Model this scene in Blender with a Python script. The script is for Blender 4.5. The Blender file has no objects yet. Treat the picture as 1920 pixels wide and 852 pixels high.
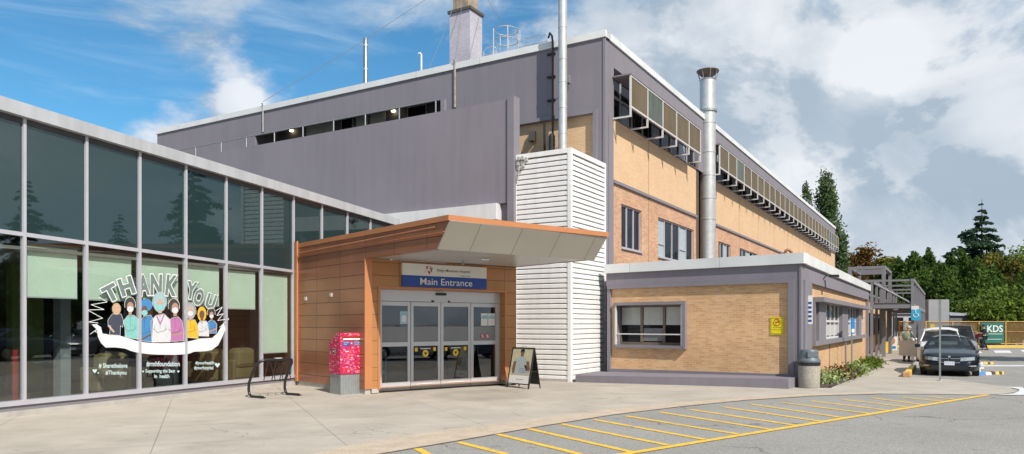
import bpy, math, random
import numpy as np
from mathutils import Vector, Matrix
random.seed(7); RNG = np.random.default_rng(11)
R = math.radians
sc = bpy.context.scene
col = sc.collection

# ------------------------------------------------------------ camera
FPX, CX, HY, HC = 1370.0, 960.0, 607.0, 1.65
cam = bpy.data.cameras.new('camera'); cam_o = bpy.data.objects.new('camera', cam); col.objects.link(cam_o)
cam_o.location = (0, 0, HC); cam_o.rotation_euler = (R(90), 0, 0)
cam.sensor_width = 36; cam.lens = FPX / 1920 * 36; cam.shift_y = (HY - 426) / 1920; cam.clip_end = 6000; cam.clip_start = .1
sc.camera = cam_o

# ------------------------------------------------------------ light
SUN_AZ, SUN_EL = 150.0, 42.0
sd = bpy.data.lights.new('sun', 'SUN'); sd.energy = 4.3; sd.angle = R(.6); sd.color = (1, .95, .87)
so = bpy.data.objects.new('sun', sd); col.objects.link(so)
sv = Vector((math.sin(R(SUN_AZ)) * math.cos(R(SUN_EL)), math.cos(R(SUN_AZ)) * math.cos(R(SUN_EL)), math.sin(R(SUN_EL))))
so.rotation_euler = sv.to_track_quat('Z', 'Y').to_euler(); so.location = (20, -20, 40)
sc.view_settings.view_transform = 'Standard'; sc.view_settings.look = 'None'; sc.view_settings.gamma = 1
sc.view_settings.exposure = 0.32

world = bpy.data.worlds.new('World'); sc.world = world; world.use_nodes = True
def build_world():
    nt = world.node_tree; N = nt.nodes; L = nt.links; N.clear()
    out = N.new('ShaderNodeOutputWorld')
    sky = N.new('ShaderNodeTexSky'); sky.sky_type = 'NISHITA'; sky.sun_disc = False
    sky.sun_elevation = R(SUN_EL); sky.sun_rotation = R(SUN_AZ); sky.air_density = 1.0; sky.dust_density = .6; sky.ozone_density = 2.0
    tc = N.new('ShaderNodeTexCoord')
    def val(x):
        return x
    def m(op, a, b=None, c=None, clamp=False):
        n = N.new('ShaderNodeMath'); n.operation = op; n.use_clamp = clamp
        for i, x in enumerate((a, b, c)):
            if x is None: continue
            if isinstance(x, (int, float)): n.inputs[i].default_value = x
            else: L.new(x, n.inputs[i])
        return n.outputs[0]
    def vadd(v, d):
        n = N.new('ShaderNodeVectorMath'); n.operation = 'ADD'; L.new(v, n.inputs[0]); n.inputs[1].default_value = d; return n.outputs[0]
    def vmul(v, d):
        n = N.new('ShaderNodeVectorMath'); n.operation = 'MULTIPLY'; L.new(v, n.inputs[0]); n.inputs[1].default_value = d; return n.outputs[0]
    def noise(v, s, det, rough=.55, dist=0.0):
        n = N.new('ShaderNodeTexNoise'); L.new(v, n.inputs['Vector']); n.inputs['Scale'].default_value = s
        n.inputs['Detail'].default_value = det; n.inputs['Roughness'].default_value = rough; n.inputs['Distortion'].default_value = dist
        return n.outputs['Fac']
    def sstep(x, a, b):
        n = N.new('ShaderNodeMapRange'); n.interpolation_type = 'SMOOTHSTEP'; L.new(x, n.inputs['Value'])
        n.inputs['From Min'].default_value = a; n.inputs['From Max'].default_value = b; return n.outputs['Result']
    def blob(v, x, y, rad):           # a soft lump of cloud round one direction of the sky
        d = Vector(((x - CX) / FPX, 1, (HY - y) / FPX)).normalized()
        n = N.new('ShaderNodeVectorMath'); n.operation = 'DISTANCE'; L.new(v, n.inputs[0]); n.inputs[1].default_value = d
        return sstep(n.outputs['Value'], rad, 0.0)
    gen = tc.outputs['Generated']
    blobs = [(480, 180, .060, .17), (435, 200, .06, .12), (250, 255, .09, .14), (1640, 110, .10, .20), (1480, 190, .17, .14), (1880, 225, .09, .17),
             (1560, 330, .22, .16), (1830, 310, .15, .17), (330, 235, .06, .12), (1250, 170, .12, .07)]
    def dens(v, det=9):
        w = vmul(v, (1, 1, 1.5))
        d = noise(w, 4.6, det, .60, .30)
        for x, y, r_, a in blobs:
            d = m('ADD', d, m('MULTIPLY', blob(v, x, y, r_), a))
        return d
    sep = N.new('ShaderNodeSeparateXYZ'); L.new(gen, sep.inputs[0])
    D = dens(gen)
    lit = dens(vadd(gen, (.022, -.01, .038)), 7)
    # overcast to the right of the view and behind it, open blue to the left
    az = m('DIVIDE', sep.outputs['X'], m('ADD', m('ABSOLUTE', sep.outputs['Y']), .05))
    cover = sstep(az, .0, .30)
    back = sstep(sep.outputs['Y'], .35, -.2)
    cover = m('MAXIMUM', cover, m('MULTIPLY', back, .45))
    dd = m('ADD', m('SUBTRACT', D, .03), m('MULTIPLY', cover, .15))
    mask = sstep(dd, .48, .66)
    mask = m('MULTIPLY', mask, .92)
    # thin streaks
    wv = vmul(gen, (1.3, 1.3, 7.0))
    wis = sstep(noise(wv, 2.1, 8, .62, .6), .42, .78)
    wis = m('MULTIPLY', wis, .62)
    veil = m('MULTIPLY', cover, .90)
    light = sstep(m('SUBTRACT', D, lit), -.05, .07)
    big = noise(vmul(gen, (1, 1, 1.6)), 3.4, 8, .58, .5)
    glow = m('MULTIPLY', blob(gen, 1640, 110, .09), .50)
    for x_, y_, r_, a_ in ((1440, 350, .10, .30), (1890, 225, .08, .40), (478, 180, .08, .6), (1420, 110, .08, .2), (250, 250, .10, .4), (1560, 300, .08, .2)): glow = m('ADD', glow, m('MULTIPLY', blob(gen, x_, y_, r_), a_))
    shade = m('ADD', m('MULTIPLY', blob(gen, 1690, 265, .09), .38), m('MULTIPLY', blob(gen, 1870, 320, .11), .38))
    shade = m('ADD', shade, m('MULTIPLY', blob(gen, 1480, 420, .2), .10))
    light2 = m('SUBTRACT', m('ADD', m('ADD', m('MULTIPLY', light, .50), m('MULTIPLY', glow, sstep(D, .50, .72))), m('MULTIPLY', sstep(big, .42, .66), .55)), m('ADD', shade, m('MULTIPLY', sstep(sep.outputs['Z'], .22, .45), .22)), clamp=True)
    def mixc(f, a, b):
        n = N.new('ShaderNodeMix'); n.data_type = 'RGBA'
        if isinstance(f, float): n.inputs[0].default_value = f
        else: L.new(f, n.inputs[0])
        for i, c in ((6, a), (7, b)):
            if isinstance(c, tuple): n.inputs[i].default_value = (*c, 1)
            else: L.new(c, n.inputs[i])
        return n.outputs[2]
    tint = N.new('ShaderNodeMix'); tint.data_type = 'RGBA'; tint.blend_type = 'MULTIPLY'; tint.inputs[0].default_value = 1
    L.new(sky.outputs[0], tint.inputs[6]); tint.inputs[7].default_value = (.46, .93, 1.08, 1)
    bs = N.new('ShaderNodeBackground'); L.new(tint.outputs[2], bs.inputs[0]); bs.inputs[1].default_value = .105
    veilc = mixc(sstep(noise(vmul(gen, (1, 1, 2.2)), 3.6, 6), .38, .66), (.27, .37, .49), (.43, .53, .64))
    bv = N.new('ShaderNodeBackground'); L.new(veilc, bv.inputs[0])
    bc = N.new('ShaderNodeBackground'); L.new(mixc(light2, (.335, .41, .49), (.72, .74, .77)), bc.inputs[0])
    bw = N.new('ShaderNodeBackground'); bw.inputs[0].default_value = (.50, .64, .78, 1)
    def mixs(f, a, b):
        n = N.new('ShaderNodeMixShader'); L.new(f, n.inputs[0]); L.new(a, n.inputs[1]); L.new(b, n.inputs[2]); return n.outputs[0]
    s = mixs(wis, bs.outputs[0], bw.outputs[0])
    s = mixs(veil, s, bv.outputs[0])
    s = mixs(mask, s, bc.outputs[0])
    L.new(s, out.inputs[0])
build_world()

# ------------------------------------------------------------ mesh helpers
OFF = {}
def gz(X, Y):
    return -.03 * (min(max(Y, 19.0), 25.0) - 19.0)
def gp(x, y, dz=0):
    """ground point seen at a photo pixel"""
    Y = 15.0
    for _ in range(40):
        Y = .5 * Y + .5 * (HC - gz(0, Y) - dz) * FPX / (y - HY)
    return Vector(((x - CX) / FPX * Y, Y, gz(0, Y) + dz))
class Fr:
    """vertical plane: origin P, direction d along it, outward direction n"""
    def __init__(s, P, d, n): s.P = Vector((P[0], P[1], 0)); s.d = Vector((d[0], d[1], 0)); s.n = Vector((n[0], n[1], 0))
    def pt(s, t, o, z): return s.P + s.d * t + s.n * o + Vector((0, 0, z))
    def hit(s, x, y, o=0):
        r = (x - CX) / FPX; P = s.P + s.n * o
        t = (r * P.y - P.x) / (s.d.x - r * s.d.y); Y = P.y + t * s.d.y
        return t, HC + (HY - y) / FPX * Y
    def t(s, x, o=0): return s.hit(x, 0, o)[0]
    def z(s, x, y, o=0): return s.hit(x, y, o)[1]
LOC = Fr((0, 0), (1, 0), (0, 1))
def setp(o, kind=None, label=None, cat=None, group=None):
    if kind: o['kind'] = kind
    if label: o['label'] = label
    if cat: o['category'] = cat
    if group: o['group'] = group
    return o
def thing(name, label, cat, loc=(0, 0, 0), group=None):
    o = bpy.data.objects.new(name, None); o.empty_display_size = .3; col.objects.link(o); o.location = loc
    OFF[o.name] = Vector(loc); return setp(o, None, label, cat, group)
class MB:
    def __init__(s): s.v = []; s.f = []
    def add(s, vs, fs):
        k = len(s.v); s.v += [tuple(v) for v in vs]; s.f += [tuple(i + k for i in f) for f in fs]; return s
    def hexa(s, p): return s.add(p, [(0, 3, 2, 1), (4, 5, 6, 7), (0, 1, 5, 4), (1, 2, 6, 5), (2, 3, 7, 6), (3, 0, 4, 7)])
    def box(s, fr, t0, t1, o0, o1, z0, z1, z0b=None, z1b=None):
        z0b = z0 if z0b is None else z0b; z1b = z1 if z1b is None else z1b
        return s.hexa([fr.pt(t0, o0, z0), fr.pt(t1, o0, z0b), fr.pt(t1, o1, z0b), fr.pt(t0, o1, z0),
                       fr.pt(t0, o0, z1), fr.pt(t1, o0, z1b), fr.pt(t1, o1, z1b), fr.pt(t0, o1, z1)])
    def lbox(s, x0, x1, y0, y1, z0, z1): return s.box(LOC, x0, x1, y0, y1, z0, z1)
    def poly(s, p): return s.add(p, [tuple(range(len(p)))])
    def prism(s, p, e):
        n = len(p); e = Vector(e); q = [Vector(a) for a in p]
        return s.add(q + [a + e for a in q], [tuple(range(n))[::-1], tuple(range(n, 2 * n))] + [(i, (i + 1) % n, n + (i + 1) % n, n + i) for i in range(n)])
    def tube(s, path, r, seg=8, closed=False):
        P = [Vector(p) for p in path]; n = len(P); rs = r if isinstance(r, (list, tuple)) else [r] * n; vs = []; prev = None
        for i, p in enumerate(P):
            a = P[(i - 1) % n] if (closed or i > 0) else p; b = P[(i + 1) % n] if (closed or i < n - 1) else p
            d = (b - a).normalized() if (b - a).length > 1e-9 else Vector((0, 0, 1))
            if prev is None:
                up = Vector((0, 0, 1)) if abs(d.z) < .9 else Vector((1, 0, 0)); x = d.cross(up).normalized()
            else: x = (prev - d * prev.dot(d)); x = x.normalized() if x.length > 1e-6 else d.orthogonal().normalized()
            prev = x; y = d.cross(x)
            vs += [p + (x * math.cos(2 * math.pi * k / seg) + y * math.sin(2 * math.pi * k / seg)) * rs[i] for k in range(seg)]
        fs = []
        for i in range(n if closed else n - 1):
            j = (i + 1) % n
            fs += [(i * seg + k, i * seg + (k + 1) % seg, j * seg + (k + 1) % seg, j * seg + k) for k in range(seg)]
        if not closed: fs += [tuple(range(seg))[::-1], tuple((n - 1) * seg + k for k in range(seg))]
        return s.add(vs, fs)
    def lathe(s, c, prof, seg=20, axis='z'):
        c = Vector(c); vs = []; n = len(prof)
        for r, z in prof:
            for k in range(seg):
                a = 2 * math.pi * k / seg
                q = (r * math.cos(a), r * math.sin(a), z)
                if axis == 'y': q = (q[0], q[2], q[1])
                vs.append(c + Vector(q))
        fs = [(i * seg + k, i * seg + (k + 1) % seg, (i + 1) * seg + (k + 1) % seg, (i + 1) * seg + k) for i in range(n - 1) for k in range(seg)]
        fs += [tuple(range(seg))[::-1], tuple((n - 1) * seg + k for k in range(seg))]
        return s.add(vs, fs)
    def sheet_holes(s, fr, t0, t1, z0, z1, o, holes, depth):
        ts = sorted({t0, t1, *[h[0] for h in holes], *[h[1] for h in holes]}); zs = sorted({z0, z1, *[h[2] for h in holes], *[h[3] for h in holes]})
        for a, b in zip(ts, ts[1:]):
            for c, d in zip(zs, zs[1:]):
                mt, mz = (a + b) / 2, (c + d) / 2
                if any(h[0] < mt < h[1] and h[2] < mz < h[3] for h in holes): continue
                s.poly([fr.pt(a, o, c), fr.pt(b, o, c), fr.pt(b, o, d), fr.pt(a, o, d)])
        for a, b, c, d in holes:
            p = [fr.pt(a, o, c), fr.pt(b, o, c), fr.pt(b, o, d), fr.pt(a, o, d)]; q = [fr.pt(a, o - depth, c), fr.pt(b, o - depth, c), fr.pt(b, o - depth, d), fr.pt(a, o - depth, d)]
            for i in range(4): j = (i + 1) % 4; s.poly([p[i], p[j], q[j], q[i]])
        return s
    def build(s, name, mt, parent=None, smooth=False, bevel=0, label=None):
        off = OFF.get(parent.name, Vector()) if parent else Vector()
        me = bpy.data.meshes.new(name)
        me.from_pydata([tuple(Vector(v) - off) for v in s.v], [], s.f)
        uvs = me.uv_layers.new(name='UVMap'); me.update()
        wv = [Vector(v) for v in s.v]
        for p in me.polygons:
            n = p.normal; flat = abs(n.z) > .75
            tx = Vector((-n.y, n.x, 0)); tx = tx.normalized() if tx.length > 1e-6 else Vector((1, 0, 0))
            if tx.x + tx.y * .3 < 0: tx = -tx
            for li in p.loop_indices:
                v = wv[me.loops[li].vertex_index]
                uvs.data[li].uv = (v.x, v.y) if flat else (v.dot(tx), v.z)
        if smooth:
            me.shade_smooth()
            try: me.set_sharp_from_angle(angle=R(40))
            except Exception: pass
        if mt: me.materials.append(mt)
        o = bpy.data.objects.new(name, me); col.objects.link(o)
        if parent: o.parent = parent
        OFF[o.name] = off
        if bevel:
            b = o.modifiers.new('bevel', 'BEVEL'); b.width = bevel; b.segments = 2; b.limit_method = 'ANGLE'; b.angle_limit = R(40)
        if label: o['label'] = label
        return o
    def single(s, name, mt, label, cat, group=None, kind=None, **kw):
        """top-level thing that is one mesh, origin at its base"""
        xs, ys, zs = zip(*s.v); L = Vector(((min(xs) + max(xs)) / 2, (min(ys) + max(ys)) / 2, min(zs)))
        if kind == 'structure': L = Vector()
        o = s._build_at(name, mt, L, **kw)
        return setp(o, kind, label, cat, group)
    def _build_at(s, name, mt, L, **kw):
        tmp = bpy.data.objects.new('tmp_anchor', None); OFF[tmp.name] = L
        o = s.build(name, mt, tmp, **kw); o.parent = None; o.location = L; bpy.data.objects.remove(tmp); return o
def kids(o): return [c for c in col.objects if c.parent == o]
def copy_tree(o, parent=None):
    c = o.copy(); col.objects.link(c); c.parent = parent
    for ch in kids(o): copy_tree(ch, c)
    return c

# ------------------------------------------------------------ materials
MATS = {}
def mat(name, c, rough=.7, metal=0.0, var=.12, vs=3.0, bump=0.0, bs=60.0, spec=.5, streak=0.0, coat=0.0, emit=0, detail=5, speck=0.0):
    if name in MATS: return MATS[name]
    m = bpy.data.materials.new(name); m.use_nodes = True; nt = m.node_tree; N = nt.nodes; L = nt.links
    b = N['Principled BSDF']; b.inputs['Roughness'].default_value = rough; b.inputs['Metallic'].default_value = metal
    b.inputs['Specular IOR Level'].default_value = spec; b.inputs['Coat Weight'].default_value = coat
    tc = N.new('ShaderNodeNewGeometry')
    if var or streak or speck:
        n = N.new('ShaderNodeTexNoise'); n.inputs['Scale'].default_value = vs; n.inputs['Detail'].default_value = detail; L.new(tc.outputs['Position'], n.inputs['Vector'])
        mr = N.new('ShaderNodeMapRange'); L.new(n.outputs['Fac'], mr.inputs[0]); mr.inputs['From Min'].default_value = .3; mr.inputs['From Max'].default_value = .7
        mr.inputs['To Min'].default_value = 1 - var; mr.inputs['To Max'].default_value = 1 + var
        last = mr.outputs[0]
        if streak:
            mp = N.new('ShaderNodeMapping'); L.new(tc.outputs['Position'], mp.inputs[0]); mp.inputs['Scale'].default_value = (3.1, 3.1, .22)
            n2 = N.new('ShaderNodeTexNoise'); n2.inputs['Scale'].default_value = 1.5; n2.inputs['Detail'].default_value = 7; L.new(mp.outputs[0], n2.inputs['Vector'])
            m2 = N.new('ShaderNodeMapRange'); L.new(n2.outputs['Fac'], m2.inputs[0]); m2.inputs['From Min'].default_value = .35; m2.inputs['From Max'].default_value = .62
            m2.inputs['To Min'].default_value = 1 - streak; m2.inputs['To Max'].default_value = 1.0
            mm = N.new('ShaderNodeMath'); mm.operation = 'MULTIPLY'; L.new(last, mm.inputs[0]); L.new(m2.outputs[0], mm.inputs[1]); last = mm.outputs[0]
        if speck:
            n3 = N.new('ShaderNodeTexNoise'); n3.inputs['Scale'].default_value = 70; n3.inputs['Detail'].default_value = 3; L.new(tc.outputs['Position'], n3.inputs['Vector'])
            m3 = N.new('ShaderNodeMapRange'); L.new(n3.outputs['Fac'], m3.inputs[0]); m3.inputs['From Min'].default_value = .3; m3.inputs['From Max'].default_value = .7
            m3.inputs['To Min'].default_value = 1 - speck; m3.inputs['To Max'].default_value = 1 + speck
            mm = N.new('ShaderNodeMath'); mm.operation = 'MULTIPLY'; L.new(last, mm.inputs[0]); L.new(m3.outputs[0], mm.inputs[1]); last = mm.outputs[0]
        vm = N.new('ShaderNodeVectorMath'); vm.operation = 'SCALE'; vm.inputs[0].default_value = c; L.new(last, vm.inputs['Scale'])
        L.new(vm.outputs[0], b.inputs['Base Color'])
    else: b.inputs['Base Color'].default_value = (*c, 1)
    if bump:
        n = N.new('ShaderNodeTexNoise'); n.inputs['Scale'].default_value = bs; n.inputs['Detail'].default_value = 4; L.new(tc.outputs['Position'], n.inputs['Vector'])
        bp = N.new('ShaderNodeBump'); bp.inputs['Strength'].default_value = bump; bp.inputs['Distance'].default_value = .01
        L.new(n.outputs['Fac'], bp.inputs['Height']); L.new(bp.outputs[0], b.inputs['Normal'])
    if emit:
        b.inputs['Emission Color'].default_value = (*c, 1); b.inputs['Emission Strength'].default_value = emit
    MATS[name] = m; return m
def brick(name, c1, c2, cm, w=.23, h=.078, mort=.009, var=.25, off=.5, rough=.85, bump=.5, big=.12, bias=0.0, effl=0.0, metal=0):
    m = bpy.data.materials.new(name); m.use_nodes = True; nt = m.node_tree; N = nt.nodes; L = nt.links; b = N['Principled BSDF']
    uv = N.new('ShaderNodeTexCoord')
    t = N.new('ShaderNodeTexBrick'); L.new(uv.outputs['UV'], t.inputs['Vector']); t.inputs['Scale'].default_value = 1
    t.inputs['Brick Width'].default_value = w; t.inputs['Row Height'].default_value = h; t.inputs['Mortar Size'].default_value = mort
    t.inputs['Color1'].default_value = (*c1, 1); t.inputs['Color2'].default_value = (*c2, 1); t.inputs['Mortar'].default_value = (*cm, 1)
    t.inputs['Bias'].default_value = bias; t.offset = off; t.inputs['Mortar Smooth'].default_value = .2
    n = N.new('ShaderNodeTexNoise'); n.inputs['Scale'].default_value = 1.1; n.inputs['Detail'].default_value = 7; g = N.new('ShaderNodeNewGeometry'); L.new(g.outputs['Position'], n.inputs['Vector'])
    mr = N.new('ShaderNodeMapRange'); L.new(n.outputs['Fac'], mr.inputs[0]); mr.inputs['From Min'].default_value = .3; mr.inputs['From Max'].default_value = .7
    mr.inputs['To Min'].default_value = 1 - big; mr.inputs['To Max'].default_value = 1 + big
    vm = N.new('ShaderNodeVectorMath'); vm.operation = 'SCALE'; L.new(t.outputs['Color'], vm.inputs[0]); L.new(mr.outputs[0], vm.inputs['Scale'])
    last = vm.outputs[0]
    if effl:
        mp = N.new('ShaderNodeMapping'); mp.inputs['Scale'].default_value = (2.2, 2.2, .5); L.new(g.outputs['Position'], mp.inputs[0])
        n2 = N.new('ShaderNodeTexNoise'); n2.inputs['Scale'].default_value = 1.3; n2.inputs['Detail'].default_value = 8; L.new(mp.outputs[0], n2.inputs['Vector'])
        m2 = N.new('ShaderNodeMapRange'); L.new(n2.outputs['Fac'], m2.inputs[0]); m2.inputs['From Min'].default_value = .56; m2.inputs['From Max'].default_value = .78; m2.inputs['To Max'].default_value = effl
        mx = N.new('ShaderNodeMix'); mx.data_type = 'RGBA'; L.new(m2.outputs[0], mx.inputs[0]); L.new(last, mx.inputs[6]); mx.inputs[7].default_value = (.55, .48, .42, 1); last = mx.outputs[2]
    L.new(last, b.inputs['Base Color']); b.inputs['Roughness'].default_value = rough; b.inputs['Metallic'].default_value = metal
    bp = N.new('ShaderNodeBump'); bp.inputs['Strength'].default_value = bump; bp.inputs['Distance'].default_value = .008; bp.invert = True
    L.new(t.outputs['Fac'], bp.inputs['Height']); L.new(bp.outputs[0], b.inputs['Normal'])
    MATS[name] = m; return m
def glass(name, tint, refl, c=(1, 1, 1), base=None, rough=.015, wav=.0, fk=.9):
    """pane: part seen through (or a dark body when base is set), part mirrored"""
    m = bpy.data.materials.new(name); m.use_nodes = True; nt = m.node_tree; N = nt.nodes; L = nt.links; N.remove(N['Principled BSDF'])
    out = N['Material Output']; g = N.new('ShaderNodeBsdfGlossy'); g.inputs['Roughness'].default_value = rough; g.inputs['Color'].default_value = (*c, 1)
    if base: a = N.new('ShaderNodeBsdfDiffuse'); a.inputs[0].default_value = (*base, 1)
    else: a = N.new('ShaderNodeBsdfTransparent'); a.inputs[0].default_value = (*tint, 1)
    lw = N.new('ShaderNodeFresnel'); bg = N.new('ShaderNodeNewGeometry'); im = N.new('ShaderNodeMath'); im.operation = 'MULTIPLY_ADD'; L.new(bg.outputs['Backfacing'], im.inputs[0]); im.inputs[1].default_value = 1 / 1.5 - 1.5; im.inputs[2].default_value = 1.5; L.new(im.outputs[0], lw.inputs[0])
    f = N.new('ShaderNodeMath'); f.operation = 'MULTIPLY_ADD'; L.new(lw.outputs[0], f.inputs[0]); f.inputs[1].default_value = fk; f.inputs[2].default_value = refl; f.use_clamp = True
    if wav:
        n = N.new('ShaderNodeTexNoise'); n.inputs['Scale'].default_value = 1.3; geo = N.new('ShaderNodeNewGeometry'); L.new(geo.outputs['Position'], n.inputs['Vector'])
        bp = N.new('ShaderNodeBump'); bp.inputs['Strength'].default_value = wav; bp.inputs['Distance'].default_value = .01; L.new(n.outputs['Fac'], bp.inputs['Height']); L.new(bp.outputs[0], g.inputs['Normal'])
    mx = N.new('ShaderNodeMixShader'); L.new(f.outputs[0], mx.inputs[0]); L.new(a.outputs[0], mx.inputs[1]); L.new(g.outputs[0], mx.inputs[2]); L.new(mx.outputs[0], out.inputs[0])
    MATS[name] = m; return m
def worn(m, under, lo=.56, hi=.66, sc_=7.0):
    """paint worn through to what lies under it"""
    nt = m.node_tree; N = nt.nodes; L = nt.links; b = N['Principled BSDF']; src = b.inputs['Base Color'].links[0].from_socket
    g = N.new('ShaderNodeNewGeometry'); n = N.new('ShaderNodeTexNoise'); n.inputs['Scale'].default_value = sc_; n.inputs['Detail'].default_value = 10; n.inputs['Roughness'].default_value = .7; L.new(g.outputs['Position'], n.inputs['Vector'])
    r = N.new('ShaderNodeMapRange'); L.new(n.outputs['Fac'], r.inputs[0]); r.inputs['From Min'].default_value = lo; r.inputs['From Max'].default_value = hi
    mx = N.new('ShaderNodeMix'); mx.data_type = 'RGBA'; L.new(r.outputs[0], mx.inputs[0]); L.new(src, mx.inputs[6]); mx.inputs[7].default_value = (*under, 1); L.new(mx.outputs[2], b.inputs['Base Color']); return m
def cracked(m, scale=.45, width=.006, dark=.45, lo=.5):
    """thin wandering cracks"""
    nt = m.node_tree; N = nt.nodes; L = nt.links; b = N['Principled BSDF']; src = b.inputs['Base Color'].links[0].from_socket
    g = N.new('ShaderNodeNewGeometry'); n = N.new('ShaderNodeTexNoise'); n.inputs['Scale'].default_value = 1.7; n.inputs['Detail'].default_value = 6; L.new(g.outputs['Position'], n.inputs['Vector'])
    a = N.new('ShaderNodeVectorMath'); a.operation = 'SCALE'; L.new(n.outputs['Color'], a.inputs[0]); a.inputs['Scale'].default_value = .9
    p = N.new('ShaderNodeVectorMath'); p.operation = 'ADD'; L.new(g.outputs['Position'], p.inputs[0]); L.new(a.outputs[0], p.inputs[1])
    v = N.new('ShaderNodeTexVoronoi'); v.feature = 'DISTANCE_TO_EDGE'; v.inputs['Scale'].default_value = scale; L.new(p.outputs[0], v.inputs['Vector'])
    r = N.new('ShaderNodeMapRange'); L.new(v.outputs['Distance'], r.inputs[0]); r.inputs['From Min'].default_value = width * .4; r.inputs['From Max'].default_value = width; r.inputs['To Min'].default_value = 1; r.inputs['To Max'].default_value = 0
    n2 = N.new('ShaderNodeTexNoise'); n2.inputs['Scale'].default_value = .35; L.new(g.outputs['Position'], n2.inputs['Vector'])
    r2 = N.new('ShaderNodeMapRange'); L.new(n2.outputs['Fac'], r2.inputs[0]); r2.inputs['From Min'].default_value = lo; r2.inputs['From Max'].default_value = lo + .06
    q = N.new('ShaderNodeMath'); q.operation = 'MULTIPLY'; L.new(r.outputs[0], q.inputs[0]); L.new(r2.outputs[0], q.inputs[1]); q2 = N.new('ShaderNodeMath'); q2.operation = 'MULTIPLY_ADD'; L.new(q.outputs[0], q2.inputs[0]); q2.inputs[1].default_value = -dark; q2.inputs[2].default_value = 1
    vm = N.new('ShaderNodeVectorMath'); vm.operation = 'SCALE'; L.new(src, vm.inputs[0]); L.new(q2.outputs[0], vm.inputs['Scale']); L.new(vm.outputs[0], b.inputs['Base Color']); return m
def leafmat(name, c1, c2, trans=.25):
    m = bpy.data.materials.new(name); m.use_nodes = True; nt = m.node_tree; N = nt.nodes; L = nt.links; N.remove(N['Principled BSDF'])
    g = N.new('ShaderNodeNewGeometry'); n = N.new('ShaderNodeTexNoise'); n.inputs['Scale'].default_value = .8; n.inputs['Detail'].default_value = 3; L.new(g.outputs['Position'], n.inputs['Vector'])
    a = N.new('ShaderNodeMath'); a.operation = 'ADD'; L.new(n.outputs['Fac'], a.inputs[0]); 
    ms = N.new('ShaderNodeMath'); ms.operation = 'MULTIPLY_ADD'; L.new(g.outputs['Random Per Island'], ms.inputs[0]); ms.inputs[1].default_value = .6; ms.inputs[2].default_value = -.3; L.new(ms.outputs[0], a.inputs[1])
    mx = N.new('ShaderNodeMix'); mx.data_type = 'RGBA'; L.new(a.outputs[0], mx.inputs[0]); mx.inputs[6].default_value = (*c1, 1); mx.inputs[7].default_value = (*c2, 1)
    d = N.new('ShaderNodeBsdfDiffuse'); L.new(mx.outputs[2], d.inputs[0]); t = N.new('ShaderNodeBsdfTranslucent'); L.new(mx.outputs[2], t.inputs[0])
    ms = N.new('ShaderNodeMixShader'); ms.inputs[0].default_value = trans; L.new(d.outputs[0], ms.inputs[1]); L.new(t.outputs[0], ms.inputs[2]); L.new(ms.outputs[0], N['Material Output'].inputs[0])
    MATS[name] = m; return m

GREY = mat('grey_stucco', (.214, .194, .221), .85, var=.06, vs=.45, bump=.2, bs=90, streak=.065)
GREYT = mat('grey_trim', (.205, .190, .213), .6, var=.05, vs=2)
WHITE = mat('white_cap', (.66, .66, .65), .5, var=.05, vs=2, streak=.08)
LOUV = mat('louver_white', (.80, .79, .77), .45, var=.04, vs=2, streak=.10)
LOBE = mat('lobby_roof_edge', (.43, .44, .46), .5, var=.05, vs=2, streak=.15)
ALU = mat('aluminium', (.48, .47, .51), .42, .2, var=.04)
FRAMEL = mat('light_frame', (.60, .585, .57), .5, var=.04)
GALV = mat('galvanised', (.60, .59, .575), .42, .55, var=.10, vs=5, streak=.15)
STEEL = mat('dull_steel', (.33, .35, .35), .5, .6, var=.12, vs=9)
BLACK = mat('black_paint', (.018, .018, .020), .4, var=.1)
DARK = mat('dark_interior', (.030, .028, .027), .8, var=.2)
CONC = mat('concrete_grey', (.44, .41, .37), .9, var=.10, vs=2.5, bump=.3, bs=40, streak=.15, speck=.05)
CONCB = mat('concrete_kerb', (.36, .335, .30), .9, var=.22, vs=4, bump=.3, bs=60, speck=.1)
WHITEF = brick('white_flashing', (.68, .68, .67), (.64, .64, .635), (.40, .40, .40), w=2.9, h=9, mort=.010, off=0, bump=.4, big=.07, rough=.5)
SOFF = brick('soffit_planks', (.42, .415, .41), (.40, .395, .39), (.24, .235, .23), w=30, h=.12, mort=.006, bump=.4, big=.04, off=0, rough=.35)
BUFF = brick('buff_brick', (.70, .465, .28), (.64, .415, .24), (.50, .36, .22), w=.24, h=.075, mort=.007, big=.04)
BUFF2 = brick('lower_brick', (.58, .33, .195), (.46, .22, .12), (.52, .40, .29), w=.24, h=.075, mort=.008, big=.08)
BUFF3 = brick('wing_brick', (.70, .425, .205), (.54, .285, .13), (.64, .46, .30), w=.20, h=.060, mort=.008, big=.10, effl=.22, bias=-.1)
BUFFS = brick('wing_side_brick', (.60, .355, .175), (.49, .27, .12), (.60, .45, .30), w=.20, h=.060, mort=.008, big=.08)
COPS = brick('copper_cladding', (.36, .155, .085), (.33, .138, .075), (.14, .055, .030), w=1.25, h=.31, mort=.010, off=0, bump=.6, big=.13, rough=.30, metal=.3)
COPF = brick('orange_cladding', (.45, .21, .078), (.42, .19, .068), (.20, .08, .025), w=.8, h=.31, mort=.008, off=0, bump=.5, big=.09, rough=.36, metal=.2)
COPT = mat('copper_trim', (.50, .20, .08), .35, .1, var=.06)
TAN = brick('tan_panels', (.36, .335, .285), (.35, .325, .275), (.13, .12, .10), w=1.1, h=5, mort=.008, off=0, bump=.3, big=.04, rough=.5)
GLU = glass('upper_glass', None, .06, (.72, .80, .82), base=(.020, .040, .042), wav=.07)
GLL = glass('lower_glass', (.82, .88, .84), .11, (.9, .95, .95), wav=.02)
GLD = glass('door_glass', (.50, .52, .53), .085, (.9, .95, 1))
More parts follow.
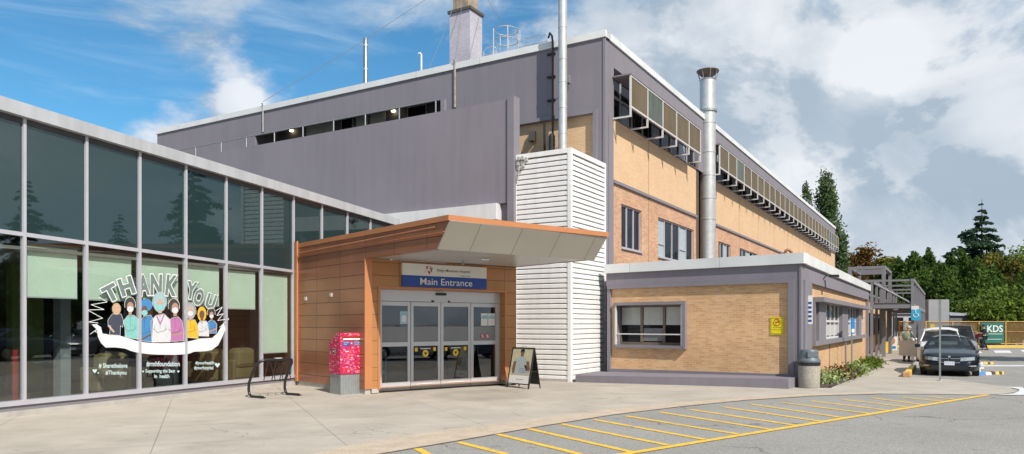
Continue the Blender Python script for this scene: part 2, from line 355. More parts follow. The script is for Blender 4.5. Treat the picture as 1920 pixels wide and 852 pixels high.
GLW = glass('window_glass', None, -.01, (.8, .82, .85), base=(.012, .013, .016), wav=.03, fk=.7)
BLIND = mat('green_blind', (.60, .71, .61), .85, var=.03)
# ------------------------------------------------------------ ground
ASPH = mat('asphalt', (.285, .270, .245), .92, var=.09, vs=.5, bump=.8, bs=45, speck=.42)
worn(ASPH, (.13, .125, .12), .60, .74, 1.6); cracked(ASPH, .30, .007, .45, .50)
def ground_sheet(name, poly, dz, m, nst=0):
    """a flat-lying polygon cut along the fall of the ground"""
    mb = MB(); cuts = [19.0, 25.0]
    pts = [tuple(p[:2]) for p in poly]
    bands = [(-1e5, 19.0), (19.0, 25.0), (25.0, 1e5)]
    for lo, hi in bands:
        q = pts
        for sgn, lim in ((1, lo), (-1, hi)):
            r = []
            for i in range(len(q)):
                a, b = q[i], q[(i + 1) % len(q)]; da, db = sgn * (a[1] - lim), sgn * (b[1] - lim)
                if da >= 0: r.append(a)
                if (da > 0 > db) or (da < 0 < db):
                    k = da / (da - db); r.append((a[0] + (b[0] - a[0]) * k, a[1] + (b[1] - a[1]) * k))
            q = r
            if not q: break
        if len(q) >= 3:
            mb.poly([(x, y, gz(x, y) + dz) for x, y in q])
    return mb
def gsheet(name, poly, dz, m):
    mb = ground_sheet(name, poly, dz, m); o = mb.build(name, m)
    for p in o.data.polygons:
        if p.normal.z < 0: p.flip()
    o['kind'] = 'structure'; return o
gx = [-1500, -300, -60] + [-8 + 1.5 * i for i in range(46)] + [90, 140, 400, 1500]; gy = [-1500, -300, -60, -30] + [-12 + 1.5 * i for i in range(20)] + [19.0, 20.5, 22, 23.5, 25.0, 26.5, 28, 29.5, 31, 32.5, 34, 60, 120, 400, 2500]; gy = sorted(set(gy))
mb = MB(); mb.add([(x, y, gz(x, y) - .006) for y in gy for x in gx], [(j * len(gx) + i, j * len(gx) + i + 1, (j + 1) * len(gx) + i + 1, (j + 1) * len(gx) + i) for j in range(len(gy) - 1) for i in range(len(gx) - 1)])
o = mb.build('ground', ASPH); o['kind'] = 'structure'

# sidewalk concrete with sawn joints and stains
def sidewalk_mat():
    m = brick('sidewalk_concrete', (.45, .395, .33), (.42, .37, .31), (.24, .21, .175), w=2.4, h=1.9, mort=.007, off=0, bump=.3, big=.10)
    nt = m.node_tree; N = nt.nodes; L = nt.links; b = N['Principled BSDF']
    src = b.inputs['Base Color'].links[0].from_socket
    g = N.new('ShaderNodeNewGeometry')
    t = [n for n in N if n.type == 'TEX_BRICK'][0]
    mp = N.new('ShaderNodeMapping'); mp.inputs['Rotation'].default_value = (0, 0, R(-23)); mp.inputs['Location'].default_value = (.6, .4, 0)
    uv = [n for n in N if n.type == 'TEX_COORD'][0]; L.new(uv.outputs['UV'], mp.inputs[0]); L.new(mp.outputs[0], t.inputs['Vector'])
    def nz(s, lo, hi, a, b_, det=7, ro=.6):
        n = N.new('ShaderNodeTexNoise'); n.inputs['Scale'].default_value = s; n.inputs['Detail'].default_value = det; n.inputs['Roughness'].default_value = ro; L.new(g.outputs['Position'], n.inputs['Vector'])
        r = N.new('ShaderNodeMapRange'); L.new(n.outputs['Fac'], r.inputs[0])
        for k, v in zip(('From Min', 'From Max', 'To Min', 'To Max'), (lo, hi, a, b_)): r.inputs[k].default_value = v
        return r.outputs[0]
    def mul(a, b_):
        n = N.new('ShaderNodeMath'); n.operation = 'MULTIPLY'; L.new(a, n.inputs[0]); L.new(b_, n.inputs[1]); return n.outputs[0]
    k = mul(mul(nz(.9, .35, .62, .91, 1.04), nz(4.5, .55, .75, 1.0, .86, 8)), nz(60, .3, .7, .90, 1.10, 3))
    # drips of gum and rust
    v = N.new('ShaderNodeTexVoronoi'); v.inputs['Scale'].default_value = 1.3; v.inputs['Randomness'].default_value = 1; L.new(g.outputs['Position'], v.inputs['Vector'])
    r = N.new('ShaderNodeMapRange'); L.new(v.outputs['Distance'], r.inputs[0]); r.inputs['From Min'].default_value = .03; r.inputs['From Max'].default_value = .05; r.inputs['To Min'].default_value = .62; r.inputs['To Max'].default_value = 1
    k = mul(k, r.outputs[0])
    # damp patch in front of the doors
    c = gp(905, 741); ds = N.new('ShaderNodeVectorMath'); ds.operation = 'SUBTRACT'; L.new(g.outputs['Position'], ds.inputs[0]); ds.inputs[1].default_value = c
    sc2 = N.new('ShaderNodeVectorMath'); sc2.operation = 'MULTIPLY'; L.new(ds.outputs[0], sc2.inputs[0]); sc2.inputs[1].default_value = (.9, .75, 0)
    ln = N.new('ShaderNodeVectorMath'); ln.operation = 'LENGTH'; L.new(sc2.outputs[0], ln.inputs[0])
    r = N.new('ShaderNodeMapRange'); L.new(ln.outputs['Value'], r.inputs[0]); r.inputs['From Min'].default_value = .85; r.inputs['From Max'].default_value = 1.15; r.inputs['To Min'].default_value = .86; r.inputs['To Max'].default_value = 1
    k = mul(k, r.outputs[0])
    vm = N.new('ShaderNodeVectorMath'); vm.operation = 'SCALE'; L.new(src, vm.inputs[0]); L.new(k, vm.inputs['Scale']); L.new(vm.outputs[0], b.inputs['Base Color'])
    return cracked(m, .42, .005, .40, .52)
SIDEW = sidewalk_mat()
edge_px = [(560, 884), (640, 865), (712.7, 852), (859, 827), (1005, 801.7), (1145, 779), (1272, 763.5), (1399, 751), (1526, 743), (1653, 739), (1760, 739.5), (1844, 741), (1880, 739.5), (1901, 736), (1907, 732.5), (1895, 728), (1872, 724), (1831, 718), (1790, 713), (1745, 709.5), (1703, 708)]
edge = [gp(*p) for p in edge_px]
far = [gp(1705, 705) + Vector((.5127, .8586, 0)) * k for k in (0, 30)]
back = [Vector((14, 60, 0)), Vector((-30, 40, 0)), Vector((-14, 4.5, 0)), Vector((-13, -4, 0)), Vector((-6, -4, 0)), gp(420, 925)]
gsheet('sidewalk', edge + far + back, .004, SIDEW)
# rough kerb band along the lay-by
band_px = [(560, 884), (712.7, 852), (859, 827), (1005, 801.7), (1145, 779), (1272, 763.5), (1399, 751), (1526, 743), (1653, 739)]
wid = [24, 24, 21, 14, 10, 7, 5, 4, 3]
outer = [gp(x + 1, y - .3) for x, y in band_px]; inner = [gp(x - w * .6, y - w) for (x, y), w in zip(band_px, wid)]
for i in range(0, 1):
    gsheet('kerb_band', outer + inner[::-1], .009, mat('exposed_kerb', (.50, .40, .30), .95, var=.12, vs=3, bump=.8, bs=70, speck=.22))
# yellow hatching
YEL = mat('road_yellow', (.78, .47, .045), .75, var=.14, vs=9, speck=.10)
RWH = mat('road_white', (.66, .66, .65), .75, var=.12, vs=9, speck=.08); worn(YEL, (.30, .26, .18), .55, .64, 6); worn(RWH, (.30, .29, .27), .56, .66, 5)
STR = [((700, 812 + 8), (740, 858)), ((782.6, 841), (830, 868)), ((859, 829), (951, 852)), ((932, 814), (1089, 852)), ((989, 803.6), (1189, 848.7)), ((1050.7, 795), (1253, 834.7)), ((1114, 787), (1321, 824)), ((1173, 780), (1383, 814)), ((1237, 773), (1443, 805)),
       ((1294, 768), (1494, 798)), ((1354, 763), (1545, 791)), ((1407, 758), (1586, 784)), ((1466, 755), (1634, 776)), ((1520, 752), (1669, 770)), ((1577, 749), (1701, 763.5)), ((1634, 746), (1736, 760)), ((1691, 745), (1767, 753)), ((1742, 744), (1795, 749.6))]
def gline(mb, a, b, w, dz=.0005):
    d = (b - a); d.z = 0; d.normalize(); s = Vector((-d.y, d.x, 0)) * w / 2
    n = 1
    for i in range(n):
        p, q = a, b
        mb.poly([Vector((v.x, v.y, gz(v.x, v.y) + dz)) for v in (p - s, q - s, q + s, p + s)])
    return mb
mb = MB()
for a, b in STR[1:]: gline(mb, gp(*a), gp(*b), .11)
A = gp(1170, 852); B = gp(1852, 741); D = (B - A).normalized()
gline(mb, A - D * 4, B, .125, .004)
o = mb.build('hatch_marking', YEL); o['kind'] = 'structure'
for p in o.data.polygons:
    if p.normal.z < 0: p.flip()
def gmark(name, px, m, dz=.0):
    o = gsheet(name, [gp(*p) for p in px], dz, m); return o
gmark('arrow_marking', [(1872.5, 726.5), (1916, 726.5), (1924, 733), (1965, 741.5), (1865, 741.5), (1901, 738.8), (1911, 734), (1911, 731), (1898, 728)], RWH, .009)
gmark('crosswalk_marking', [(1863, 657.5), (1893, 657.5), (1898, 662), (1866, 662)], RWH); gmark('crosswalk_marking', [(1831, 658.5), (1838, 658.5), (1842, 662.5), (1831, 662.5)], RWH); gmark('crosswalk_marking', [(1913, 656.6), (1950, 656), (1955, 660), (1918, 660.5)], RWH)
gmark('bay_line_marking', [(1830, 685.3), (1960, 684.8), (1960, 687), (1830, 687.3)], RWH)
gmark('bay_line_marking', [(1838, 688.5), (1845, 688.5), (1845, 692), (1838, 692)], RWH)
def wheel_stop(x0, x1, y, cols, lab, grp='wheel stops'):
    a, b = gp(x0, y), gp(x1, y); d = (b - a).normalized(); L = (b - a).length
    fr = Fr(a, (d.x, d.y), (d.y, -d.x)); t = thing('wheel_stop', lab, 'wheel stop', a, grp); z = a.z - .012; k = 0
    for f0, f1, m in cols:
        p = [fr.pt(L * f0, -.08, z), fr.pt(L * f1, -.08, z), fr.pt(L * f1, .08, z), fr.pt(L * f0, .08, z), fr.pt(L * f0, -.05, z + .11), fr.pt(L * f1, -.05, z + .11), fr.pt(L * f1, .05, z + .11), fr.pt(L * f0, .05, z + .11)]
        MB().hexa(p).build('painted_block', m, t)
SBLUE = mat('sign_blue', (.02, .20, .52), .5, var=.05); PYEL = mat('paint_yellow', (.78, .45, .03), .6, var=.12, vs=8)
wheel_stop(1829, 1857, 703, [(0, .62, SBLUE), (.62, 1, RWH)], 'blue and white painted wheel stop right of the dark sedan, nearest the camera')
wheel_stop(1858, 1880, 702, [(0, .3, BLACK), (.3, .6, PYEL), (.6, .85, BLACK), (.85, 1, PYEL)], 'yellow and black wheel stop nearest the camera, right of the blue and white one')
wheel_stop(1829, 1842, 683.5, [(0, .5, SBLUE), (.5, 1, RWH)], 'farther blue and white wheel stop beside the dark sedan')
wheel_stop(1843, 1861, 683, [(0, .4, PYEL), (.4, .7, BLACK), (.7, 1, PYEL)], 'farther yellow and black wheel stop right of the dark sedan')

# yellow painted kerb beside the parked cars
K0 = gp(1703, 707); kd = Vector((.5127, .8586, 0)); KF = Fr(K0, (.5127, .8586), (.8586, -.5127))
kt = thing('parking_kerb', 'raised kerb beside the dark sedan, painted yellow with a worn orange concrete end', 'kerb', KF.pt(0, 0, -.18))
zk = gz(0, 24.5) - .01
KF2 = Fr(K0 - kd * .3, (.5127, .8586), (.8586, -.5127))
MB().box(KF2, .0, .85, -.16, .06, zk, zk + .16, None, None).build('kerb_end', mat('rusty_concrete', (.50, .27, .12), .85, var=.3, vs=8), kt, bevel=.02)
MB().box(KF2, .86, 4.6, -.13, .06, gz(0, 30) - .01, zk + .17).build('yellow_kerb', mat('kerb_yellow', (.80, .50, .04), .6, var=.15, vs=6), kt, bevel=.02)
MB().box(KF2, 4.62, 30, -.12, .05, gz(0, 30) - .01, gz(0, 30) + .13).build('plain_kerb', CONCB, kt, bevel=.02)

# ------------------------------------------------------------ main hospital building
Mx = (3.03, 23.9); u = (.5127, .8586); v = (-.8586, .5127)
MF = Fr(Mx, v, (-u[0], -u[1])); MS = Fr(Mx, u, (-v[0], -v[1]))
ZT = 11.24; LF = 24.0; LS = MS.t(1566)
ZB = MS.z(1312, 314.5); print('brick top', ZB, MS.z(1150, 216))
ZB = 8.56; ZB2 = 6.38
hb = thing('hospital_building', 'large grey and buff brick hospital block three storeys high behind the entrance', 'building', (Mx[0], Mx[1], 0))
# front-left wall with the recessed balcony
t0r, t1r = MF.t(832), MF.t(478); zr1 = MF.z(822, 188.5) ; zr0 = 7.0
tb0 = 0.0
bx1, bx0 = MF.t(966 - 60), MF.t(1113.6); zbf = MF.z(1113.6, 213)
w = MB().sheet_holes(MF, 0, LF, 0, ZT, 0, [(t0r, t1r, zr0, zr1), (bx0, bx1, 3.0, zbf)], .10)
w.poly([MF.pt(LF, 0, 0), MF.pt(LF, -15, 0), MF.pt(LF, -15, ZT), MF.pt(LF, 0, ZT)])
w.poly([MF.pt(0, -LS, ZT), MF.pt(LF, -LS, ZT), MF.pt(LF, 0, ZT), MF.pt(0, 0, ZT)])
w.poly([MF.pt(0, -LS, 0), MF.pt(LF, -LS, 0), MF.pt(LF, -LS, ZT), MF.pt(0, -LS, ZT)])
w.poly([MF.pt(LF, -LS, 0), MF.pt(LF, -15, 0), MF.pt(LF, -15, ZT), MF.pt(LF, -LS, ZT)])
# side wall: grey band over brick, pilaster at the corner
tp = MS.t(1150.5); tpipe0, tpipe1 = MS.t(1307), MS.t(1344)
zs1 = 10.25
w.sheet_holes(MS, 0, LS, ZB, ZT, 0, [(tp + .02, tpipe0 + .2, ZB + .02, zs1), (tpipe1 - .1, LS - .05, ZB + .02, zs1)], .25)
w.poly([MS.pt(0, 0, 0), MS.pt(tp, 0, 0), MS.pt(tp, 0, ZB), MS.pt(0, 0, ZB)]); w.poly([MS.pt(tp, 0, 0), MS.pt(tp, -.2, 0), MS.pt(tp, -.2, ZB), MS.pt(tp, 0, ZB)])
w.build('wall', GREY, hb)
MB().poly([MF.pt(bx0, -.10, 3), MF.pt(bx1, -.10, 3), MF.pt(bx1, -.10, zbf), MF.pt(bx0, -.10, zbf)]).build('brick_panel', BUFF, hb)
MB().box(MF, bx0 - .14, bx0 - .002, -.02, .10, 3, zbf + .12).box(MF, bx0, bx1, .0, .09, zbf, zbf + .12).build('panel_trim', GREYT, hb)
MB().box(MF, -.03, .05, -.03, .03, 3.6, ZT - .24).box(MS, .30, .36, .0, .02, 3.6, ZB).build('corner_bead', GREYT, hb)
# recess
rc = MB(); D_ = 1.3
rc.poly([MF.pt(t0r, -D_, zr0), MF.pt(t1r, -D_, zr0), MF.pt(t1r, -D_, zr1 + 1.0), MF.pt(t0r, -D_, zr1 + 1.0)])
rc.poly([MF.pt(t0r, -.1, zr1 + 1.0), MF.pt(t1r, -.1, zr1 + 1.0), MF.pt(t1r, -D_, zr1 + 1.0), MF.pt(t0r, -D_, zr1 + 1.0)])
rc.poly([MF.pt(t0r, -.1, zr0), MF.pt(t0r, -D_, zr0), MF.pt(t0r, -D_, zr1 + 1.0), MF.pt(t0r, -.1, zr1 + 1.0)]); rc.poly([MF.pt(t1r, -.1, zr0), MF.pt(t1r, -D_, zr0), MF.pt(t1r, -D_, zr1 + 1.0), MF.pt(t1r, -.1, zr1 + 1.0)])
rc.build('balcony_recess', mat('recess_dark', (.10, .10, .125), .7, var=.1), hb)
for x0, x1, blind in ((575, 608, 1), (608, 626, 1), (668, 690, 1), (694, 722, 1), (764, 800, 0), (640, 662, 0)):
    a, b = MF.t(x1, -D_ + .05), MF.t(x0, -D_ + .05)
    xm = (x0 + x1) / 2; yl = 249 - (xm - 480) * .175; z1_ = MF.z(xm, yl + 3, -D_)
    f = MB().box(MF, a, b, -D_, -D_ + .06, 8.4, z1_).build('window', ALU, hb)
    MB().box(MF, a + .05, b - .05, -D_ + .05, -D_ + .075, 8.45, z1_ - .05).build('pane', mat('pale_blind', (.42, .46, .42), .8, var=.05) if blind else GLW, f)
for x, y in ((547, 245), (738, 208)):
    t, z = MF.hit(x, y, -D_ + .08)
    MB().lathe(MF.pt(t, -D_ + .1, z - .02), [(.07, -.03), (.09, .03), (.05, .06)], 12).build('wall_lamp', mat('lamp_lit', (1, .78, .45), emit=7, var=0), hb)
# roof cap
cp = MB().box(MF, -.06, LF + .06, -.35, .06, ZT - .22, ZT + .01).box(MS, .06, LS + .05, -.35, .06, ZT - .22, ZT + .0102)
cp.build('roof_cap', WHITEF, hb)
# side brick panels
def bp(t0, t1, z0, z1, m, nm):
    return MB().poly([MS.pt(t0, -.05, z0), MS.pt(t1, -.05, z0), MS.pt(t1, -.05, z1), MS.pt(t0, -.05, z1)]).build(nm, m, hb)
bp(tp, tpipe0, ZB2 + .1, ZB, BUFF, 'brick_panel'); bp(tpipe1 - .2, LS, ZB2 + .1, ZB, BUFF, 'brick_panel')
wins = []
def wpx(x0, x1, y0, y1, n):
    a = MS.t(x0, -.05); b = MS.t(x1, -.05); return (a, b, MS.z(x0, y1, -.05), MS.z(x0, y0, -.05), n)
wins = [wpx(1165, 1203, 382, 464, 3), wpx(1234, 1301, 407, 481, 5), wpx(1347, 1370, 452, 505, 4), wpx(1387, 1420, 465, 512, 5)]
wz0, wz1 = wins[0][2], wins[0][3]; print('wins', wins)
ww = wins[1][1] - wins[1][0]
tt = wins[3][1]
for k in range(6):
    tt += 2.4; wins.append((tt, tt + 3.6, wins[1][2], wins[1][3], 5)); tt += 3.6
lb = MB(); lb.sheet_holes(MS, tp, tpipe0, 3.0, ZB2, -.05, [w_[:4] for w_ in wins[:2]], .12); lb.build('brick_panel', BUFF2, hb)
lb = MB(); lb.sheet_holes(MS, tpipe1 - .2, LS, 3.0, ZB2, -.05, [w_[:4] for w_ in wins[2:] if w_[1] < LS - 1], .12); lb.build('brick_panel', BUFF2, hb)
DGL = GLW; CURT = mat('curtain', (.34, .40, .42), .8, var=.15, vs=12)
for i, (a, b, z0, z1, n) in enumerate(wins):
    if b > LS - 1: continue
    f = MB(); o_ = -.165
    f.box(MS, a, b, o_, o_ + .05, z0, z0 + .05).box(MS, a, b, o_, o_ + .05, z1 - .05, z1)
    for k in range(n + 1):
        tk = a + (b - a) * k / n; q0 = max(a, tk - .03); f.box(MS, q0, min(b, q0 + .06), o_ + .002, o_ + .055, z0 + .05, z1 - .05)
    if n == 5: f.box(MS, a + (b - a) * .6, a + (b - a) * .8, o_ + .003, o_ + .05, z0 + (z1 - z0) * .33, z0 + (z1 - z0) * .38); f.box(MS, a, a + (b - a) * .2, o_ + .003, o_ + .05, z0 + (z1 - z0) * .33, z0 + (z1 - z0) * .38)
    fo = f.build('window', ALU, hb)
    MB().box(MS, a - .02, b + .02, -.06, .02, z0 - .06, z0 - .002).build('sill', ALU, fo)
    for k in range(n):
        a1, b1 = a + (b - a) * k / n, a + (b - a) * (k + 1) / n
        MB().poly([MS.pt(a1 + .03, o_ + .01, z0 + .05), MS.pt(b1 - .03, o_ + .01, z0 + .05), MS.pt(b1 - .03, o_ + .01, z1 - .05), MS.pt(a1 + .03, o_ + .01, z1 - .05)]).build('pane', CURT if (i == 1 and k in (0, 3)) or (i > 1 and k == 2) else DGL, fo)
MB().box(MS, tp, tpipe0, -.05, .03, ZB2, ZB2 + .10).build('floor_band', GREYT, hb); MB().box(MS, tpipe1 - .2, LS, -.05, .03, ZB2, ZB2 + .10).build('floor_band', GREYT, hb)
# movement joints in the brick
jt = MB()
for t_ in [MS.t(x) for x in (1218.5,)] + [tpipe1 + 4.6 * k for k in range(1, 10)]: jt.box(MS, t_ - .012, t_ + .012, -.05, -.046, 3.0, ZB)
jt.build('movement_joint', mat('joint', (.20, .13, .08), .9), hb)
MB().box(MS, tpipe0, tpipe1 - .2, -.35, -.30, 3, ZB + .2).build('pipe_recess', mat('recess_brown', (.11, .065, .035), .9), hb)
MB().tube([MS.pt(tpipe0 + .16, -.10, 3.2), MS.pt(tpipe0 + .16, -.10, ZB + .4)], .06, 8).tube([MS.pt(tpipe0 + .40, -.10, 3.2), MS.pt(tpipe0 + .40, -.10, ZB + .3)], .05, 8).build('downpipe', mat('brown_pipe', (.13, .085, .06), .5), hb)
# strip windows behind the sun screens
def strip(t0, t1, nm):
    g = MB().poly([MS.pt(t0, -.24, ZB + .02), MS.pt(t1, -.24, ZB + .02), MS.pt(t1, -.24, zs1), MS.pt(t0, -.24, zs1)]).build('strip_window', GLW, hb)
    f = MB(); n = int((t1 - t0) / 1.0)
    for k in range(n + 1): MB().box(MS, t0 + (t1 - t0) * k / n - .025, t0 + (t1 - t0) * k / n + .025, -.238, -.19, ZB + .02, zs1).build('mullion', ALU, g)
    MB().box(MS, t0, t1, -.237, -.18, ZB + .85, ZB + .91).build('frame', ALU, g)
    c = MB()
    for k in range(n):
        if (k * 7) % 3 == 1: MB().box(MS, t0 + (t1 - t0) * (k + .15) / n, t0 + (t1 - t0) * (k + .8) / n, -.234, -.228, ZB + .1, ZB + .8).build('blind', mat('blue_blind', (.35, .40, .48), .7), g)
strip(tp + .02, tpipe0 + .2, '1'); strip(tpipe1 - .1, LS - .05, '2')
O = .62
x_s = [1182, 1215.5, 1241.5, 1265, 1290.5, 1312.5]
ts1 = [MS.t(x, O) for x in x_s]; zt_ = MS.z(1182, 141, O); zb_ = MS.z(1182, 198.5, O); zl_ = MS.z(1182, 219.5, O); print('screens', ts1, zt_, zb_, zl_)
xs2 = [1349, 1366, 1382.5, 1396, 1408.5, 1422]
ts2 = [MS.t(x, O) for x in xs2]; print(ts2, MS.t(1572, O))
sp = (ts1[-1] - ts1[0]) / 5; ts1 = [ts1[0] + sp * k for k in range(6)]
te = MS.t(1571.5, O); nn = round((te - ts2[0]) / sp); ts2 = [ts2[0] + (te - ts2[0]) * k / nn for k in range(nn + 1)]; print('n screens', nn)
SCR = mat('brown_mesh_screen', (.135, .10, .058), .8, var=.12, vs=1.5, streak=.15); SCR2 = mat('green_glass_screen', (.085, .10, .07), .4, var=.2, streak=.3)
for ts in (ts1, ts2):
    ss = thing('sun_screen', 'short run of five brown sun screens on brackets, left of the tall capped flue' if ts is ts1 else 'long run of brown sun screens from the capped flue to the far end', 'sun screen', MS.pt(ts[0], O, zl_), 'sun screens along the top storey')
    fr = MB().box(MS, ts[0] - .03, ts[-1] + .03, O - .03, O + .03, zt_ - .05, zt_).box(MS, ts[0] - .03, ts[-1] + .03, O - .03, O + .03, zb_ - .05, zb_)
    fr.build('rail', FRAMEL, ss)
    for t_ in ts:
        MB().box(MS, t_ - .025, t_ + .025, O - .025, O + .031, zl_, zt_ - .001).box(MS, t_ - .025, t_ + .025, -.002, O - .026, zl_, zl_ + .05).build('bracket', FRAMEL, ss)
    for k, (a, b) in enumerate(zip(ts, ts[1:])):
        MB().box(MS, a + .04, b - .04, O - .012, O + .012, zb_ + .005, zt_ - .055).build('screen', SCR2 if k in (1, 2, nn - 4, nn - 3) and not (ts is ts1 and k == 2) and not (ts is ts2 and k == 1) else SCR, ss)
    MB().box(MS, ts[0] - .06, ts[-1] + .06, .002, O + .05, zt_ + .002, zt_ + .05).build('top_plate', GREYT, ss)
# seams
# ------------------------------------------------------------ grey screen wall, rail, lower roofs
Tw = (1.73, 21.5); TL = Fr(Tw, v, (-u[0], -u[1])); TR = Fr(Tw, u, (-v[0], -v[1]))
tL = TL.t(965); tR = 2.55; ZTW = 6.83
PW = Fr(Tw, v, (-u[0], -u[1]))
pz1 = PW.z(955, 185.5, .10); pz0 = PW.z(955, 380, .10); t_a = PW.t(965, .1); t_b = PW.t(953, .1)
print('panel', pz1, PW.z(836.7, 207, .1), PW.z(398, 289.5, .1), pz0)
gw = thing('grey_screen_wall', 'plain grey screen wall above the glass lobby, in front of the balcony', 'wall', PW.pt(t_a, 0, 0))
pL = PW.t(290, .1)
MB().box(PW, t_b, pL, -.12, .10, pz0, pz1 - .0, None, pz1 + .0).build('wall_panel', GREY, gw)
MB().box(PW, t_a, t_b - .002, -.2, .16, 1.0, pz1 + .06).build('end_post', GREYT, gw)
rl = thing('roof_railing', 'thin grey pipe railing along the top of the grey screen wall', 'railing', PW.pt(PW.t(822), -.02, pz1))
zrail = PW.z(822, 187.5, -.02); tr0 = PW.t(822, -.02)
MB().tube([PW.pt(tr0, -.02, zrail), PW.pt(pL, -.02, zrail)], .022, 6).build('top_rail', STEEL, rl)
for x in (817, 748.5, 685, 625.5, 568, 514.5, 462, 415, 367):
    t_ = PW.t(x, -.02); MB().tube([PW.pt(t_, -.02, pz1 - .05), PW.pt(t_, -.02, zrail)], .024, 6).build('post', STEEL, rl)
MB().box(PW, PW.t(833), PW.t(826), -.12, .0, pz1, zrail - .02).single('balcony_pier', GREYT, 'small grey pier at the right end of the roof railing', 'pier')
lr = thing('rear_lobby_roof', 'low white roof edge under the grey screen wall behind the copper canopy', 'roof', PW.pt(PW.t(930), .2, 0))
zq0, zq1 = PW.z(930, 411, .3), pz0 - .01
MB().box(PW, PW.t(930, .3), PW.t(650, .3), -.1, .3, zq0, zq1).build('fascia', WHITE, lr); MB().box(PW, t_b, PW.t(600), -.1, -.02, 0, zq1).build('wall', GREY, lr)

# ------------------------------------------------------------ louvred tower
tw = thing('louvred_tower', 'tall white louvred shaft between the entrance canopy and the brick wing', 'tower', (Tw[0], Tw[1], -.08))
C_ = .09
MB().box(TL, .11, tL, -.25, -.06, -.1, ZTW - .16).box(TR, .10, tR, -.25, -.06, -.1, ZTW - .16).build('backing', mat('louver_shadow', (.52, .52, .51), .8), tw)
MB().lbox(0, 0, 0, 0, 0, 0)
core = [TL.pt(0, 0, 0), TL.pt(tL, 0, 0), TL.pt(tL, 0, 0) + Vector((u[0], u[1], 0)) * tR, TR.pt(tR, 0, 0)]
MB().prism([c + Vector((0, 0, ZTW - .03)) for c in core], (0, 0, .03)).build('cap', WHITE, tw)
for F, T1, nm in ((TL, tL, 'l'), (TR, tR, 'r')):
    z = -.02; pitch = .152
    sl = MB()
    while z < ZTW - .22:
        a, b = .085, T1 - .05
        sl.hexa([F.pt(a, -.045, z + .02), F.pt(b, -.045, z + .02), F.pt(b, .0, z), F.pt(a, .0, z), F.pt(a, -.045, z + .135), F.pt(b, -.045, z + .135), F.pt(b, .0, z + .100), F.pt(a, .0, z + .100)])
        z += pitch
    sl.build('louvres', LOUV, tw)
MB().box(TL, -.012, .10, -.10, .018, -.1, ZTW).box(TR, .0, .10, -.08, .016, -.1, ZTW - .001).build('corner_post', LOUV, tw)
MB().box(TL, tL - .06, tL + .0, -.10, .016, -.1, ZTW - .001).box(TR, tR - .06, tR, -.10, .016, -.1, ZTW - .001).build('edge_post', LOUV, tw)
MB().box(TL, .10, tL - .06, -.10, .014, ZTW - .14, ZTW - .002).box(TR, .10, tR - .06, -.10, .014, ZTW - .14, ZTW - .002).build('top_rail', LOUV, tw)
MB().box(TR, .1, tR, -.12, .0, -.12, .0).box(TL, .1, tL, -.12, .0, -.12, .0).build('plinth', CONC, tw)

# ------------------------------------------------------------ single-storey brick wing
C1 = (7.59, 19.15); v2 = (-.767, .642); SF = Fr(C1, v2, (-.642, -.767)); SS = Fr(C1, u, (-v[0], -v[1]))
TFL = SF.t(1138); TSL = SS.t(1629); Z1 = SF.z(1500, 474.5); Z1b = Z1 - .28
bw = thing('brick_wing', 'single storey tan brick wing with grey bands and white roof edge', 'building', (C1[0], C1[1], 0))
zfb = SF.z(1478, 530.5); tfr = SF.t(1478)
w = MB(); gb = -.2
# front: brick recessed 0.08 behind a grey frame
wa, wb_ = SF.t(1281), SF.t(1154); wza, wzb = SF.z(1281, 649), SF.z(1281, 571)
w.sheet_holes(SF, 0, TFL, gb, Z1b, 0, [(tfr, TFL - .12, .12, zfb)], .07)
w.sheet_holes(SS, 0, TSL, gb, Z1b, 0, [(SS.t(1519.5), TSL - .3, -.15, SS.z(1519.5, 530.3))], .12)
w.poly([SF.pt(TFL, 0, gb), SF.pt(TFL, 0, gb) + uu, SF.pt(TFL, 0, Z1b) + uu, SF.pt(TFL, 0, Z1b)]) if 0 else None
uu = Vector((u[0], u[1], 0)) * TSL; w.poly([SF.pt(0, 0, Z1b + .1), SF.pt(TFL, 0, Z1b + .1), SF.pt(TFL, 0, Z1b + .1) + uu, SF.pt(0, 0, Z1b + .1) + uu])
w.poly([SS.pt(TSL, 0, gb), SS.pt(TSL, -6, gb), SS.pt(TSL, -6, Z1b), SS.pt(TSL, 0, Z1b)])
w.build('wall', GREY, bw)
fb = MB().sheet_holes(SF, tfr, TFL - .12, .12, zfb, -.068, [(wa, wb_, wza, wzb)], .1); fb.build('brick_panel', BUFF3, bw)
MB().box(SF, -.08, TFL + .05, -.3, .08, Z1b, Z1).box(SS, .08, TSL + .1, -.3, .08, Z1b, Z1 + .0003).build('roof_fascia', WHITEF, bw)
MB().box(SF, tfr - .16, tfr - .003, -.02, .03, .12, zfb + .10).box(SF, tfr, TFL - .02, .0, .035, zfb, zfb + .09).build('panel_frame', GREYT, bw)
MB().box(SF, .0, .05, .0, .025, .0, Z1b - .01).build('corner_bead', GREYT, bw)
MB().box(SS, .25, SS.t(1519.5) - .02, .0, .05, -.1, SS.z(1519.5, 530.3) + .02).build('pilaster', GREYT, bw)
# side brick with window opening
sa, sb = SS.t(1524), SS.t(1622); sz0, sz1 = SS.z(1524, 640), SS.z(1524, 566); print('side win', sa, sb, sz0, sz1, TSL)
tsb = SS.t(1519.5)
MB().sheet_holes(SS, tsb, TSL - .3, -.15, SS.z(1519.5, 530.3), -.118, [(sa + .1, sb, sz0, sz1)], .1).build('brick_panel', BUFFS, bw)
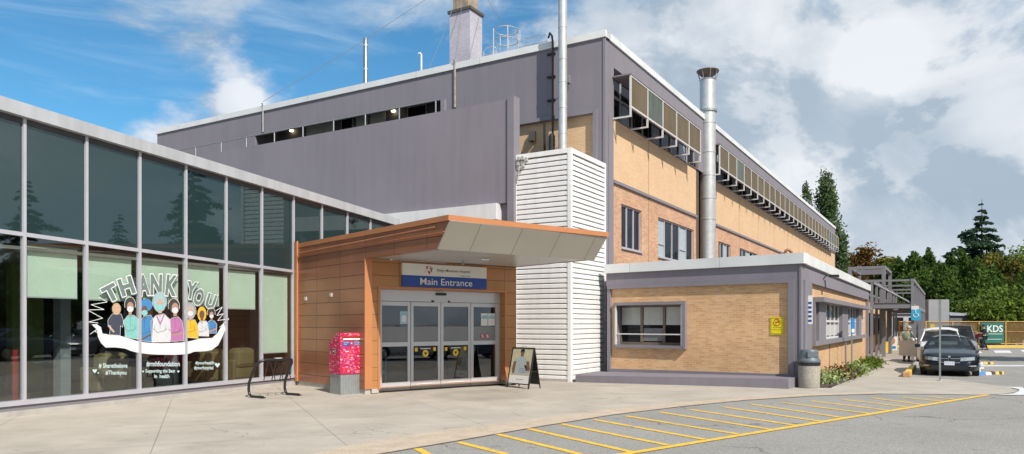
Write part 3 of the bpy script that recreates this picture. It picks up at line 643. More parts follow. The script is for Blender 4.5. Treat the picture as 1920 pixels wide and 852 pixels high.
# plinth in front of the wing
pa, pb_ = Vector((6.95, 18.37, -.2)), Vector((1.86, 21.42, -.2)); pc_ = SF.pt(TFL + .3, .0, -.2); pd_ = SF.pt(tfr - .3, .0, -.2)
MB().add([pa, pb_, pc_, pd_] + [Vector((p.x, p.y, z)) for p, z in zip((pa, pb_, pc_, pd_), (.26, .13, .13, .26))], [(0, 3, 2, 1), (4, 5, 6, 7), (0, 1, 5, 4), (1, 2, 6, 5), (2, 3, 7, 6), (3, 0, 4, 7)]).build('plinth', GREY, bw)
MB().box(SF, tfr - .2, TFL - .1, -.066, .05, .13, .31, None, .24).build('wall_foot', GREYT, bw)
# front window: projecting grey box
wf = thing('window_box', 'projecting grey framed window with white blinds in the front brick wall', 'window', SF.pt((wa + wb_) / 2, 0, wza))
e = .09
for a_, b_, o1_, c_, d_ in ((wa - e, wa, .07, wza - e, wzb + e), (wb_, wb_ + .05, .04, wza - e, wzb + e), (wa, wb_, .06, wza - e, wza), (wa, wb_, .08, wzb, wzb + e)): MB().box(SF, a_, b_, -.35, o1_, c_, d_).build('frame', GREYT, wf)
for a_ in (wa, wb_ - .06): MB().box(SF, a_, a_ + .06, .0, .048, wza + .002, wzb - .002).build('light_post', FRAMEL, wf)
zz = wza + (wzb - wza) * .26
MB().box(SF, wa + .06, wb_ - .06, .01, .04, zz, zz + .035).build('bar', FRAMEL, wf)
dk = -.33; n3 = 3
fr = MB().box(SF, wa, wb_, dk, dk + .05, wza, wza + .08).box(SF, wa, wb_, dk, dk + .05, wzb - .05, wzb)
for k in range(4):
    q = wa + (wb_ - wa) * k / 3; fr.box(SF, max(wa, q - .04), min(wb_, q + .04), dk + .001, dk + .06, wza + .08, wzb - .05)
fr.build('sash', mat('bronze_frame', (.16, .12, .095), .5), wf)
pn = MB().poly([SF.pt(wa, dk + .01, wza), SF.pt(wb_, dk + .01, wza), SF.pt(wb_, dk + .01, wzb), SF.pt(wa, dk + .01, wzb)]).build('pane', GLW, wf)
zbm = wza + (wzb - wza) * .52
for k in range(3):
    a = wa + (wb_ - wa) * k / 3 + .05; b = wa + (wb_ - wa) * (k + 1) / 3 - .05
    MB().box(SF, a, b, dk + .012, dk + .02, zbm, wzb - .06).box(SF, a, b, dk + .012, dk + .03, zbm - .02, zbm + .16).build('blind', mat('white_blind', (.47, .48, .45), .8, var=.05, streak=.1), wf)
MB().box(SF, wa + (wb_ - wa) / 3 + .05, wa + (wb_ - wa) * 2 / 3 - .05, dk + .013, dk + .03, wza + .12, wza + (wzb - wza) * .42).build('lower_screen', mat('grey_screen', (.17, .17, .18), .7), wf)
# side window box with canopy slab and fins
ws = thing('window_bay', 'long grey framed window bay with overhanging slab on the side of the brick wing', 'window', SS.pt((sa + sb) / 2, 0, sz0))
MB().box(SS, sa - .0, sb + .1, -.1, .30, sz1 + .0, sz1 + .13).build('canopy_slab', GREYT, ws)
MB().box(SS, sa, sb, -.1, .08, sz0 - .14, sz0).box(SS, sa, sa + .10, -.1, .07, sz0, sz1).build('frame', GREYT, ws)
for x0, x1 in ((1534, 1547), (1578, 1589), (1609, 1614)):
    MB().box(SS, SS.t(x0), SS.t(x1), -.12, .03, sz0, sz1).build('fin', GREYT, ws)
MB().poly([SS.pt(sa, -.14, sz0), SS.pt(sb, -.14, sz0), SS.pt(sb, -.14, sz1), SS.pt(sa, -.14, sz1)]).build('pane', GLW, ws)
for x0, x1 in ((1547, 1578), (1589, 1609), (1614, 1622)):
    a, b = SS.t(x0), SS.t(x1); f = MB()
    for k in range(5): q = a + (b - a) * k / 4; f.box(SS, max(a, q - .03), min(b, q + .03), -.138, -.09, sz0, sz1)
    f.box(SS, a, b, -.137, -.085, (sz0 + sz1) / 2 - .02, (sz0 + sz1) / 2 + .05).box(SS, a, b, -.137, -.085, sz0, sz0 + .06)
    f.build('sash', FRAMEL, ws)
    MB().box(SS, a + .1, b - .1, -.136, -.13, sz0 + .1, (sz0 + sz1) / 2 - .1).build('blind', mat('pale_panel', (.42, .42, .40), .8), ws)
MB().box(SS, SS.t(1584), SS.t(1584) + .06, .0, .05, -.1, sz0 - .15).box(SS, SS.t(1562), SS.t(1562) + .05, -.117, -.1, .0, sz0 - .15).build('conduit', GREYT, ws)
# rear part of the wing, in shade beyond the side wall
SR = Fr(SS.pt(TSL, -.9, 0), u, (-v[0], -v[1]))
rw = thing('rear_wing', 'shaded low brick wing behind the covered walkway', 'building', SR.pt(0, 0, 0))
MB().box(SR, 0.02, 26, -6, 0, -.3, Z1 - .3).build('wall', BUFFS, rw); MB().box(SR, 0.0, 26.1, -6.1, .08, Z1 - .29, Z1 - .02).build('roof_edge', GREYT, rw)
for k in range(6): MB().box(SR, 1.2 + k * 4, 3.6 + k * 4, .0, .04, .9, 2.3).build('window', GLW, rw)

# ------------------------------------------------------------ glass lobby
gd = (.4011, .9160); gn = (.9160, -.4011); dG = 13.35
GF = Fr((-dG * gn[0], -dG * gn[1]), gd, gn)
gl = thing('glass_lobby', 'two storey glass fronted lobby with green tinted panes on the left', 'building', GF.pt(8, 0, 0))
tA, tB = 1.3, GF.t(775)
def lin(xa, ya, xb, yb, o=0):
    (t1, z1), (t2, z2) = GF.hit(xa, ya, o), GF.hit(xb, yb, o); return lambda t: z1 + (z2 - z1) * (t - t1) / (t2 - t1)
roofT = lin(0, 179, 734, 406, .15); roofB = lin(0, 201, 734, 411 + 4, .0); railZ = lin(0, 434, 548, 509); sillZ = lambda t: .19
_rb = roofB; roofB = lambda t: max(_rb(t), roofT(t) - .30)
print('roof', roofT(8), roofT(20), roofB(8), roofB(20), 'rail', railZ(8), railZ(17), 'sill', GF.z(0, 763), GF.z(460, 717))
tm = [8.53 + 1.197 * k for k in range(-6, 11)]
tE = GF.t(551)
MB().box(GF, tA, tB, -.3, .15, roofT(tA) - .24, roofT(tA), roofT(tB) - .24, roofT(tB)).build('roof_fascia', LOBE, gl)
MB().box(GF, tA, tB, -.15, .02, roofT(tA) - .34, roofT(tA) - .243, roofT(tB) - .34, roofT(tB) - .243).build('soffit_rail', mat('dark_soffit', (.06, .06, .065), .7), gl)
hh = .036
for t_ in tm:
    MB().box(GF, t_ - .027, t_ + .027, -.04, .05, -.05 if t_ > tE else .2, roofT(t_) - .245).build('mullion', ALU, gl)
for a, b in zip(tm, tm[1:]):
    MB().box(GF, a + .028, b - .028, -.03, .04, railZ(a) - hh, railZ(a) + hh, railZ(b) - hh, railZ(b) + hh).build('transom', ALU, gl)
    za, zb = railZ(a) + hh, railZ(b) + hh
    MB().poly([GF.pt(a + .027, 0, za), GF.pt(b - .027, 0, zb), GF.pt(b - .027, 0, roofT(b) - .25), GF.pt(a + .027, 0, roofT(a) - .25)]).build('upper_pane', GLU, gl)
    if a < tE - .2:
        MB().poly([GF.pt(a + .027, -.002, .27), GF.pt(b - .027, -.002, .27), GF.pt(b - .027, -.002, railZ(b) - hh), GF.pt(a + .027, -.002, railZ(a) - hh)]).build('lower_pane', GLL, gl)
MB().box(GF, tA, tE, -.12, .08, .19, .275).build('sill_rail', ALU, gl); MB().box(GF, tA, tE, -.12, .04, .10, .188).build('sill', GREYT, gl)
MB().box(GF, tA, tE, -.2, .10, -.15, .098).build('concrete_upstand', CONC, gl)
# room behind the glass
Dp = 6.0
MB().box(GF, tA, tE - .01, -Dp, -.13, .02, .12).build('floor', mat('lobby_floor', (.06, .045, .035), .35, var=.2), gl)
MB().box(GF, tA, tE + 3, -Dp, -.02, 2.98, 3.04).build('ceiling', mat('lobby_ceiling', (.20, .19, .18), .9), gl)
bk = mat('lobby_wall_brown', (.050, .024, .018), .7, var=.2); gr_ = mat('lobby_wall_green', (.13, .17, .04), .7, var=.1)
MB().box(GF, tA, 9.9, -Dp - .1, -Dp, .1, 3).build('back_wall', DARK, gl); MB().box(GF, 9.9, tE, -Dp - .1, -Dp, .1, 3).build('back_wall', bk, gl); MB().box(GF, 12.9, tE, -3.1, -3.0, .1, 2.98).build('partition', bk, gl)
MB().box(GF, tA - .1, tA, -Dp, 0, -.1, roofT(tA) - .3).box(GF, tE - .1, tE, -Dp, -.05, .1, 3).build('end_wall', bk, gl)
MB().poly([GF.pt(tA, -.1, roofT(tA) - .1), GF.pt(tB, -.1, roofT(tB) - .1), GF.pt(tB, -9, roofT(tB) - .1), GF.pt(tA, -9, roofT(tA) - .1)]).poly([GF.pt(tA, -9, roofT(tA) - .1), GF.pt(tB, -9, roofT(tB) - .1), GF.pt(tB, -9, 0), GF.pt(tA, -9, 0)]).build('roof', mat('roof_membrane', (.2, .2, .2), .9), gl)
MB().box(GF, 10.2, 10.9, -3.2, -3.0, .12, 3).build('green_panel', gr_, gl)
for t_ in (9.9, 12.6, 15.4): MB().box(GF, t_, t_ + .22, -1.2, -.98, .12, 2.98).build('column', mat('pale_column', (.17, .19, .21), .6), gl)
# roller blinds, each hung to its own height
drops = {}
def blind(k, x, y, full=False):
    a, b = tm[k], tm[k + 1]; z0 = GF.z(x, y, -.10)
    m_ = thing('roller_blind', '', 'blind', GF.pt((a + b) / 2, -.1, z0), 'roller blinds inside the lower lobby panes')
    MB().box(GF, a + .06, b - .10, -.105, -.10, z0, railZ((a + b) / 2) - .14).build('fabric', BLIND, m_)
    MB().box(GF, a + .06, b - .10, -.112, -.094, z0 - .02, z0 + .005).build('hem_bar', ALU, m_)
    MB().tube([GF.pt(a + .05, -.10, railZ(b) - .11), GF.pt(b - .05, -.10, railZ(b) - .11)], .035, 8).build('roller', mat('roller_grey', (.12, .13, .13), .5), m_)
    return m_
blabs = ['pale green roller blind half down, leftmost of those above no painting', 'pale green roller blind behind the left part of the thank you lettering', 'pale green roller blind behind the middle of the thank you lettering', 'pale green roller blind behind the right part of the thank you lettering', 'pale green roller blind between the window painting and the nearly closed blind', 'pale green roller blind pulled down nearly to the sill beside the copper entrance']
i0 = min(range(len(tm)), key=lambda i: abs(tm[i] - 8.53))
for k, (x, y) in enumerate(((100, 558), (210, 563), (303, 568), (380, 573), (452, 579), (517, 661))):
    m_ = blind(i0 + k, x, y); m_['label'] = blabs[k]
# armchairs seen through the glass
ACH = mat('armchair_fabric', (.15, .12, .055), .8, var=.1)
def armchair(t_, o_, lab):
    L = GF.pt(t_, o_, .12); r = thing('armchair', lab, 'armchair', L, 'armchairs inside the lobby')
    f = Fr((L.x, L.y), gd, gn)
    MB().box(f, -.3, .3, -.3, .3, .22, .55).build('seat', ACH, r, bevel=.05)
    MB().box(f, -.34, .34, -.02, .36, .5, 1.02).build('backrest', ACH, r, bevel=.12)
    for s_ in (-1, 1): MB().box(f, s_ * .35 - .05, s_ * .35 + .05, -.3, .3, .2, .72).build('armrest', ACH, r, bevel=.04)
    for a in (-.3, .3):
        for b in (-.25, .28): MB().box(f, a - .02, a + .02, b - .02, b + .02, .12, .22).build('leg', BLACK, r)
armchair(13.7, -1.0, 'yellowish armchair behind the glass under the hospital hashtag'); armchair(14.6, -.9, 'yellowish armchair behind the glass, left of the bicycle rack'); armchair(11.0, -1.1, 'yellowish armchair behind the glass under the share the love hashtag')
armchair(16.3, -.9, 'yellowish armchair behind the glass beside the copper entrance wall')
rp = MB().tube([GF.pt(8.95, -.9, .12), GF.pt(8.95, -.9, 1.15)], .06, 10).single('red_reflection_tube', mat('reflection_red', (.20, .015, .015), .5), 'red tube put just inside the leftmost full pane for a mirrored red kerb', 'post')  # red tube added in place of a red kerb line mirrored in the pane
# ------------------------------------------------------------ copper entrance box and canopy
def az(d): return (math.sin(R(d)), math.cos(R(d)))
W_ = az(51.5); NB = (.656, -.755)
P1 = (-3.43, 16.97)
EF = Fr(P1, W_, (.6225, -.7826)); ES = Fr(P1, (-.656, .755), (-.755, -.656))
WB = EF.t(967); SL = 3.64; ZS = 3.17; ZR = 3.80
F0 = Vector((-1.508, 14.76)); OV = 2.92
eb = thing('entrance_porch', 'copper clad entrance box with a flared tan canopy', 'entrance', (P1[0], P1[1], 0))
dL, dR = EF.t(710.5), EF.t(948); zD = EF.z(710.5, 541); RV = .32
print('door', dL, dR, zD, EF.z(948, 549), WB)
# side wall, continued by the side of the canopy
f = Fr(P1, (-.656, .755), (-.755, -.656))
sp_ = [f.pt(SL, 0, .12), f.pt(0, 0, .12), f.pt(0, 0, ZS), f.pt(-2.92, 0, ZS), f.pt(-3.32, 0, ZR - .12), f.pt(SL, 0, ZR - .10)]
MB().prism(sp_, f.n * -.18).build('side_wall', COPS, eb)
MB().box(f, SL - .12, SL + .02, .002, .05, .10, 3.86).build('wall_edge_trim', COPT, eb)
MB().box(f, .0, SL, -.16, -.02, -.1, .118).build('base', CONC, eb)
# front wall
MB().sheet_holes(EF, .19, WB, .12, ZS - .002, 0, [(dL, dR, .12, zD)], RV).build('front_wall', COPF, eb)
MB().box(EF, .19, dL, -.3, -.001, .02, .119).build('base', CONC, eb); MB().box(EF, dR, WB, -.3, -.001, .02, .119).build('base', CONC, eb)
MB().box(EF, -.0, .19, -.12, .03, .12, ZS - .003).build('corner_trim', COPT, eb)
MB().box(EF, dL, dL + .0, 0, 0, 0, 0) if False else None
MB().box(EF, dL - .03, dL + .03, .003, .02, .1, zD + .03).box(EF, dR - .03, dR + .03, .003, .02, .1, zD + .03).box(EF, dL - .03, dR + .03, .003, .021, zD - .0, zD + .05).build('door_trim', COPT, eb)
MB().prism([EF.pt(WB, 0, -.1), EF.pt(WB, -3.4, -.1), EF.pt(WB, -3.4, ZR - .1), EF.pt(WB, 0, ZR - .1)], EF.d * .02).build('far_wall', COPF, eb)
# canopy: soffit, flared tan panels, copper edge, roof
cL = 4.41; no = Vector((.6225, -.7826, 0)); wv = Vector((W_[0], W_[1], 0))
a0 = Vector((-1.508, 14.76, ZS)); a1 = a0 + wv * cL
b0 = Vector((-1.235, 14.446, ZR - .10)); b1 = Vector((2.225, 17.21, ZR - .10)); 
r0 = Vector((P1[0], P1[1], ZS)); r1 = EF.pt(WB, 0, ZS)
MB().prism([p_ + Vector((0, 0, .012)) for p_ in (a0, a1, r1 - no * .02, r0 - no * .02)], (0, 0, .015)).build('soffit', SOFF, eb)
MB().prism([a0, b0, b1, a1], (a1 - a0).cross(b0 - a0).normalized() * -.03 if (a1 - a0).cross(b0 - a0).y > 0 else (a1 - a0).cross(b0 - a0).normalized() * .03).build('flared_panels', TAN, eb)
top = [f.pt(SL, .01, ZR), b0 + Vector((-.02, -.03, .10)), b1 + Vector((.05, -.02, .10)), EF.pt(WB + .25, 0, ZR), EF.pt(WB + .25, -3.5, ZR)]
MB().prism([Vector((p.x, p.y, ZR - .11)) for p in top], (0, 0, .11)).build('roof_edge', COPT, eb)
MB().prism([a1, r1, Vector((r1.x, r1.y, ZR - .11)), b1 + Vector((0, 0, -.01))], wv * -.05).build('right_cheek', COPS, eb)
MB().box(f, -3.2, SL - .2, .012, .04, ZR - .33, ZR - .315, None, None).tube([f.pt(SL - .2, .05, ZR - .27), f.pt(-2.9, .05, ZR - .20)], .012, 6).build('conduit', COPT, eb)
for t_, z in ((3.05, 2.26), (1.62, 2.32), (.78, 1.33), ):
    MB().box(f, t_ - .05, t_ + .05, .0, .03, z, z + .09).build('wall_box', mat('pale_fitting', (.5, .47, .45), .5), eb)
q = EF.pt(2.3, 1.6, ZS - .02)
MB().lathe(q, [(.10, -.01), (.11, .015)], 16).build('soffit_light', mat('fixture_white', (.75, .73, .68), .4, var=0), eb)
MB().tube([EF.pt(2.15, .9, ZS), EF.pt(2.15, .9, ZS - .12)], .02, 8).build('sprinkler', STEEL, eb)
# sliding doors
sd_ = thing('sliding_doors', 'silver framed automatic glass entrance doors with two outer and two sliding leaves', 'door', EF.pt((dL + dR) / 2, -.3, 0))
o_ = -RV + .02
def tx(x, o=o_): return EF.t(x, o)
zh0 = EF.z(713, 573, o_); print('head', zh0)
MB().box(EF, dL + .003, dR - .003, o_ - .08, o_ + .06, zh0 + .11, zD - .004).build('header', mat('door_silver', (.56, .56, .57), .35, .3, var=.03), sd_)
SIL = MATS['door_silver']
MB().box(EF, dL + .003, dL + .05, o_ - .08, o_ + .05, .012, zh0 + .11).box(EF, dR - .05, dR - .003, o_ - .08, o_ + .05, .012, zh0 + .11).build('jamb', SIL, sd_)
leaves = [(710, 768.5, 0), (769.5, 825, -.03), (826, 881.5, -.03), (882.5, 936.5, 0)]
zm0, zm1 = EF.z(740, 650, o_), EF.z(740, 642, o_); zf = EF.z(740, 613, o_)
FILM = mat('frosted_film', (.22, .225, .23), .5, var=.03)
ivory = mat('sign_white', (.72, .70, .66), .6, var=.03)
for i, (x0, x1, dd) in enumerate(leaves):
    oo = o_ + dd; a, b = max(tx(x0, oo), dL + .05), min(tx(x1, oo), dR - .05); s = .075
    lf = MB().box(EF, a, a + s, oo - .02, oo + .025, .02, zh0 + .10).box(EF, b - s, b, oo - .02, oo + .025, .02, zh0 + .10)
    lf.box(EF, a + s, b - s, oo - .019, oo + .024, zh0, zh0 + .10).box(EF, a + s, b - s, oo - .019, oo + .024, .02, .22).box(EF, a + s, b - s, oo - .019, oo + .024, zm0, zm1)
    fo = lf.build('door_leaf', SIL, sd_)
    MB().poly([EF.pt(a + s, oo, .22), EF.pt(b - s, oo, .22), EF.pt(b - s, oo, zm0), EF.pt(a + s, oo, zm0)]).poly([EF.pt(a + s, oo, zm1), EF.pt(b - s, oo, zm1), EF.pt(b - s, oo, zh0), EF.pt(a + s, oo, zh0)]).build('pane', GLD, fo)
    MB().poly([EF.pt(a + s, oo + .004, zm1 + .002), EF.pt(b - s, oo + .004, zm1 + .002), EF.pt(b - s, oo + .004, zf), EF.pt(a + s, oo + .004, zf)]).build('film', FILM, fo)
    if i in (1, 2):
        c = (a + b) / 2
        MB().poly([EF.pt(c + .09 * math.cos(k * .5236), oo + .006, .90 + .09 * math.sin(k * .5236)) for k in range(12)]).build('caution_sticker', mat('sticker_yellow', (.75, .50, .03), .6, var=0), fo)
        MB().poly([EF.pt(c + .055 * math.cos(k * 2.094 + .52), oo + .008, .90 + .05 * math.sin(k * 2.094 + .52)) for k in range(3)]).build('sticker_mark', BLACK, fo)
        for q in (a + s + .09, b - s - .09): MB().box(EF, q - .04, q + .04, oo + .004, oo + .007, .955, 1.045).build('caution_sticker', MATS['sticker_yellow'], fo)
        MB().box(EF, c - .15, c + .15, oo + .004, oo + .007, 1.01, 1.032).build('notice_strip', ivory, fo)
        MB().box(EF, c - .22, c + .22, oo + .026, oo + .03, .10, .15).build('notice_strip', ivory, fo)
        for k in range(6): MB().box(EF, c - .19 + k * .07, c - .15 + k * .07, oo + .031, oo + .033, .115, .135).build('print', BLACK, fo)
    if i == 0: 
        t2 = tx(757, oo); MB().box(EF, t2 - .11, t2 + .11, oo + .004, oo + .008, EF.z(757, 608, oo), EF.z(757, 584, oo)).build('poster', mat('poster_blue', (.30, .50, .62), .6, var=.2, vs=30), fo)
        MB().box(EF, t2 - .06, t2 + .06, oo + .009, oo + .011, EF.z(757, 604, oo), EF.z(757, 592, oo)).build('poster_picture', ivory, fo)
    if i == 3:
        for x0_, mm in ((901.5, ivory), (915, MATS['poster_blue'])):
            MB().box(EF, tx(x0_, oo), tx(x0_ + 12.5, oo), oo + .004, oo + .008, EF.z(908, 611, oo), EF.z(908, 588, oo)).build('poster', ivory, fo)
            MB().box(EF, tx(x0_ + 1, oo), tx(x0_ + 11.5, oo), oo + .009, oo + .011, EF.z(908, 598, oo), EF.z(908, 592, oo)).build('poster_picture', MATS['poster_blue'], fo)
        for x0_ in (904, 913.5):
            t2, z2 = EF.hit(x0_, 630.5, oo); MB().lathe((0, 0, 0), [(.001, 0), (.001, 0)], 3) if False else None
            ring = [EF.pt(t2 + .055 * math.cos(k * .5236), oo + .012, z2 + .055 * math.sin(k * .5236)) for k in range(12)]
            MB().poly([EF.pt(t2 + .055 * math.cos(k * .5236), oo + .008, z2 + .055 * math.sin(k * .5236)) for k in range(12)]).build('notice_disc', ivory, fo)
            MB().tube(ring, .010, 5, True).tube([ring[1], ring[7]], .008, 5).build('prohibition_ring', mat('sign_red', (.55, .02, .03), .6, var=0), fo)
t2, z2 = EF.hit(826, 553, o_ + .06); MB().box(EF, t2 - .15, t2 + .15, o_ + .06, o_ + .12, z2 - .02, z2 + .04).build('door_sensor', BLACK, sd_, bevel=.01)
MB().box(EF, t2 - .22, t2 + .22, o_ + .05, o_ + .08, zh0 + .10, zh0 + .15).build('sensor_bar', SIL, sd_)
for k in (-.24, .24): MB().box(EF, t2 + k - .03, t2 + k + .03, o_ + .05, o_ + .09, zh0 + .105, zh0 + .145).build('sensor_end', BLACK, sd_)
# vestibule
vb = thing('vestibule', 'dim entrance hall seen through the sliding doors', 'room', EF.pt(2.2, -2, 0))
MB().box(EF, .25, WB - .1, -3.3, -.42, .0, .012).build('floor', mat('mat_floor', (.08, .075, .07), .6, var=.2), vb)
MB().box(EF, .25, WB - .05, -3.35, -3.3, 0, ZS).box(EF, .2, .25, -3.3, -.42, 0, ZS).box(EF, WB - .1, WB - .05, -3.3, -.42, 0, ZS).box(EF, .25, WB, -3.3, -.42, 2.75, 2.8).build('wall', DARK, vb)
MB().box(EF, 3.35, 3.9, -1.6, -1.2, .02, 1.25).build('counter', mat('beige_counter', (.36, .28, .15), .6), vb, bevel=.05)
q = EF.pt(1.45, -1.6, 2.72); MB().box(EF, 1.3, 1.75, -1.9, -1.7, 2.66, 2.72).build('ceiling_lamp', mat('warm_lamp', (1, .8, .5), emit=1.2, var=0), vb)
ch = thing('hand_rail', 'pale blue bent tube rail inside the left leaf of the entrance doors', 'rail', EF.pt(.8, -1.0, 0))
MB().tube([EF.pt(.60, -1.0, .012), EF.pt(.60, -1.0, .9), EF.pt(.66, -1.0, .97), EF.pt(1.02, -1.0, .98), EF.pt(1.1, -1.0, .9), EF.pt(1.1, -1.0, .012)], .025, 8).build('tube', mat('pale_blue_tube', (.30, .46, .58), .4), ch)
MB().box(EF, .62, 1.08, -1.25, -1.0, .38, .46).build('seat', mat('seat_blue', (.04, .26, .52), .5), ch)

# ------------------------------------------------------------ lettering
def text_mesh(s, size=1.0, bold=0.0, outline=0.0, ext=0.0, align='CENTER'):
    cu = bpy.data.curves.new('text', 'FONT'); cu.body = s; cu.size = size; cu.align_x = align; cu.align_y = 'CENTER'; cu.offset = bold; cu.resolution_u = 4
    if outline: cu.fill_mode = 'NONE'; cu.bevel_depth = outline; cu.bevel_resolution = 1
    cu.extrude = ext
    o = bpy.data.objects.new('text', cu); col.objects.link(o); dg = bpy.context.evaluated_depsgraph_get(); dg.update()
    me = bpy.data.meshes.new_from_object(o.evaluated_get(dg)); V = [tuple(x.co) for x in me.vertices]; F = [tuple(p.vertices) for p in me.polygons]
    bpy.data.objects.remove(o); bpy.data.curves.remove(cu); bpy.data.meshes.remove(me)
    return V, F
def text_on(name, fr, s, tc_, zc, width, height, o, m, parent, bold=0.0, flip=1):
    V, F = text_mesh(s, bold=bold); xs = [a[0] for a in V]; ys = [a[1] for a in V]
    x0, x1, y0, y1 = min(xs), max(xs), min(ys), max(ys); cx, cy = (x0 + x1) / 2, (y0 + y1) / 2
    kx = width / (x1 - x0); ky = height / (y1 - y0) if height else kx
    mb = MB(); mb.add([fr.pt(tc_ + flip * (a[0] - cx) * kx, o, zc + (a[1] - cy) * ky) for a in V], F)
    return mb.build(name, m, parent)
# main entrance sign
SB = mat('hospital_blue', (.018, .065, .30), .45, var=.03)
es = thing('entrance_sign', 'white and blue sign reading Main Entrance above the doors', 'sign', EF.pt(EF.t(834), .05, 2.75))
sa_, sb_ = EF.t(755, .06), EF.t(912.5, .06); zt = EF.z(755, 493, .06); zmid = EF.z(755, 515.5, .06); zbt = EF.z(755, 537, .06); print('sign', sa_, sb_, zt, zbt)
MB().box(EF, sa_, sb_, .0, .06, zmid, zt).build('white_board', ivory, es); MB().box(EF, sa_, sb_, .0, .061, zbt, zmid - .001).build('blue_board', SB, es)
sw = sb_ - sa_; sc_ = (sa_ + sb_) / 2
text_on('lettering', EF, 'Main Entrance', sa_ + sw * .505, (zbt + zmid) / 2, sw * .62, (zmid - zbt) * .60, .064, ivory, es, bold=.004)
text_on('lettering', EF, 'Ridge Meadows Hospital', sa_ + sw * .59, zmid + (zt - zmid) * .50, sw * .40, (zt - zmid) * .30, .064, mat('navy_ink', (.03, .035, .10), .6, var=0), es, bold=.003)
text_on('lettering', EF, 'fraser health', sa_ + sw * .73, zmid + (zt - zmid) * .14, sw * .12, (zt - zmid) * .11, .064, MATS['navy_ink'], es)
RED = mat('logo_red', (.52, .03, .03), .5, var=0); INK = MATS['navy_ink']
hc, hz, hr = sa_ + sw * .30, zmid + (zt - zmid) * .50, (zt - zmid) * .36
def EP(x, y, o=.065): return EF.pt(hc + x * hr, o, hz + y * hr)
MB().poly([EP(-.75, .95), EP(-.35, 1.0), EP(-.45, .6), EP(-.6, .2), EP(-.85, .15), EP(-.95, .6)]).poly([EP(-.55, -.05), EP(-.1, -.25), EP(.35, -.35), EP(.0, -1.0), EP(-.2, -.95)]).poly([EP(.05, .9), EP(.35, .95), EP(.5, .6), EP(.3, .5)]).build('emblem', RED, es)
MB().poly([EP(-.2, .35), EP(.45, .5), EP(.5, .35), EP(-.1, .28)]).poly([EP(.5, .55), EP(.95, .5), EP(.9, .25), EP(.55, .35)]).poly([EP(.3, .3), EP(.55, .3), EP(.75, -.1), EP(.5, -.5), EP(.4, -.1)]).poly([EP(-1.3, -.6), EP(-1.0, .0), EP(-.95, -.02), EP(-1.22, -.62)]).build('emblem_figure', INK, es)

# ------------------------------------------------------------ painting on the lobby glass
PW_ = mat('window_paint_white', (.74, .74, .74), .8, var=.06, vs=20)
mu = thing('window_painting', 'thank you mural of health workers above a white ribbon painted on the lobby panes', 'mural', GF.pt(11, .01, .3))
GP = lambda x, y, o=.012: GF.pt(*(lambda h: (h[0], o, h[1]))(GF.hit(x, y, o)))
def Z3(x, y): return (150 + x / 3.552, 490 + y / 3.552)
def ppoly(name, pts, m, o=.012, par=mu):
    return MB().poly([GP(*Z3(*p), o) for p in pts]).build(name, m, par)
def pstroke(mb, pts, w=1.3, o=.014):
    P = [Vector(Z3(*p)) for p in pts]
    for a, b in zip(P, P[1:]):
        d = (b - a)
        if d.length < 1e-6: continue
        d.normalize(); n = Vector((-d.y, d.x)) * w / 2; e = d * w * .3
        mb.poly([GP(*(a - e - n), o), GP(*(b + e - n), o), GP(*(b + e + n), o), GP(*(a - e + n), o)]); o += .0006
    return mb
# lettering
sh = mat('letter_shade', (.15, .20, .18), .8, var=.1, vs=20); 
let = [('T', 205, 213, 105, 120, 27), ('H', 310, 168, 100, 128, 18), ('A', 425, 160, 78, 150, 5), ('N', 508, 158, 80, 150, -1), ('K', 612, 163, 82, 150, -6), ('Y', 742, 195, 78, 125, -10), ('O', 792, 240, 66, 118, -15), ('U', 872, 268, 66, 105, -17)]
for chh, x, y, w, h, rot in let:
    for outl, m, oo, dx, dy, nm in ((0, sh, .011, 5, 5, 'letter_shadow'), (1, PW_, .016, 0, 0, 'letter')):
        V, F = text_mesh(chh, bold=.065, outline=.021 if outl else 0)
        xs = [a[0] for a in V]; ys = [a[1] for a in V]; cx, cy = (min(xs) + max(xs)) / 2, (min(ys) + max(ys)) / 2; kx = w / (max(xs) - min(xs)) * 1.06; ky = h / (max(ys) - min(ys)) * 1.02
        c_, s_ = math.cos(R(rot)), math.sin(R(rot)); mb = MB(); vs = []
        for a in V:
            X, Y = (a[0] - cx) * kx, (a[1] - cy) * ky
            vs.append(GP(*Z3(x + X * c_ - Y * s_ + dx, y - (X * s_ + Y * c_) + dy), oo + a[2] * .1))
        mb.add(vs, F).build(nm, m, mu)
# ribbon
rt = [(78, 422), (112, 420), (140, 440), (150, 488), (250, 492), (330, 515), (390, 536), (470, 545), (540, 547), (620, 545), (690, 541), (745, 530), (800, 515), (880, 512), (915, 480), (935, 445), (958, 410)]
rbm = [(968, 455), (945, 510), (920, 560), (880, 590), (840, 600), (760, 603), (720, 618), (690, 621), (620, 624), (540, 623), (470, 620), (390, 611), (340, 598), (300, 582), (230, 574), (170, 575), (140, 545), (120, 505), (112, 455)]
ppoly('ribbon', rt + rbm, PW_, .018)
zg = MB(); pstroke(zg, [(130, 240), (180, 272), (75, 290), (160, 322), (50, 325), (150, 380), (58, 405), (120, 412)], 1.1); pstroke(zg, [(68, 487), (110, 455), (100, 470), (160, 485), (185, 490)], 1.0); pstroke(zg, [(905, 330), (948, 305), (912, 362), (955, 350), (918, 395), (992, 384), (930, 440)], 1.1); zg.build('burst_lines', PW_, mu)
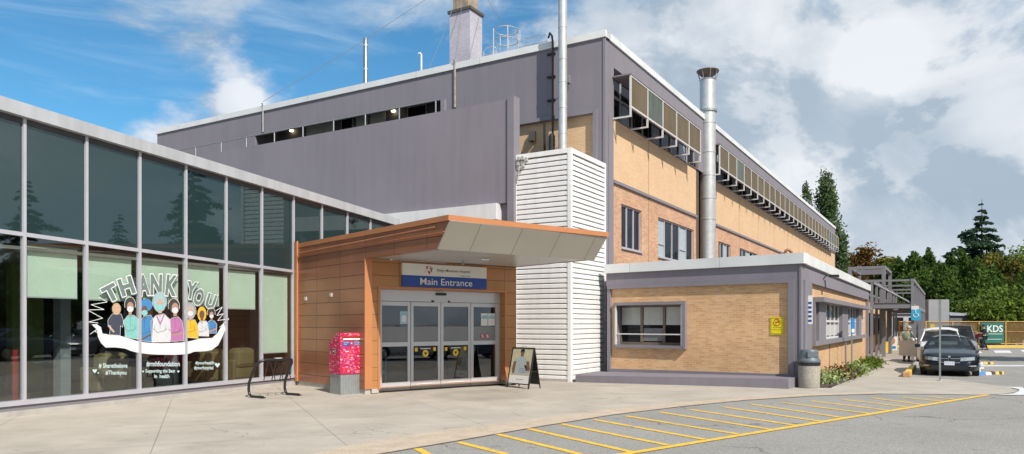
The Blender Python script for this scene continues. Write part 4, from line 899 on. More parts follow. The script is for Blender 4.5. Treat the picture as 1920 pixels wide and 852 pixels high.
# eight workers
FOLD = mat('paint_fold', (.07, .08, .10), .8, var=0)
def C(n, c): return mat('paint_' + n, tuple(x * .82 + .03 for x in c), .8, var=.08, vs=25)
skins = [C('skin_light', (.62, .40, .30)), C('skin_mid', (.48, .27, .17)), C('skin_dark', (.14, .060, .035))]
def ell(cx, cy, rx, ry, n=14): return [(cx + rx * math.cos(2 * math.pi * k / n), cy + ry * math.sin(2 * math.pi * k / n)) for k in range(n)]
def worker(hx, hy, hr, body, bm, skin, hair, hm, mask=None, arm=None, extra=None, outline=True):
    b = ppoly('painted_worker', body, bm, .019)
    ppoly('neck', [(hx - hr * .35, hy + hr * .6), (hx + hr * .35, hy + hr * .6), (hx + hr * .4, hy + hr * 1.9), (hx - hr * .4, hy + hr * 1.9)], skin, .0205, b)
    if hair: ppoly('hair', hair, hm, .0200, b)
    ppoly('face', ell(hx, hy, hr * .82, hr * 1.25), skin, .0215, b)
    ey = MB(); pstroke(ey, [(hx - hr * .5, hy - hr * .15), (hx - hr * .15, hy - hr * .15)], .45, .0225); pstroke(ey, [(hx + hr * .15, hy - hr * .15), (hx + hr * .5, hy - hr * .15)], .45, .0225); ey.build('eyes', INK, b)
    if mask: ppoly('mask', ell(hx, hy + hr * .55, hr * .8, hr * .75, 12), mask, .0235, b)
    if arm: 
        ms = MB(); pstroke(ms, arm, 3.4, .0212); ms.build('arms', skin, b)
    ol = MB(); pstroke(ol, body + body[:1], .55, .0245); ol.build('outline', PW_, b)
    fl_ = MB(); x0, y0 = hx, hy + hr * 2.2; yb_ = max(p[1] for p in body); mid = (y0 + yb_) / 2
    pstroke(fl_, [(hx - hr * .5, y0 - hr * .4), (hx, y0 + hr * .4), (hx + hr * .5, y0 - hr * .4)], .4, .0250); pstroke(fl_, [(hx, y0 + hr * .4), (hx, mid)], .35, .0250)
    pstroke(fl_, [(hx - hr * 1.5, mid), (hx - hr * .6, mid + hr * .9), (hx + hr * .9, mid + hr * .5), (hx + hr * 1.5, mid)], .45, .0256); pstroke(fl_, [(hx - hr * 1.1, mid - hr * .8), (hx - hr * 1.2, mid + hr * .2)], .35, .0262); pstroke(fl_, [(hx + hr * 1.1, mid - hr * .8), (hx + hr * 1.2, mid + hr * .2)], .35, .0268)
    fl_.build('fold_lines', FOLD, b)
    return b
navy = C('navy', (.025, .035, .07)); teal = C('teal', (.22, .56, .52)); blue = C('blue', (.03, .24, .55)); wht = C('coat', (.72, .72, .74)); pink = C('pink', (.52, .16, .40)); yel = C('yellow', (.72, .55, .05)); blk = C('black', (.02, .018, .018)); blond = C('blond', (.58, .40, .16)); mint = C('mint', (.25, .62, .60))
worker(243, 315, 22, [(185, 395), (215, 352), (240, 350), (275, 352), (290, 400), (285, 440), (270, 430), (268, 495), (195, 490), (205, 430), (188, 430)], navy, skins[0], ell(243, 318, 30, 40), blond, None, [(190, 430), (225, 470)])
worker(335, 305, 27, [(288, 400), (320, 360), (360, 360), (388, 385), (386, 520), (300, 505), (300, 450)], teal, skins[1], ell(333, 290, 34, 48), blk, wht, None)
worker(430, 330, 26, [(400, 400), (425, 368), (470, 358), (487, 385), (480, 538), (405, 530)], blue, skins[2], ell(440, 292, 42, 42), blue, mint, [(405, 525), (470, 490)])
worker(533, 290, 30, [(472, 400), (505, 362), (560, 350), (600, 390), (606, 470), (600, 538), (480, 540), (474, 470)], wht, skins[0], ell(530, 275, 44, 66), C('hairnet', (.36, .55, .58)), mint, None)
b_ = mu; mk = MB(); pstroke(mk, [(510, 360), (535, 420), (560, 355)], 2.2, .0245); mk.build('lapel', pink, mu)
worker(633, 312, 28, [(597, 390), (615, 378), (655, 370), (680, 400), (692, 470), (688, 530), (605, 535)], pink, skins[1], ell(625, 300, 34, 48), blk, wht, [(615, 490), (680, 480)])
worker(735, 335, 24, [(704, 400), (720, 390), (765, 390), (785, 430), (788, 515), (712, 508)], yel, skins[0], ell(735, 335, 34, 55), C('hood_white', (.42, .42, .45)), wht, None)
worker(812, 355, 22, [(786, 420), (800, 398), (840, 398), (858, 430), (858, 500), (792, 498)], wht, skins[2], ell(812, 352, 30, 50), yel, None, None)
worker(876, 358, 17, [(846, 410), (865, 395), (895, 398), (912, 420), (908, 480), (858, 480)], blue, skins[1], ell(874, 345, 22, 28), blk, wht, [(865, 470), (905, 450)])
ol = MB()
for cx, cy, rx, ry in ((333, 290, 37, 52), (530, 275, 48, 70), (625, 300, 38, 52), (735, 335, 38, 58), (874, 345, 27, 36)): p = ell(cx, cy, rx, ry, 18); pstroke(ol, p[8:] + p[:2], .7, .026)
ol.build('halo_lines', PW_, mu)
def ptext(s, x, y, w, h):
    V, F = text_mesh(s, bold=.02); xs = [a[0] for a in V]; ys = [a[1] for a in V]; cx, cy = (min(xs) + max(xs)) / 2, (min(ys) + max(ys)) / 2; kx = w / (max(xs) - min(xs)); ky = h / (max(ys) - min(ys))
    MB().add([GP(*Z3(x + (a[0] - cx) * kx, y - (a[1] - cy) * ky), .014) for a in V], F).build('hashtag_lettering', C('pale_ink', (.60, .74, .74)), mu)
ptext('# Sharethelove', 220, 697, 192, 34); ptext('#Thankyou', 240, 746, 140, 36); ptext('#rmhfoundation', 553, 685, 222, 38); ptext('Supporting the Best', 535, 734, 198, 30); ptext('In  health', 545, 766, 100, 26); ptext('#yourhealth', 832, 680, 126, 30); ptext('#yourhospital', 824, 713, 128, 30)
def heart(x, y, r):
    ppoly('heart', [(x, y + r), (x - r, y - r * .1), (x - r * .8, y - r * .8), (x - r * .3, y - r * .8), (x, y - r * .35), (x + r * .3, y - r * .8), (x + r * .8, y - r * .8), (x + r, y - r * .1)], MATS['paint_pale_ink'], .014)
heart(98, 732, 15); heart(122, 745, 6); heart(915, 692, 17); heart(420, 735, 7); heart(655, 735, 8)
# ------------------------------------------------------------ roof things
def P3(x, y, Y): return Vector(((x - CX) / FPX * Y, Y, HC + (HY - y) / FPX * Y))
# flue on the louvred tower
fx = MF.pt(MF.t(1055 - 14), .55, 0); fx = MF.pt(MF.t(1055, .55), .55, 0)
print('flue px', CX + fx.x / fx.y * FPX, 'r', 8 / FPX * fx.y)
fl = thing('steel_flue', 'tall slim steel flue rising from the white louvred tower past the roof edge', 'flue', (fx.x, fx.y, ZTW))
rr = 8.3 / FPX * fx.y
MB().lathe((fx.x, fx.y, 0), [(rr, ZTW - .05), (rr, 14.2)], 20).build('pipe', GALV, fl, smooth=True)
for z in (7.9, 8.75, 9.6, 10.35, 11.4, 12.3): MB().lathe((fx.x, fx.y, 0), [(rr + .001, z - .03), (rr + .010, z - .02), (rr + .010, z + .02), (rr + .001, z + .03)], 20).build('joint_ring', GALV, fl, smooth=True)
MB().lathe((fx.x, fx.y, 0), [(rr + .06, ZTW), (rr + .06, ZTW + .05), (rr, ZTW + .10)], 20).build('collar', WHITE, fl)
t0 = MF.t(1067); z0 = MF.z(1067, 150)
MB().box(MF, t0 - .05, t0 + .05, .0, .14, z0 - .12, z0 + .12).tube([MF.pt(t0 - .02, .02, z0 - .25), MF.pt(t0 + .1, .45, z0 - .02)], .015, 6).build('wall_bracket', STEEL, fl)
cb = thing('black_cable_riser', 'black cable riser bracketed to the grey wall beside the slim steel flue', 'cable', MF.pt(MF.t(1036), .1, 8))
t_ = MF.t(1036.5, .12)
MB().tube([MF.pt(t_, .12, 7.0), MF.pt(t_, .12, ZT - .1), MF.pt(t_ + .02, .14, ZT + .15), MF.pt(t_ + .15, .05, ZT + .30), MF.pt(t_ + .28, -.1, ZT + .22)], .035, 8).build('cable', BLACK, cb)
for y in (100, 143, 187): z = MF.z(1036, y, .1); MB().box(MF, t_ - .05, t_ + .25, .0, .10, z - .025, z + .025).build('bracket', BLACK, cb)
tb = MF.t(1029); MB().tube([MF.pt(tb, .3, 6.9), MF.pt(tb, .3, 8.45)], .04, 8).build('thin_pipe', BLACK, cb)
tb = MF.t(1036, .4); MB().lathe(MF.pt(tb, .45, 0), [(.11, 6.9), (.11, 7.9), (.07, 7.98)], 14).build('gas_bottle', mat('black_metal', (.03, .03, .032), .35), cb)
tb = MF.t(1044, .5); MB().tube([MF.pt(tb, .5, 6.9), MF.pt(tb, .5, 7.5)], .025, 8).build('white_pipe', WHITE, cb)
t_, z_ = MF.hit(998, 255); MB().box(MF, t_ - .12, t_ + .12, -.1, .10, z_ - .22, z_ + .16).build_ if False else None
o = MB().hexa([MF.pt(t_ - .1, -.09, z_ - .2), MF.pt(t_ + .1, -.09, z_ - .2), MF.pt(t_ + .1, .16, z_ - .2), MF.pt(t_ - .1, .16, z_ - .2), MF.pt(t_ - .1, -.09, z_ + .15), MF.pt(t_ + .1, -.09, z_ + .15), MF.pt(t_ + .1, .05, z_ + .15), MF.pt(t_ - .1, .05, z_ + .15)]).single('wall_light', mat('fixture_dark', (.06, .05, .045), .5), 'small dark wall light on the buff brick above the louvred tower', 'wall light')
# junction hardware on the tower
jb = MB(); 
for k, (x, y) in enumerate(((973, 298), (980, 297), (987, 299), (972, 308), (981, 310))):
    t_, z_ = TL.hit(x, y, .05); jb.box(TL, t_ - .04, t_ + .04, .01, .10, z_ - .05, z_ + .05)
t_, z_ = TL.hit(972, 312, .05); jb.tube([TL.pt(t_, .05, z_ + .2), TL.pt(t_ - .03, .06, z_ - .1), TL.pt(t_ + .03, .05, z_ - .45)], .018, 6)
jb.single('floodlight_cluster', mat('cluster_grey', (.40, .40, .38), .5), 'cluster of small grey junction boxes and cable at the top left of the louvred tower', 'junction box')
# capped flue in front of the side wall
q = MS.pt(MS.t(1327), .75, 0); Yq = q.y; X = (1327 - CX) / FPX * Yq; q = Vector((X, Yq, 0)); rr = 14.5 / FPX * Yq
zt = HC + (HY - 150) / FPX * Yq; zc = HC + (HY - 136) / FPX * Yq
cf = thing('capped_flue', 'wide steel flue with a flared cap standing before the sun screens', 'flue', (q.x, q.y, 3.4))
MB().lathe(q, [(rr, 3.3), (rr, zt)], 28).build('pipe', GALV, cf, smooth=True)
for y in (207, 232, 287, 330, 373, 412): z = HC + (HY - y) / FPX * Yq; MB().lathe(q, [(rr, z - .03), (rr + .02, z - .02), (rr + .02, z + .02), (rr, z + .03)], 28).build('joint_ring', GALV, cf, smooth=True)
z = HC + (HY - 209) / FPX * Yq; MB().lathe(q, [(rr, z - .06), (rr + .06, z - .05), (rr + .06, z + .05), (rr, z + .06)], 28).build('collar', STEEL, cf)
MB().lathe(q, [(rr + .02, zt - .04), (rr + .04, zt), (rr * .8, zt + .01)], 28).build('lip', GALV, cf)
MB().lathe(q, [(rr * .9, zc - .14), (rr * 1.42, zc + .03), (rr * 1.42, zc + .06), (rr * .6, zc + .13), (.02, zc + .15)], 28).build('cap', mat('rusty_cap', (.16, .12, .09), .6, .3, var=.3, vs=8), cf)
for k in range(8): a = k * math.pi / 4; MB().tube([q + Vector((rr * math.cos(a), rr * math.sin(a), zt - .05)), q + Vector((rr * 1.36 * math.cos(a), rr * 1.36 * math.sin(a), zc + .03))], .018, 6).build('cap_strut', STEEL, cf)
# small gooseneck on the wing roof
Yg = 22.0; g0 = P3(1484, 470, Yg); g0.z = Z1
gk = thing('copper_gooseneck', 'small brown gooseneck vent on the roof of the brick wing', 'vent', g0)
hh_ = (HC + (HY - 461) / FPX * Yg) - Z1
pts = [g0 + Vector((0, 0, -.05)), g0 + Vector((0, 0, hh_ * .5))] + [g0 + Vector((-.10 + .10 * math.cos(a), 0, hh_ * .5 + .12 * math.sin(a))) for a in (0.5, 1.1, 1.6, 2.2, 2.8, 3.4)]
MB().tube(pts, .045, 10).build('pipe', mat('brown_copper', (.28, .13, .07), .5, .4, var=.4, vs=20), gk, smooth=True); MB().lathe(g0, [(.10, -.02), (.08, .06)], 12).build('flashing', GALV, gk)
# brick chimney
Yc = 36.0; cc = P3(881, 60, Yc); cc.z = 10.5; zct = HC + (HY - 17) / FPX * Yc
CF = Fr((cc.x, cc.y), v, (-u[0], -u[1])); CS = Fr((cc.x, cc.y), u, (-v[0], -v[1])); cw, cd = CF.t(843), CS.t(904)
chm = thing('brick_chimney', 'square pale brick chimney with a dark cap on the hospital roof', 'chimney', cc)
CB = brick('white_brick', (.50, .47, .52), (.42, .40, .45), (.34, .32, .36), big=.1)
MB().prism([CF.pt(0, 0, 10.5), CF.pt(cw, 0, 10.5), CF.pt(cw, -cd, 10.5), CF.pt(0, -cd, 10.5)], (0, 0, zct - 10.5)).build('shaft', CB, chm)
MB().prism([CF.pt(-.08, .08, zct), CF.pt(cw + .08, .08, zct), CF.pt(cw + .08, -cd - .08, zct), CF.pt(-.08, -cd - .08, zct)], (0, 0, .14)).build('cap', mat('dark_cap', (.08, .07, .06), .7), chm)
MB().prism([CF.pt(.2, -.12, zct + .14), CF.pt(cw - .12, -.12, zct + .14), CF.pt(cw - .12, -cd + .12, zct + .14), CF.pt(.2, -cd + .12, zct + .14)], (0, 0, 1.2)).build('liner', mat('tan_liner', (.36, .28, .20), .8, var=.25, streak=.3), chm)
# thin flue, white vent
a = P3(685.5, 150, 37); a.z = 11
tf = thing('thin_flue', 'thin grey flue standing alone on the roof left of the chimney', 'flue', a); zt = HC + (HY - 73) / FPX * 37
MB().lathe((a.x, a.y, 0), [(.115, 10.9), (.115, zt), (.08, zt + .05)], 14).build('pipe', mat('flue_grey', (.22, .24, .24), .4, .6, var=.1), tf, smooth=True)
for z in (zt - .35, zt - 1.55): MB().lathe((a.x, a.y, 0), [(.125, z - .04), (.125, z + .04)], 14).build('joint_ring', GALV, tf)
a = P3(790, 125, 33); a.z = 11
MB().tube([a, Vector((a.x, a.y, P3(0, 103, 33).z)), Vector((a.x - .05, a.y, P3(0, 100, 33).z)), Vector((a.x - .14, a.y, P3(0, 101, 33).z))], .045, 8).single('white_vent', WHITE, 'small white bent vent pipe on the roof edge left of the chimney', 'vent')
# roof ladder with hoops and guard rails
la = thing('roof_ladder', 'galvanised caged ladder head and guard rails above the roof edge', 'ladder', MF.pt(MF.t(948), -.6, ZT))
tl = MF.t(948, -.6); zl = MF.z(948, 57, -.6)
for dt in (-.30, .30): MB().tube([MF.pt(tl + dt, -.25, ZT - .1), MF.pt(tl + dt, -.25, zl)], .022, 6).build('stile', GALV, la)
for dt, oo in ((-.42, -.9), (.42, -.9), (-.2, -1.15), (.2, -1.15)): MB().tube([MF.pt(tl + dt, oo, ZT - .1), MF.pt(tl + dt, oo, zl)], .018, 6).build('hoop_post', GALV, la)
for z in (zl, zl - .38, ): MB().tube([MF.pt(tl + .42 * math.cos(a_), -.65 + .45 * math.sin(a_), z) for a_ in [k * math.pi / 8 for k in range(16)]], .018, 6, True).build('hoop', GALV, la)
for x0, x1, y0 in ((907, 930, 100), (972, 1028, 80)):
    ta, tb2 = MF.t(x0, -.4), MF.t(x1, -.4); zz = ZT + .50
    MB().tube([MF.pt(ta, -.4, ZT), MF.pt(ta, -.4, zz - .12), MF.pt(ta - .12, -.4, zz), MF.pt(tb2 + .1, -.4, zz), MF.pt(tb2, -.4, zz - .1), MF.pt(tb2, -.4, ZT)], .02, 6).tube([MF.pt(ta, -.4, ZT + .25), MF.pt(tb2, -.4, ZT + .25)], .015, 6).build('guard_rail', GALV, la)
# rooftop rail at the far end of the side wall
fr_ = thing('far_roof_rail', 'small guard rail on the roof at the far end of the hospital block', 'railing', MS.pt(47, -1, ZT))
MB().tube([MS.pt(44, -.8, ZT), MS.pt(44, -.8, ZT + 1.1), MS.pt(52, -.8, ZT + 1.1), MS.pt(52, -.8, ZT)], .04, 6).tube([MS.pt(44, -.8, ZT + .55), MS.pt(52, -.8, ZT + .55)], .03, 6).build('rail', STEEL, fr_)
for k in range(1, 6): MB().tube([MS.pt(44 + k * 1.35, -.8, ZT), MS.pt(44 + k * 1.35, -.8, ZT + 1.1)], .03, 6).build('post', STEEL, fr_)
# guy wires and their wall conduits
def wire(px, Ys, lab, r=.012):
    pts = [P3(x, y, Y) for (x, y), Y in zip(px, Ys)]
    if len(pts) == 2: pts = [pts[0], pts[0].lerp(pts[1], .5) + Vector((0, 0, -.12)), pts[1]]
    MB().tube(pts, r, 5).single('guy_wire', mat('wire_grey', (.16, .17, .19), .6), lab, 'wire', 'guy wires above the roof')
t1 = MF.pt(MF.t(493), .05, 0)
wire([(493, 191), (800, -2)], [t1.y, 34], 'long thin wire sloping up from the left roof edge across the blue sky')
wire([(805, 126), (848, 18)], [29, 36], 'short thin wire left of the brick chimney'); wire([(957, 58), (912, -5)], [26, 36], 'short thin wire right of the brick chimney'); wire([(854, 110), (866, 5)], [27.5, 36], 'thin wire crossing the face of the brick chimney')
def conduit(x, y0, y1, lab, m, r=.035):
    t_ = MF.t(x, .05); MB().tube([MF.pt(t_, .05, MF.z(x, y1, .05)), MF.pt(t_, .05, ZT - .02), MF.pt(t_, .10, ZT + .12)], r, 6).single('wall_conduit', m, lab, 'conduit')
conduit(493, 191, 248, 'grey vertical conduit below the left end of the long wire', STEEL); conduit(853, 107, 202, 'weathered tan vertical conduit on the grey wall below the chimney', mat('tan_conduit', (.30, .26, .22), .7, var=.3, vs=6), .045)
# lamp on the glass reflected bracket
t_, z_ = GF.hit(670, 413, .2); bl = thing('wall_camera', 'small dark camera bracket on the upper lobby glass beside the canopy', 'camera', GF.pt(t_, .1, z_))
MB().box(GF, t_ - .05, t_ + .12, .06, .16, z_ - .05, z_ + .04).build('body', BLACK, bl); MB().tube([GF.pt(t_, .0, z_ - .1), GF.pt(t_, .12, z_ - .02)], .02, 6).build('arm', BLACK, bl)

# ------------------------------------------------------------ mailbox
a = gp(637.8, 741.4); md = az(50); MBF = Fr((a.x, a.y), md, (md[1], -md[0])); mw, mdp = .585, .57
mbx = thing('mailbox', 'pink and red patterned street mailbox on a grey base', 'mailbox', MBF.pt(mw / 2, -mdp / 2, a.z))
def mailmat():
    m = bpy.data.materials.new('mailbox_pattern'); m.use_nodes = True; nt = m.node_tree; N = nt.nodes; L = nt.links; b = N['Principled BSDF']; b.inputs['Roughness'].default_value = .4
    g = N.new('ShaderNodeNewGeometry'); mp = N.new('ShaderNodeMapping'); mp.inputs['Rotation'].default_value = (.5, .6, .8); mp.inputs['Scale'].default_value = (1, 1, 1.6); L.new(g.outputs['Position'], mp.inputs[0])
    vo = N.new('ShaderNodeTexVoronoi'); vo.inputs['Scale'].default_value = 22; L.new(mp.outputs[0], vo.inputs['Vector'])
    s = N.new('ShaderNodeSeparateColor'); L.new(vo.outputs['Color'], s.inputs[0]); cr = N.new('ShaderNodeValToRGB'); cr.color_ramp.interpolation = 'CONSTANT'; L.new(s.outputs[0], cr.inputs[0])
    cols = [(0, (.50, .012, .03)), (.30, (.52, .015, .10)), (.52, (.62, .05, .11)), (.68, (.33, .01, .11)), (.80, (.68, .16, .20)), (.90, (.20, .07, .36)), (.95, (.68, .36, .42))]
    while len(cr.color_ramp.elements) < len(cols): cr.color_ramp.elements.new(.5)
    for e, (p, c) in zip(cr.color_ramp.elements, cols): e.position = p; e.color = (*c, 1)
    L.new(cr.outputs[0], b.inputs['Base Color']); return m
MAIL = mailmat(); zb0 = .47 + a.z; zf_ = 1.435 + a.z
pr = [(0, zb0), (0, zf_ - .03), (-.03, zf_), (-.14, zf_ - .005), (-.30, zf_ - .07), (-.45, zf_ - .15), (-mdp, zf_ - .24), (-mdp, zb0)]
MB().prism([MBF.pt(0, o, z) for o, z in pr], MBF.d * mw).build('box', MAIL, mbx, bevel=.012)
MB().box(MBF, .02, mw - .02, -mdp + .02, -.02, a.z, zb0 - .004).build('base', STEEL, mbx)
ri = MB()
for k in range(9): q = .02 + (mw - .055) * k / 8; ri.box(MBF, q, q + .02, -.02, -.012, a.z + .01, zb0 - .01)
ri.build('base_ribs', mat('base_grey', (.30, .31, .32), .5, .3), mbx)
MB().box(MBF, .06, mw - .05, .001, .035, zf_ - .10, zf_ - .065).build('slot_hood', mat('mail_red', (.50, .02, .02), .4), mbx)
MB().box(MBF, .07, mw - .06, .001, .02, zf_ - .165, zf_ - .125).build('deposit_flap', ivory, mbx)
MB().box(MBF, .06, .25, .001, .006, zf_ - .30, zf_ - .20).build('blue_label', SB, mbx); MB().box(MBF, .33, .52, .001, .006, zf_ - .29, zf_ - .20).build('blue_label', SB, mbx)
for s_, tt_ in (('CANADA', .155), ('POST', .155), ('POSTES', .425), ('CANADA', .425)):
    pass
text_on('label_lettering', MBF, 'CANADA', .155, zf_ - .225, .15, .03, .009, ivory, mbx); text_on('label_lettering', MBF, 'POST', .135, zf_ - .27, .10, .03, .009, ivory, mbx)
text_on('label_lettering', MBF, 'POSTES', .42, zf_ - .225, .14, .028, .009, ivory, mbx); text_on('label_lettering', MBF, 'CANADA', .42, zf_ - .265, .15, .03, .009, ivory, mbx)
MB().poly([MBF.pt(.29 + .04 * math.cos(k * .628), .004, zf_ - .245 + .04 * math.sin(k * .628)) for k in range(10)]).build('emblem', MATS['mail_red'], mbx)
MB().poly([MBF.pt(.262, .007, zf_ - .265), MBF.pt(.315, .007, zf_ - .243), MBF.pt(.262, .007, zf_ - .222), MBF.pt(.275, .007, zf_ - .243)]).build('emblem_wing', ivory, mbx)
MB().box(MBF, .13, .21, .001, .01, zf_ - .445, zf_ - .42).build('lock_plate', FRAMEL, mbx)
MSd = Fr(MBF.pt(0, 0, 0), (-MBF.n.x, -MBF.n.y), (-md[0], -md[1]))
ctr, cz = .30, a.z + 1.0
MB().poly([MSd.pt(ctr + .085 * math.cos(k * .5236), .004, cz + .085 * math.sin(k * .5236)) for k in range(12)]).build('side_emblem', mat('cream', (.70, .62, .45), .5, var=0), mbx)
MB().poly([MSd.pt(ctr + .072 * math.cos(k * .5236), .006, cz + .072 * math.sin(k * .5236)) for k in range(12)]).build('side_emblem_disc', BLACK, mbx)
MB().poly([MSd.pt(ctr - .05, .008, cz - .035), MSd.pt(ctr + .06, .008, cz), MSd.pt(ctr - .05, .008, cz + .04), MSd.pt(ctr - .02, .008, cz)]).build('side_emblem_wing', MATS['cream'], mbx)

# ------------------------------------------------------------ bicycle rack
h1, h2 = gp(468, 746), gp(535.5, 741); ft = (gp(489, 747.5) - h1 + gp(558.7, 742.5) - h2) / 2; ft = ft.normalized(); along = (h2 - h1)
rk = thing('bicycle_rack', 'black bent tube bicycle rack with zigzag wire holders', 'bicycle rack', h1.lerp(h2, .5))
Z = lambda p, f_, z: p + ft * f_ + Vector((0, 0, z))
RT = mat('rack_black', (.022, .020, .024), .28, .2, var=.15)
def upr(p): return [Z(p, .42, .03), Z(p, .06, .03), Z(p, .0, .07), Z(p, -.03, .17), Z(p, -.02, .32), Z(p, .10, .58)]
aa = along.normalized(); zt_ = .84
path = upr(h1) + [Z(h1, .17, .73) + aa * .02, Z(h1, .22, .80) + aa * .08, Z(h1, .24, zt_) + aa * .18] + [Z(h2, .24, zt_) - aa * .12, Z(h2, .23, .82) - aa * .03, Z(h2, .20, .76)] + upr(h2)[::-1]
MB().tube(path, .030, 12).build('frame', RT, rk, smooth=True)
MB().box(Fr(h1.lerp(h2, .58), (aa.x, aa.y), (ft.x, ft.y)), -.07, .07, .20, .27, zt_ + .025, zt_ + .036).build('label', ivory, rk)
L_ = along.length
for k in range(3):
    b0 = .20 + k * .165 * L_ / .87
    p0, p1 = h1 + aa * (b0 * L_ + .02), 0
    s0 = L_ * (.25 + .22 * k); top_ = Z(h1 + aa * (s0 + .05), .24, zt_ - .02); bl_ = Z(h1 + aa * (s0 - .09), .28, .40); br_ = Z(h1 + aa * (s0 + .17), .28, .38)
    ext = (bl_ - top_) * .0
    MB().tube([top_, bl_, bl_ + Vector((0, 0, -.03)), br_ + Vector((0, 0, -.02)), br_ + Vector((0, 0, .04)), top_ + aa * .02], .010, 6).build('wire_holder', RT, rk)
for h in (h1, h2): MB().box(Fr(h, (ft.x, ft.y), (-ft.y, ft.x)), .34, .46, -.05, .05, .012, .03).build('foot_plate', RT, rk)

# ------------------------------------------------------------ poster stand
pA, pB = gp(950, 726.5), gp(991, 730.5)
zA = HC - (654 - HY) / FPX * pA.y
dd = (pB - pA).normalized(); PF = Fr(pA, (dd.x, dd.y), (dd.y, -dd.x)); wd = (pB - pA).length; hp = 1.0; 
zpt = HC - (651 - HY) / FPX * (pA.y + .2) - pA.z; print('poster h', zpt, wd)
ps = thing('poster_stand', 'black A frame poster stand showing a person in a grey top, beside the louvred tower', 'sign', pA.lerp(pB, .5))
lean = .22
def PP(t, z, o=.0): return PF.pt(t, o - lean * z / zpt, pA.z + z)
def pbox(mb, t0, t1, z0, z1, o0, o1): return mb.hexa([PP(t0, z0, o0), PP(t1, z0, o0), PP(t1, z0, o1), PP(t0, z0, o1), PP(t0, z1, o0), PP(t1, z1, o0), PP(t1, z1, o1), PP(t0, z1, o1)])
fm = MB()
for t0, t1, z0, z1 in ((0, .03, 0, zpt), (wd - .03, wd, 0, zpt), (.03, wd - .03, zpt - .03, zpt), (.03, wd - .03, .10, .125)): pbox(fm, t0, t1, z0, z1, -.02, .012)
fm.build('frame', BLACK, ps)
wt = MATS['sign_white']; pb = pbox(MB(), .031, wd - .031, .126, zpt - .031, -.012, .0).build('sheet', wt, ps)
zL, zH = .126, zpt - .031; zl_ = zL + (zH - zL) * .24
pbox(MB(), .035, wd - .035, zl_ + .012, zH, .001, .003).build('picture_ground', mat('poster_cream', (.50, .46, .31), .6, var=.15, vs=14), ps)
pbox(MB(), .035, wd - .035, zl_, zl_ + .012, .001, .004).build('picture_line', mat('poster_ochre', (.6, .38, .08), .6), ps)
def q2(pts, m, o, nm): 
    Wp, Hp = wd - .07, zH - zl_
    return MB().poly([PP(.035 + x * Wp, zl_ + .012 + y * (Hp - .012), o) for x, y in pts]).build(nm, m, ps)
gsh = mat('poster_grey_top', (.36, .41, .41), .7, var=.12, vs=30); bsk = mat('poster_brown', (.20, .095, .055), .7, var=.1); 
q2([(.10, 0), (.92, 0), (.90, .18), (.78, .34), (.84, .55), (.68, .62), (.60, .72), (.42, .72), (.30, .64), (.12, .55), (.22, .34), (.16, .16)], gsh, .0045, 'picture_top')
q2([(.12, .50), (.26, .50), (.22, .05), (.14, .02), (.08, .2)], bsk, .0055, 'picture_arm'); q2([(.74, .50), (.86, .54), (.98, .22), (.90, .10), (.80, .26)], bsk, .0055, 'picture_arm')
q2([(.42, .70), (.58, .70), (.56, .78), (.44, .78)], bsk, .006, 'picture_neck'); q2([(.5 + .10 * math.cos(k * .5236), .86 + .10 * math.sin(k * .5236)) for k in range(12)], bsk, .0065, 'picture_face'); q2([(.40, .88), (.60, .88), (.59, .96), (.5, .99), (.41, .96)], BLACK, .007, 'picture_hair')
q2([(.66, .36), (.74, .38), (.86, .20), (.80, .14)], BLACK, .006, 'picture_strap')
for k in range(3): q2([(.42, .22 - k * .07), (.80, .22 - k * .07), (.80, .245 - k * .07), (.42, .245 - k * .07)], mat('poster_print', (.20, .24, .25), .7), .0062, 'picture_print')
q2([(.38, -.20), (.44, -.20), (.44, -.17), (.38, -.17)], RED, .003, 'picture_logo'); q2([(.47, -.20), (.72, -.20), (.72, -.18), (.47, -.18)], MATS['poster_print'], .003, 'picture_print')
bk_ = MB()
def PB(t, z, o=0): return PF.pt(t, -lean * 2 + .02 + lean * z / zpt * .9 + o, pA.z + z)
for t0, t1, z0, z1 in ((.02, .045, 0, zpt - .02), (wd - .045 + .03, wd + .03 - .02, 0, zpt - .02), (.045, wd - .02, .10, .125)):
    bk_.hexa([PB(t0, z0), PB(t1, z0), PB(t1, z0, .02), PB(t0, z0, .02), PB(t0, z1), PB(t1, z1), PB(t1, z1, .02), PB(t0, z1, .02)])
bk_.hexa([PB(.045, .126, .006), PB(wd - .015, .126, .006), PB(wd - .015, .126, .014), PB(.045, .126, .014), PB(.045, zpt - .04, .006), PB(wd - .015, zpt - .04, .006), PB(wd - .015, zpt - .04, .014), PB(.045, zpt - .04, .014)])
bk_.build('rear_frame', BLACK, ps)
MB().tube([PP(wd, zpt * .42, 0), PB(wd + .01, zpt * .42)], .008, 6).build('spreader', BLACK, ps)
MB().tube([PP(wd * .42, zpt, 0), PP(wd * .45, zpt + .03, 0), PP(wd * .6, zpt + .03, 0), PP(wd * .63, zpt, 0)], .006, 6).build('handle', STEEL, ps)

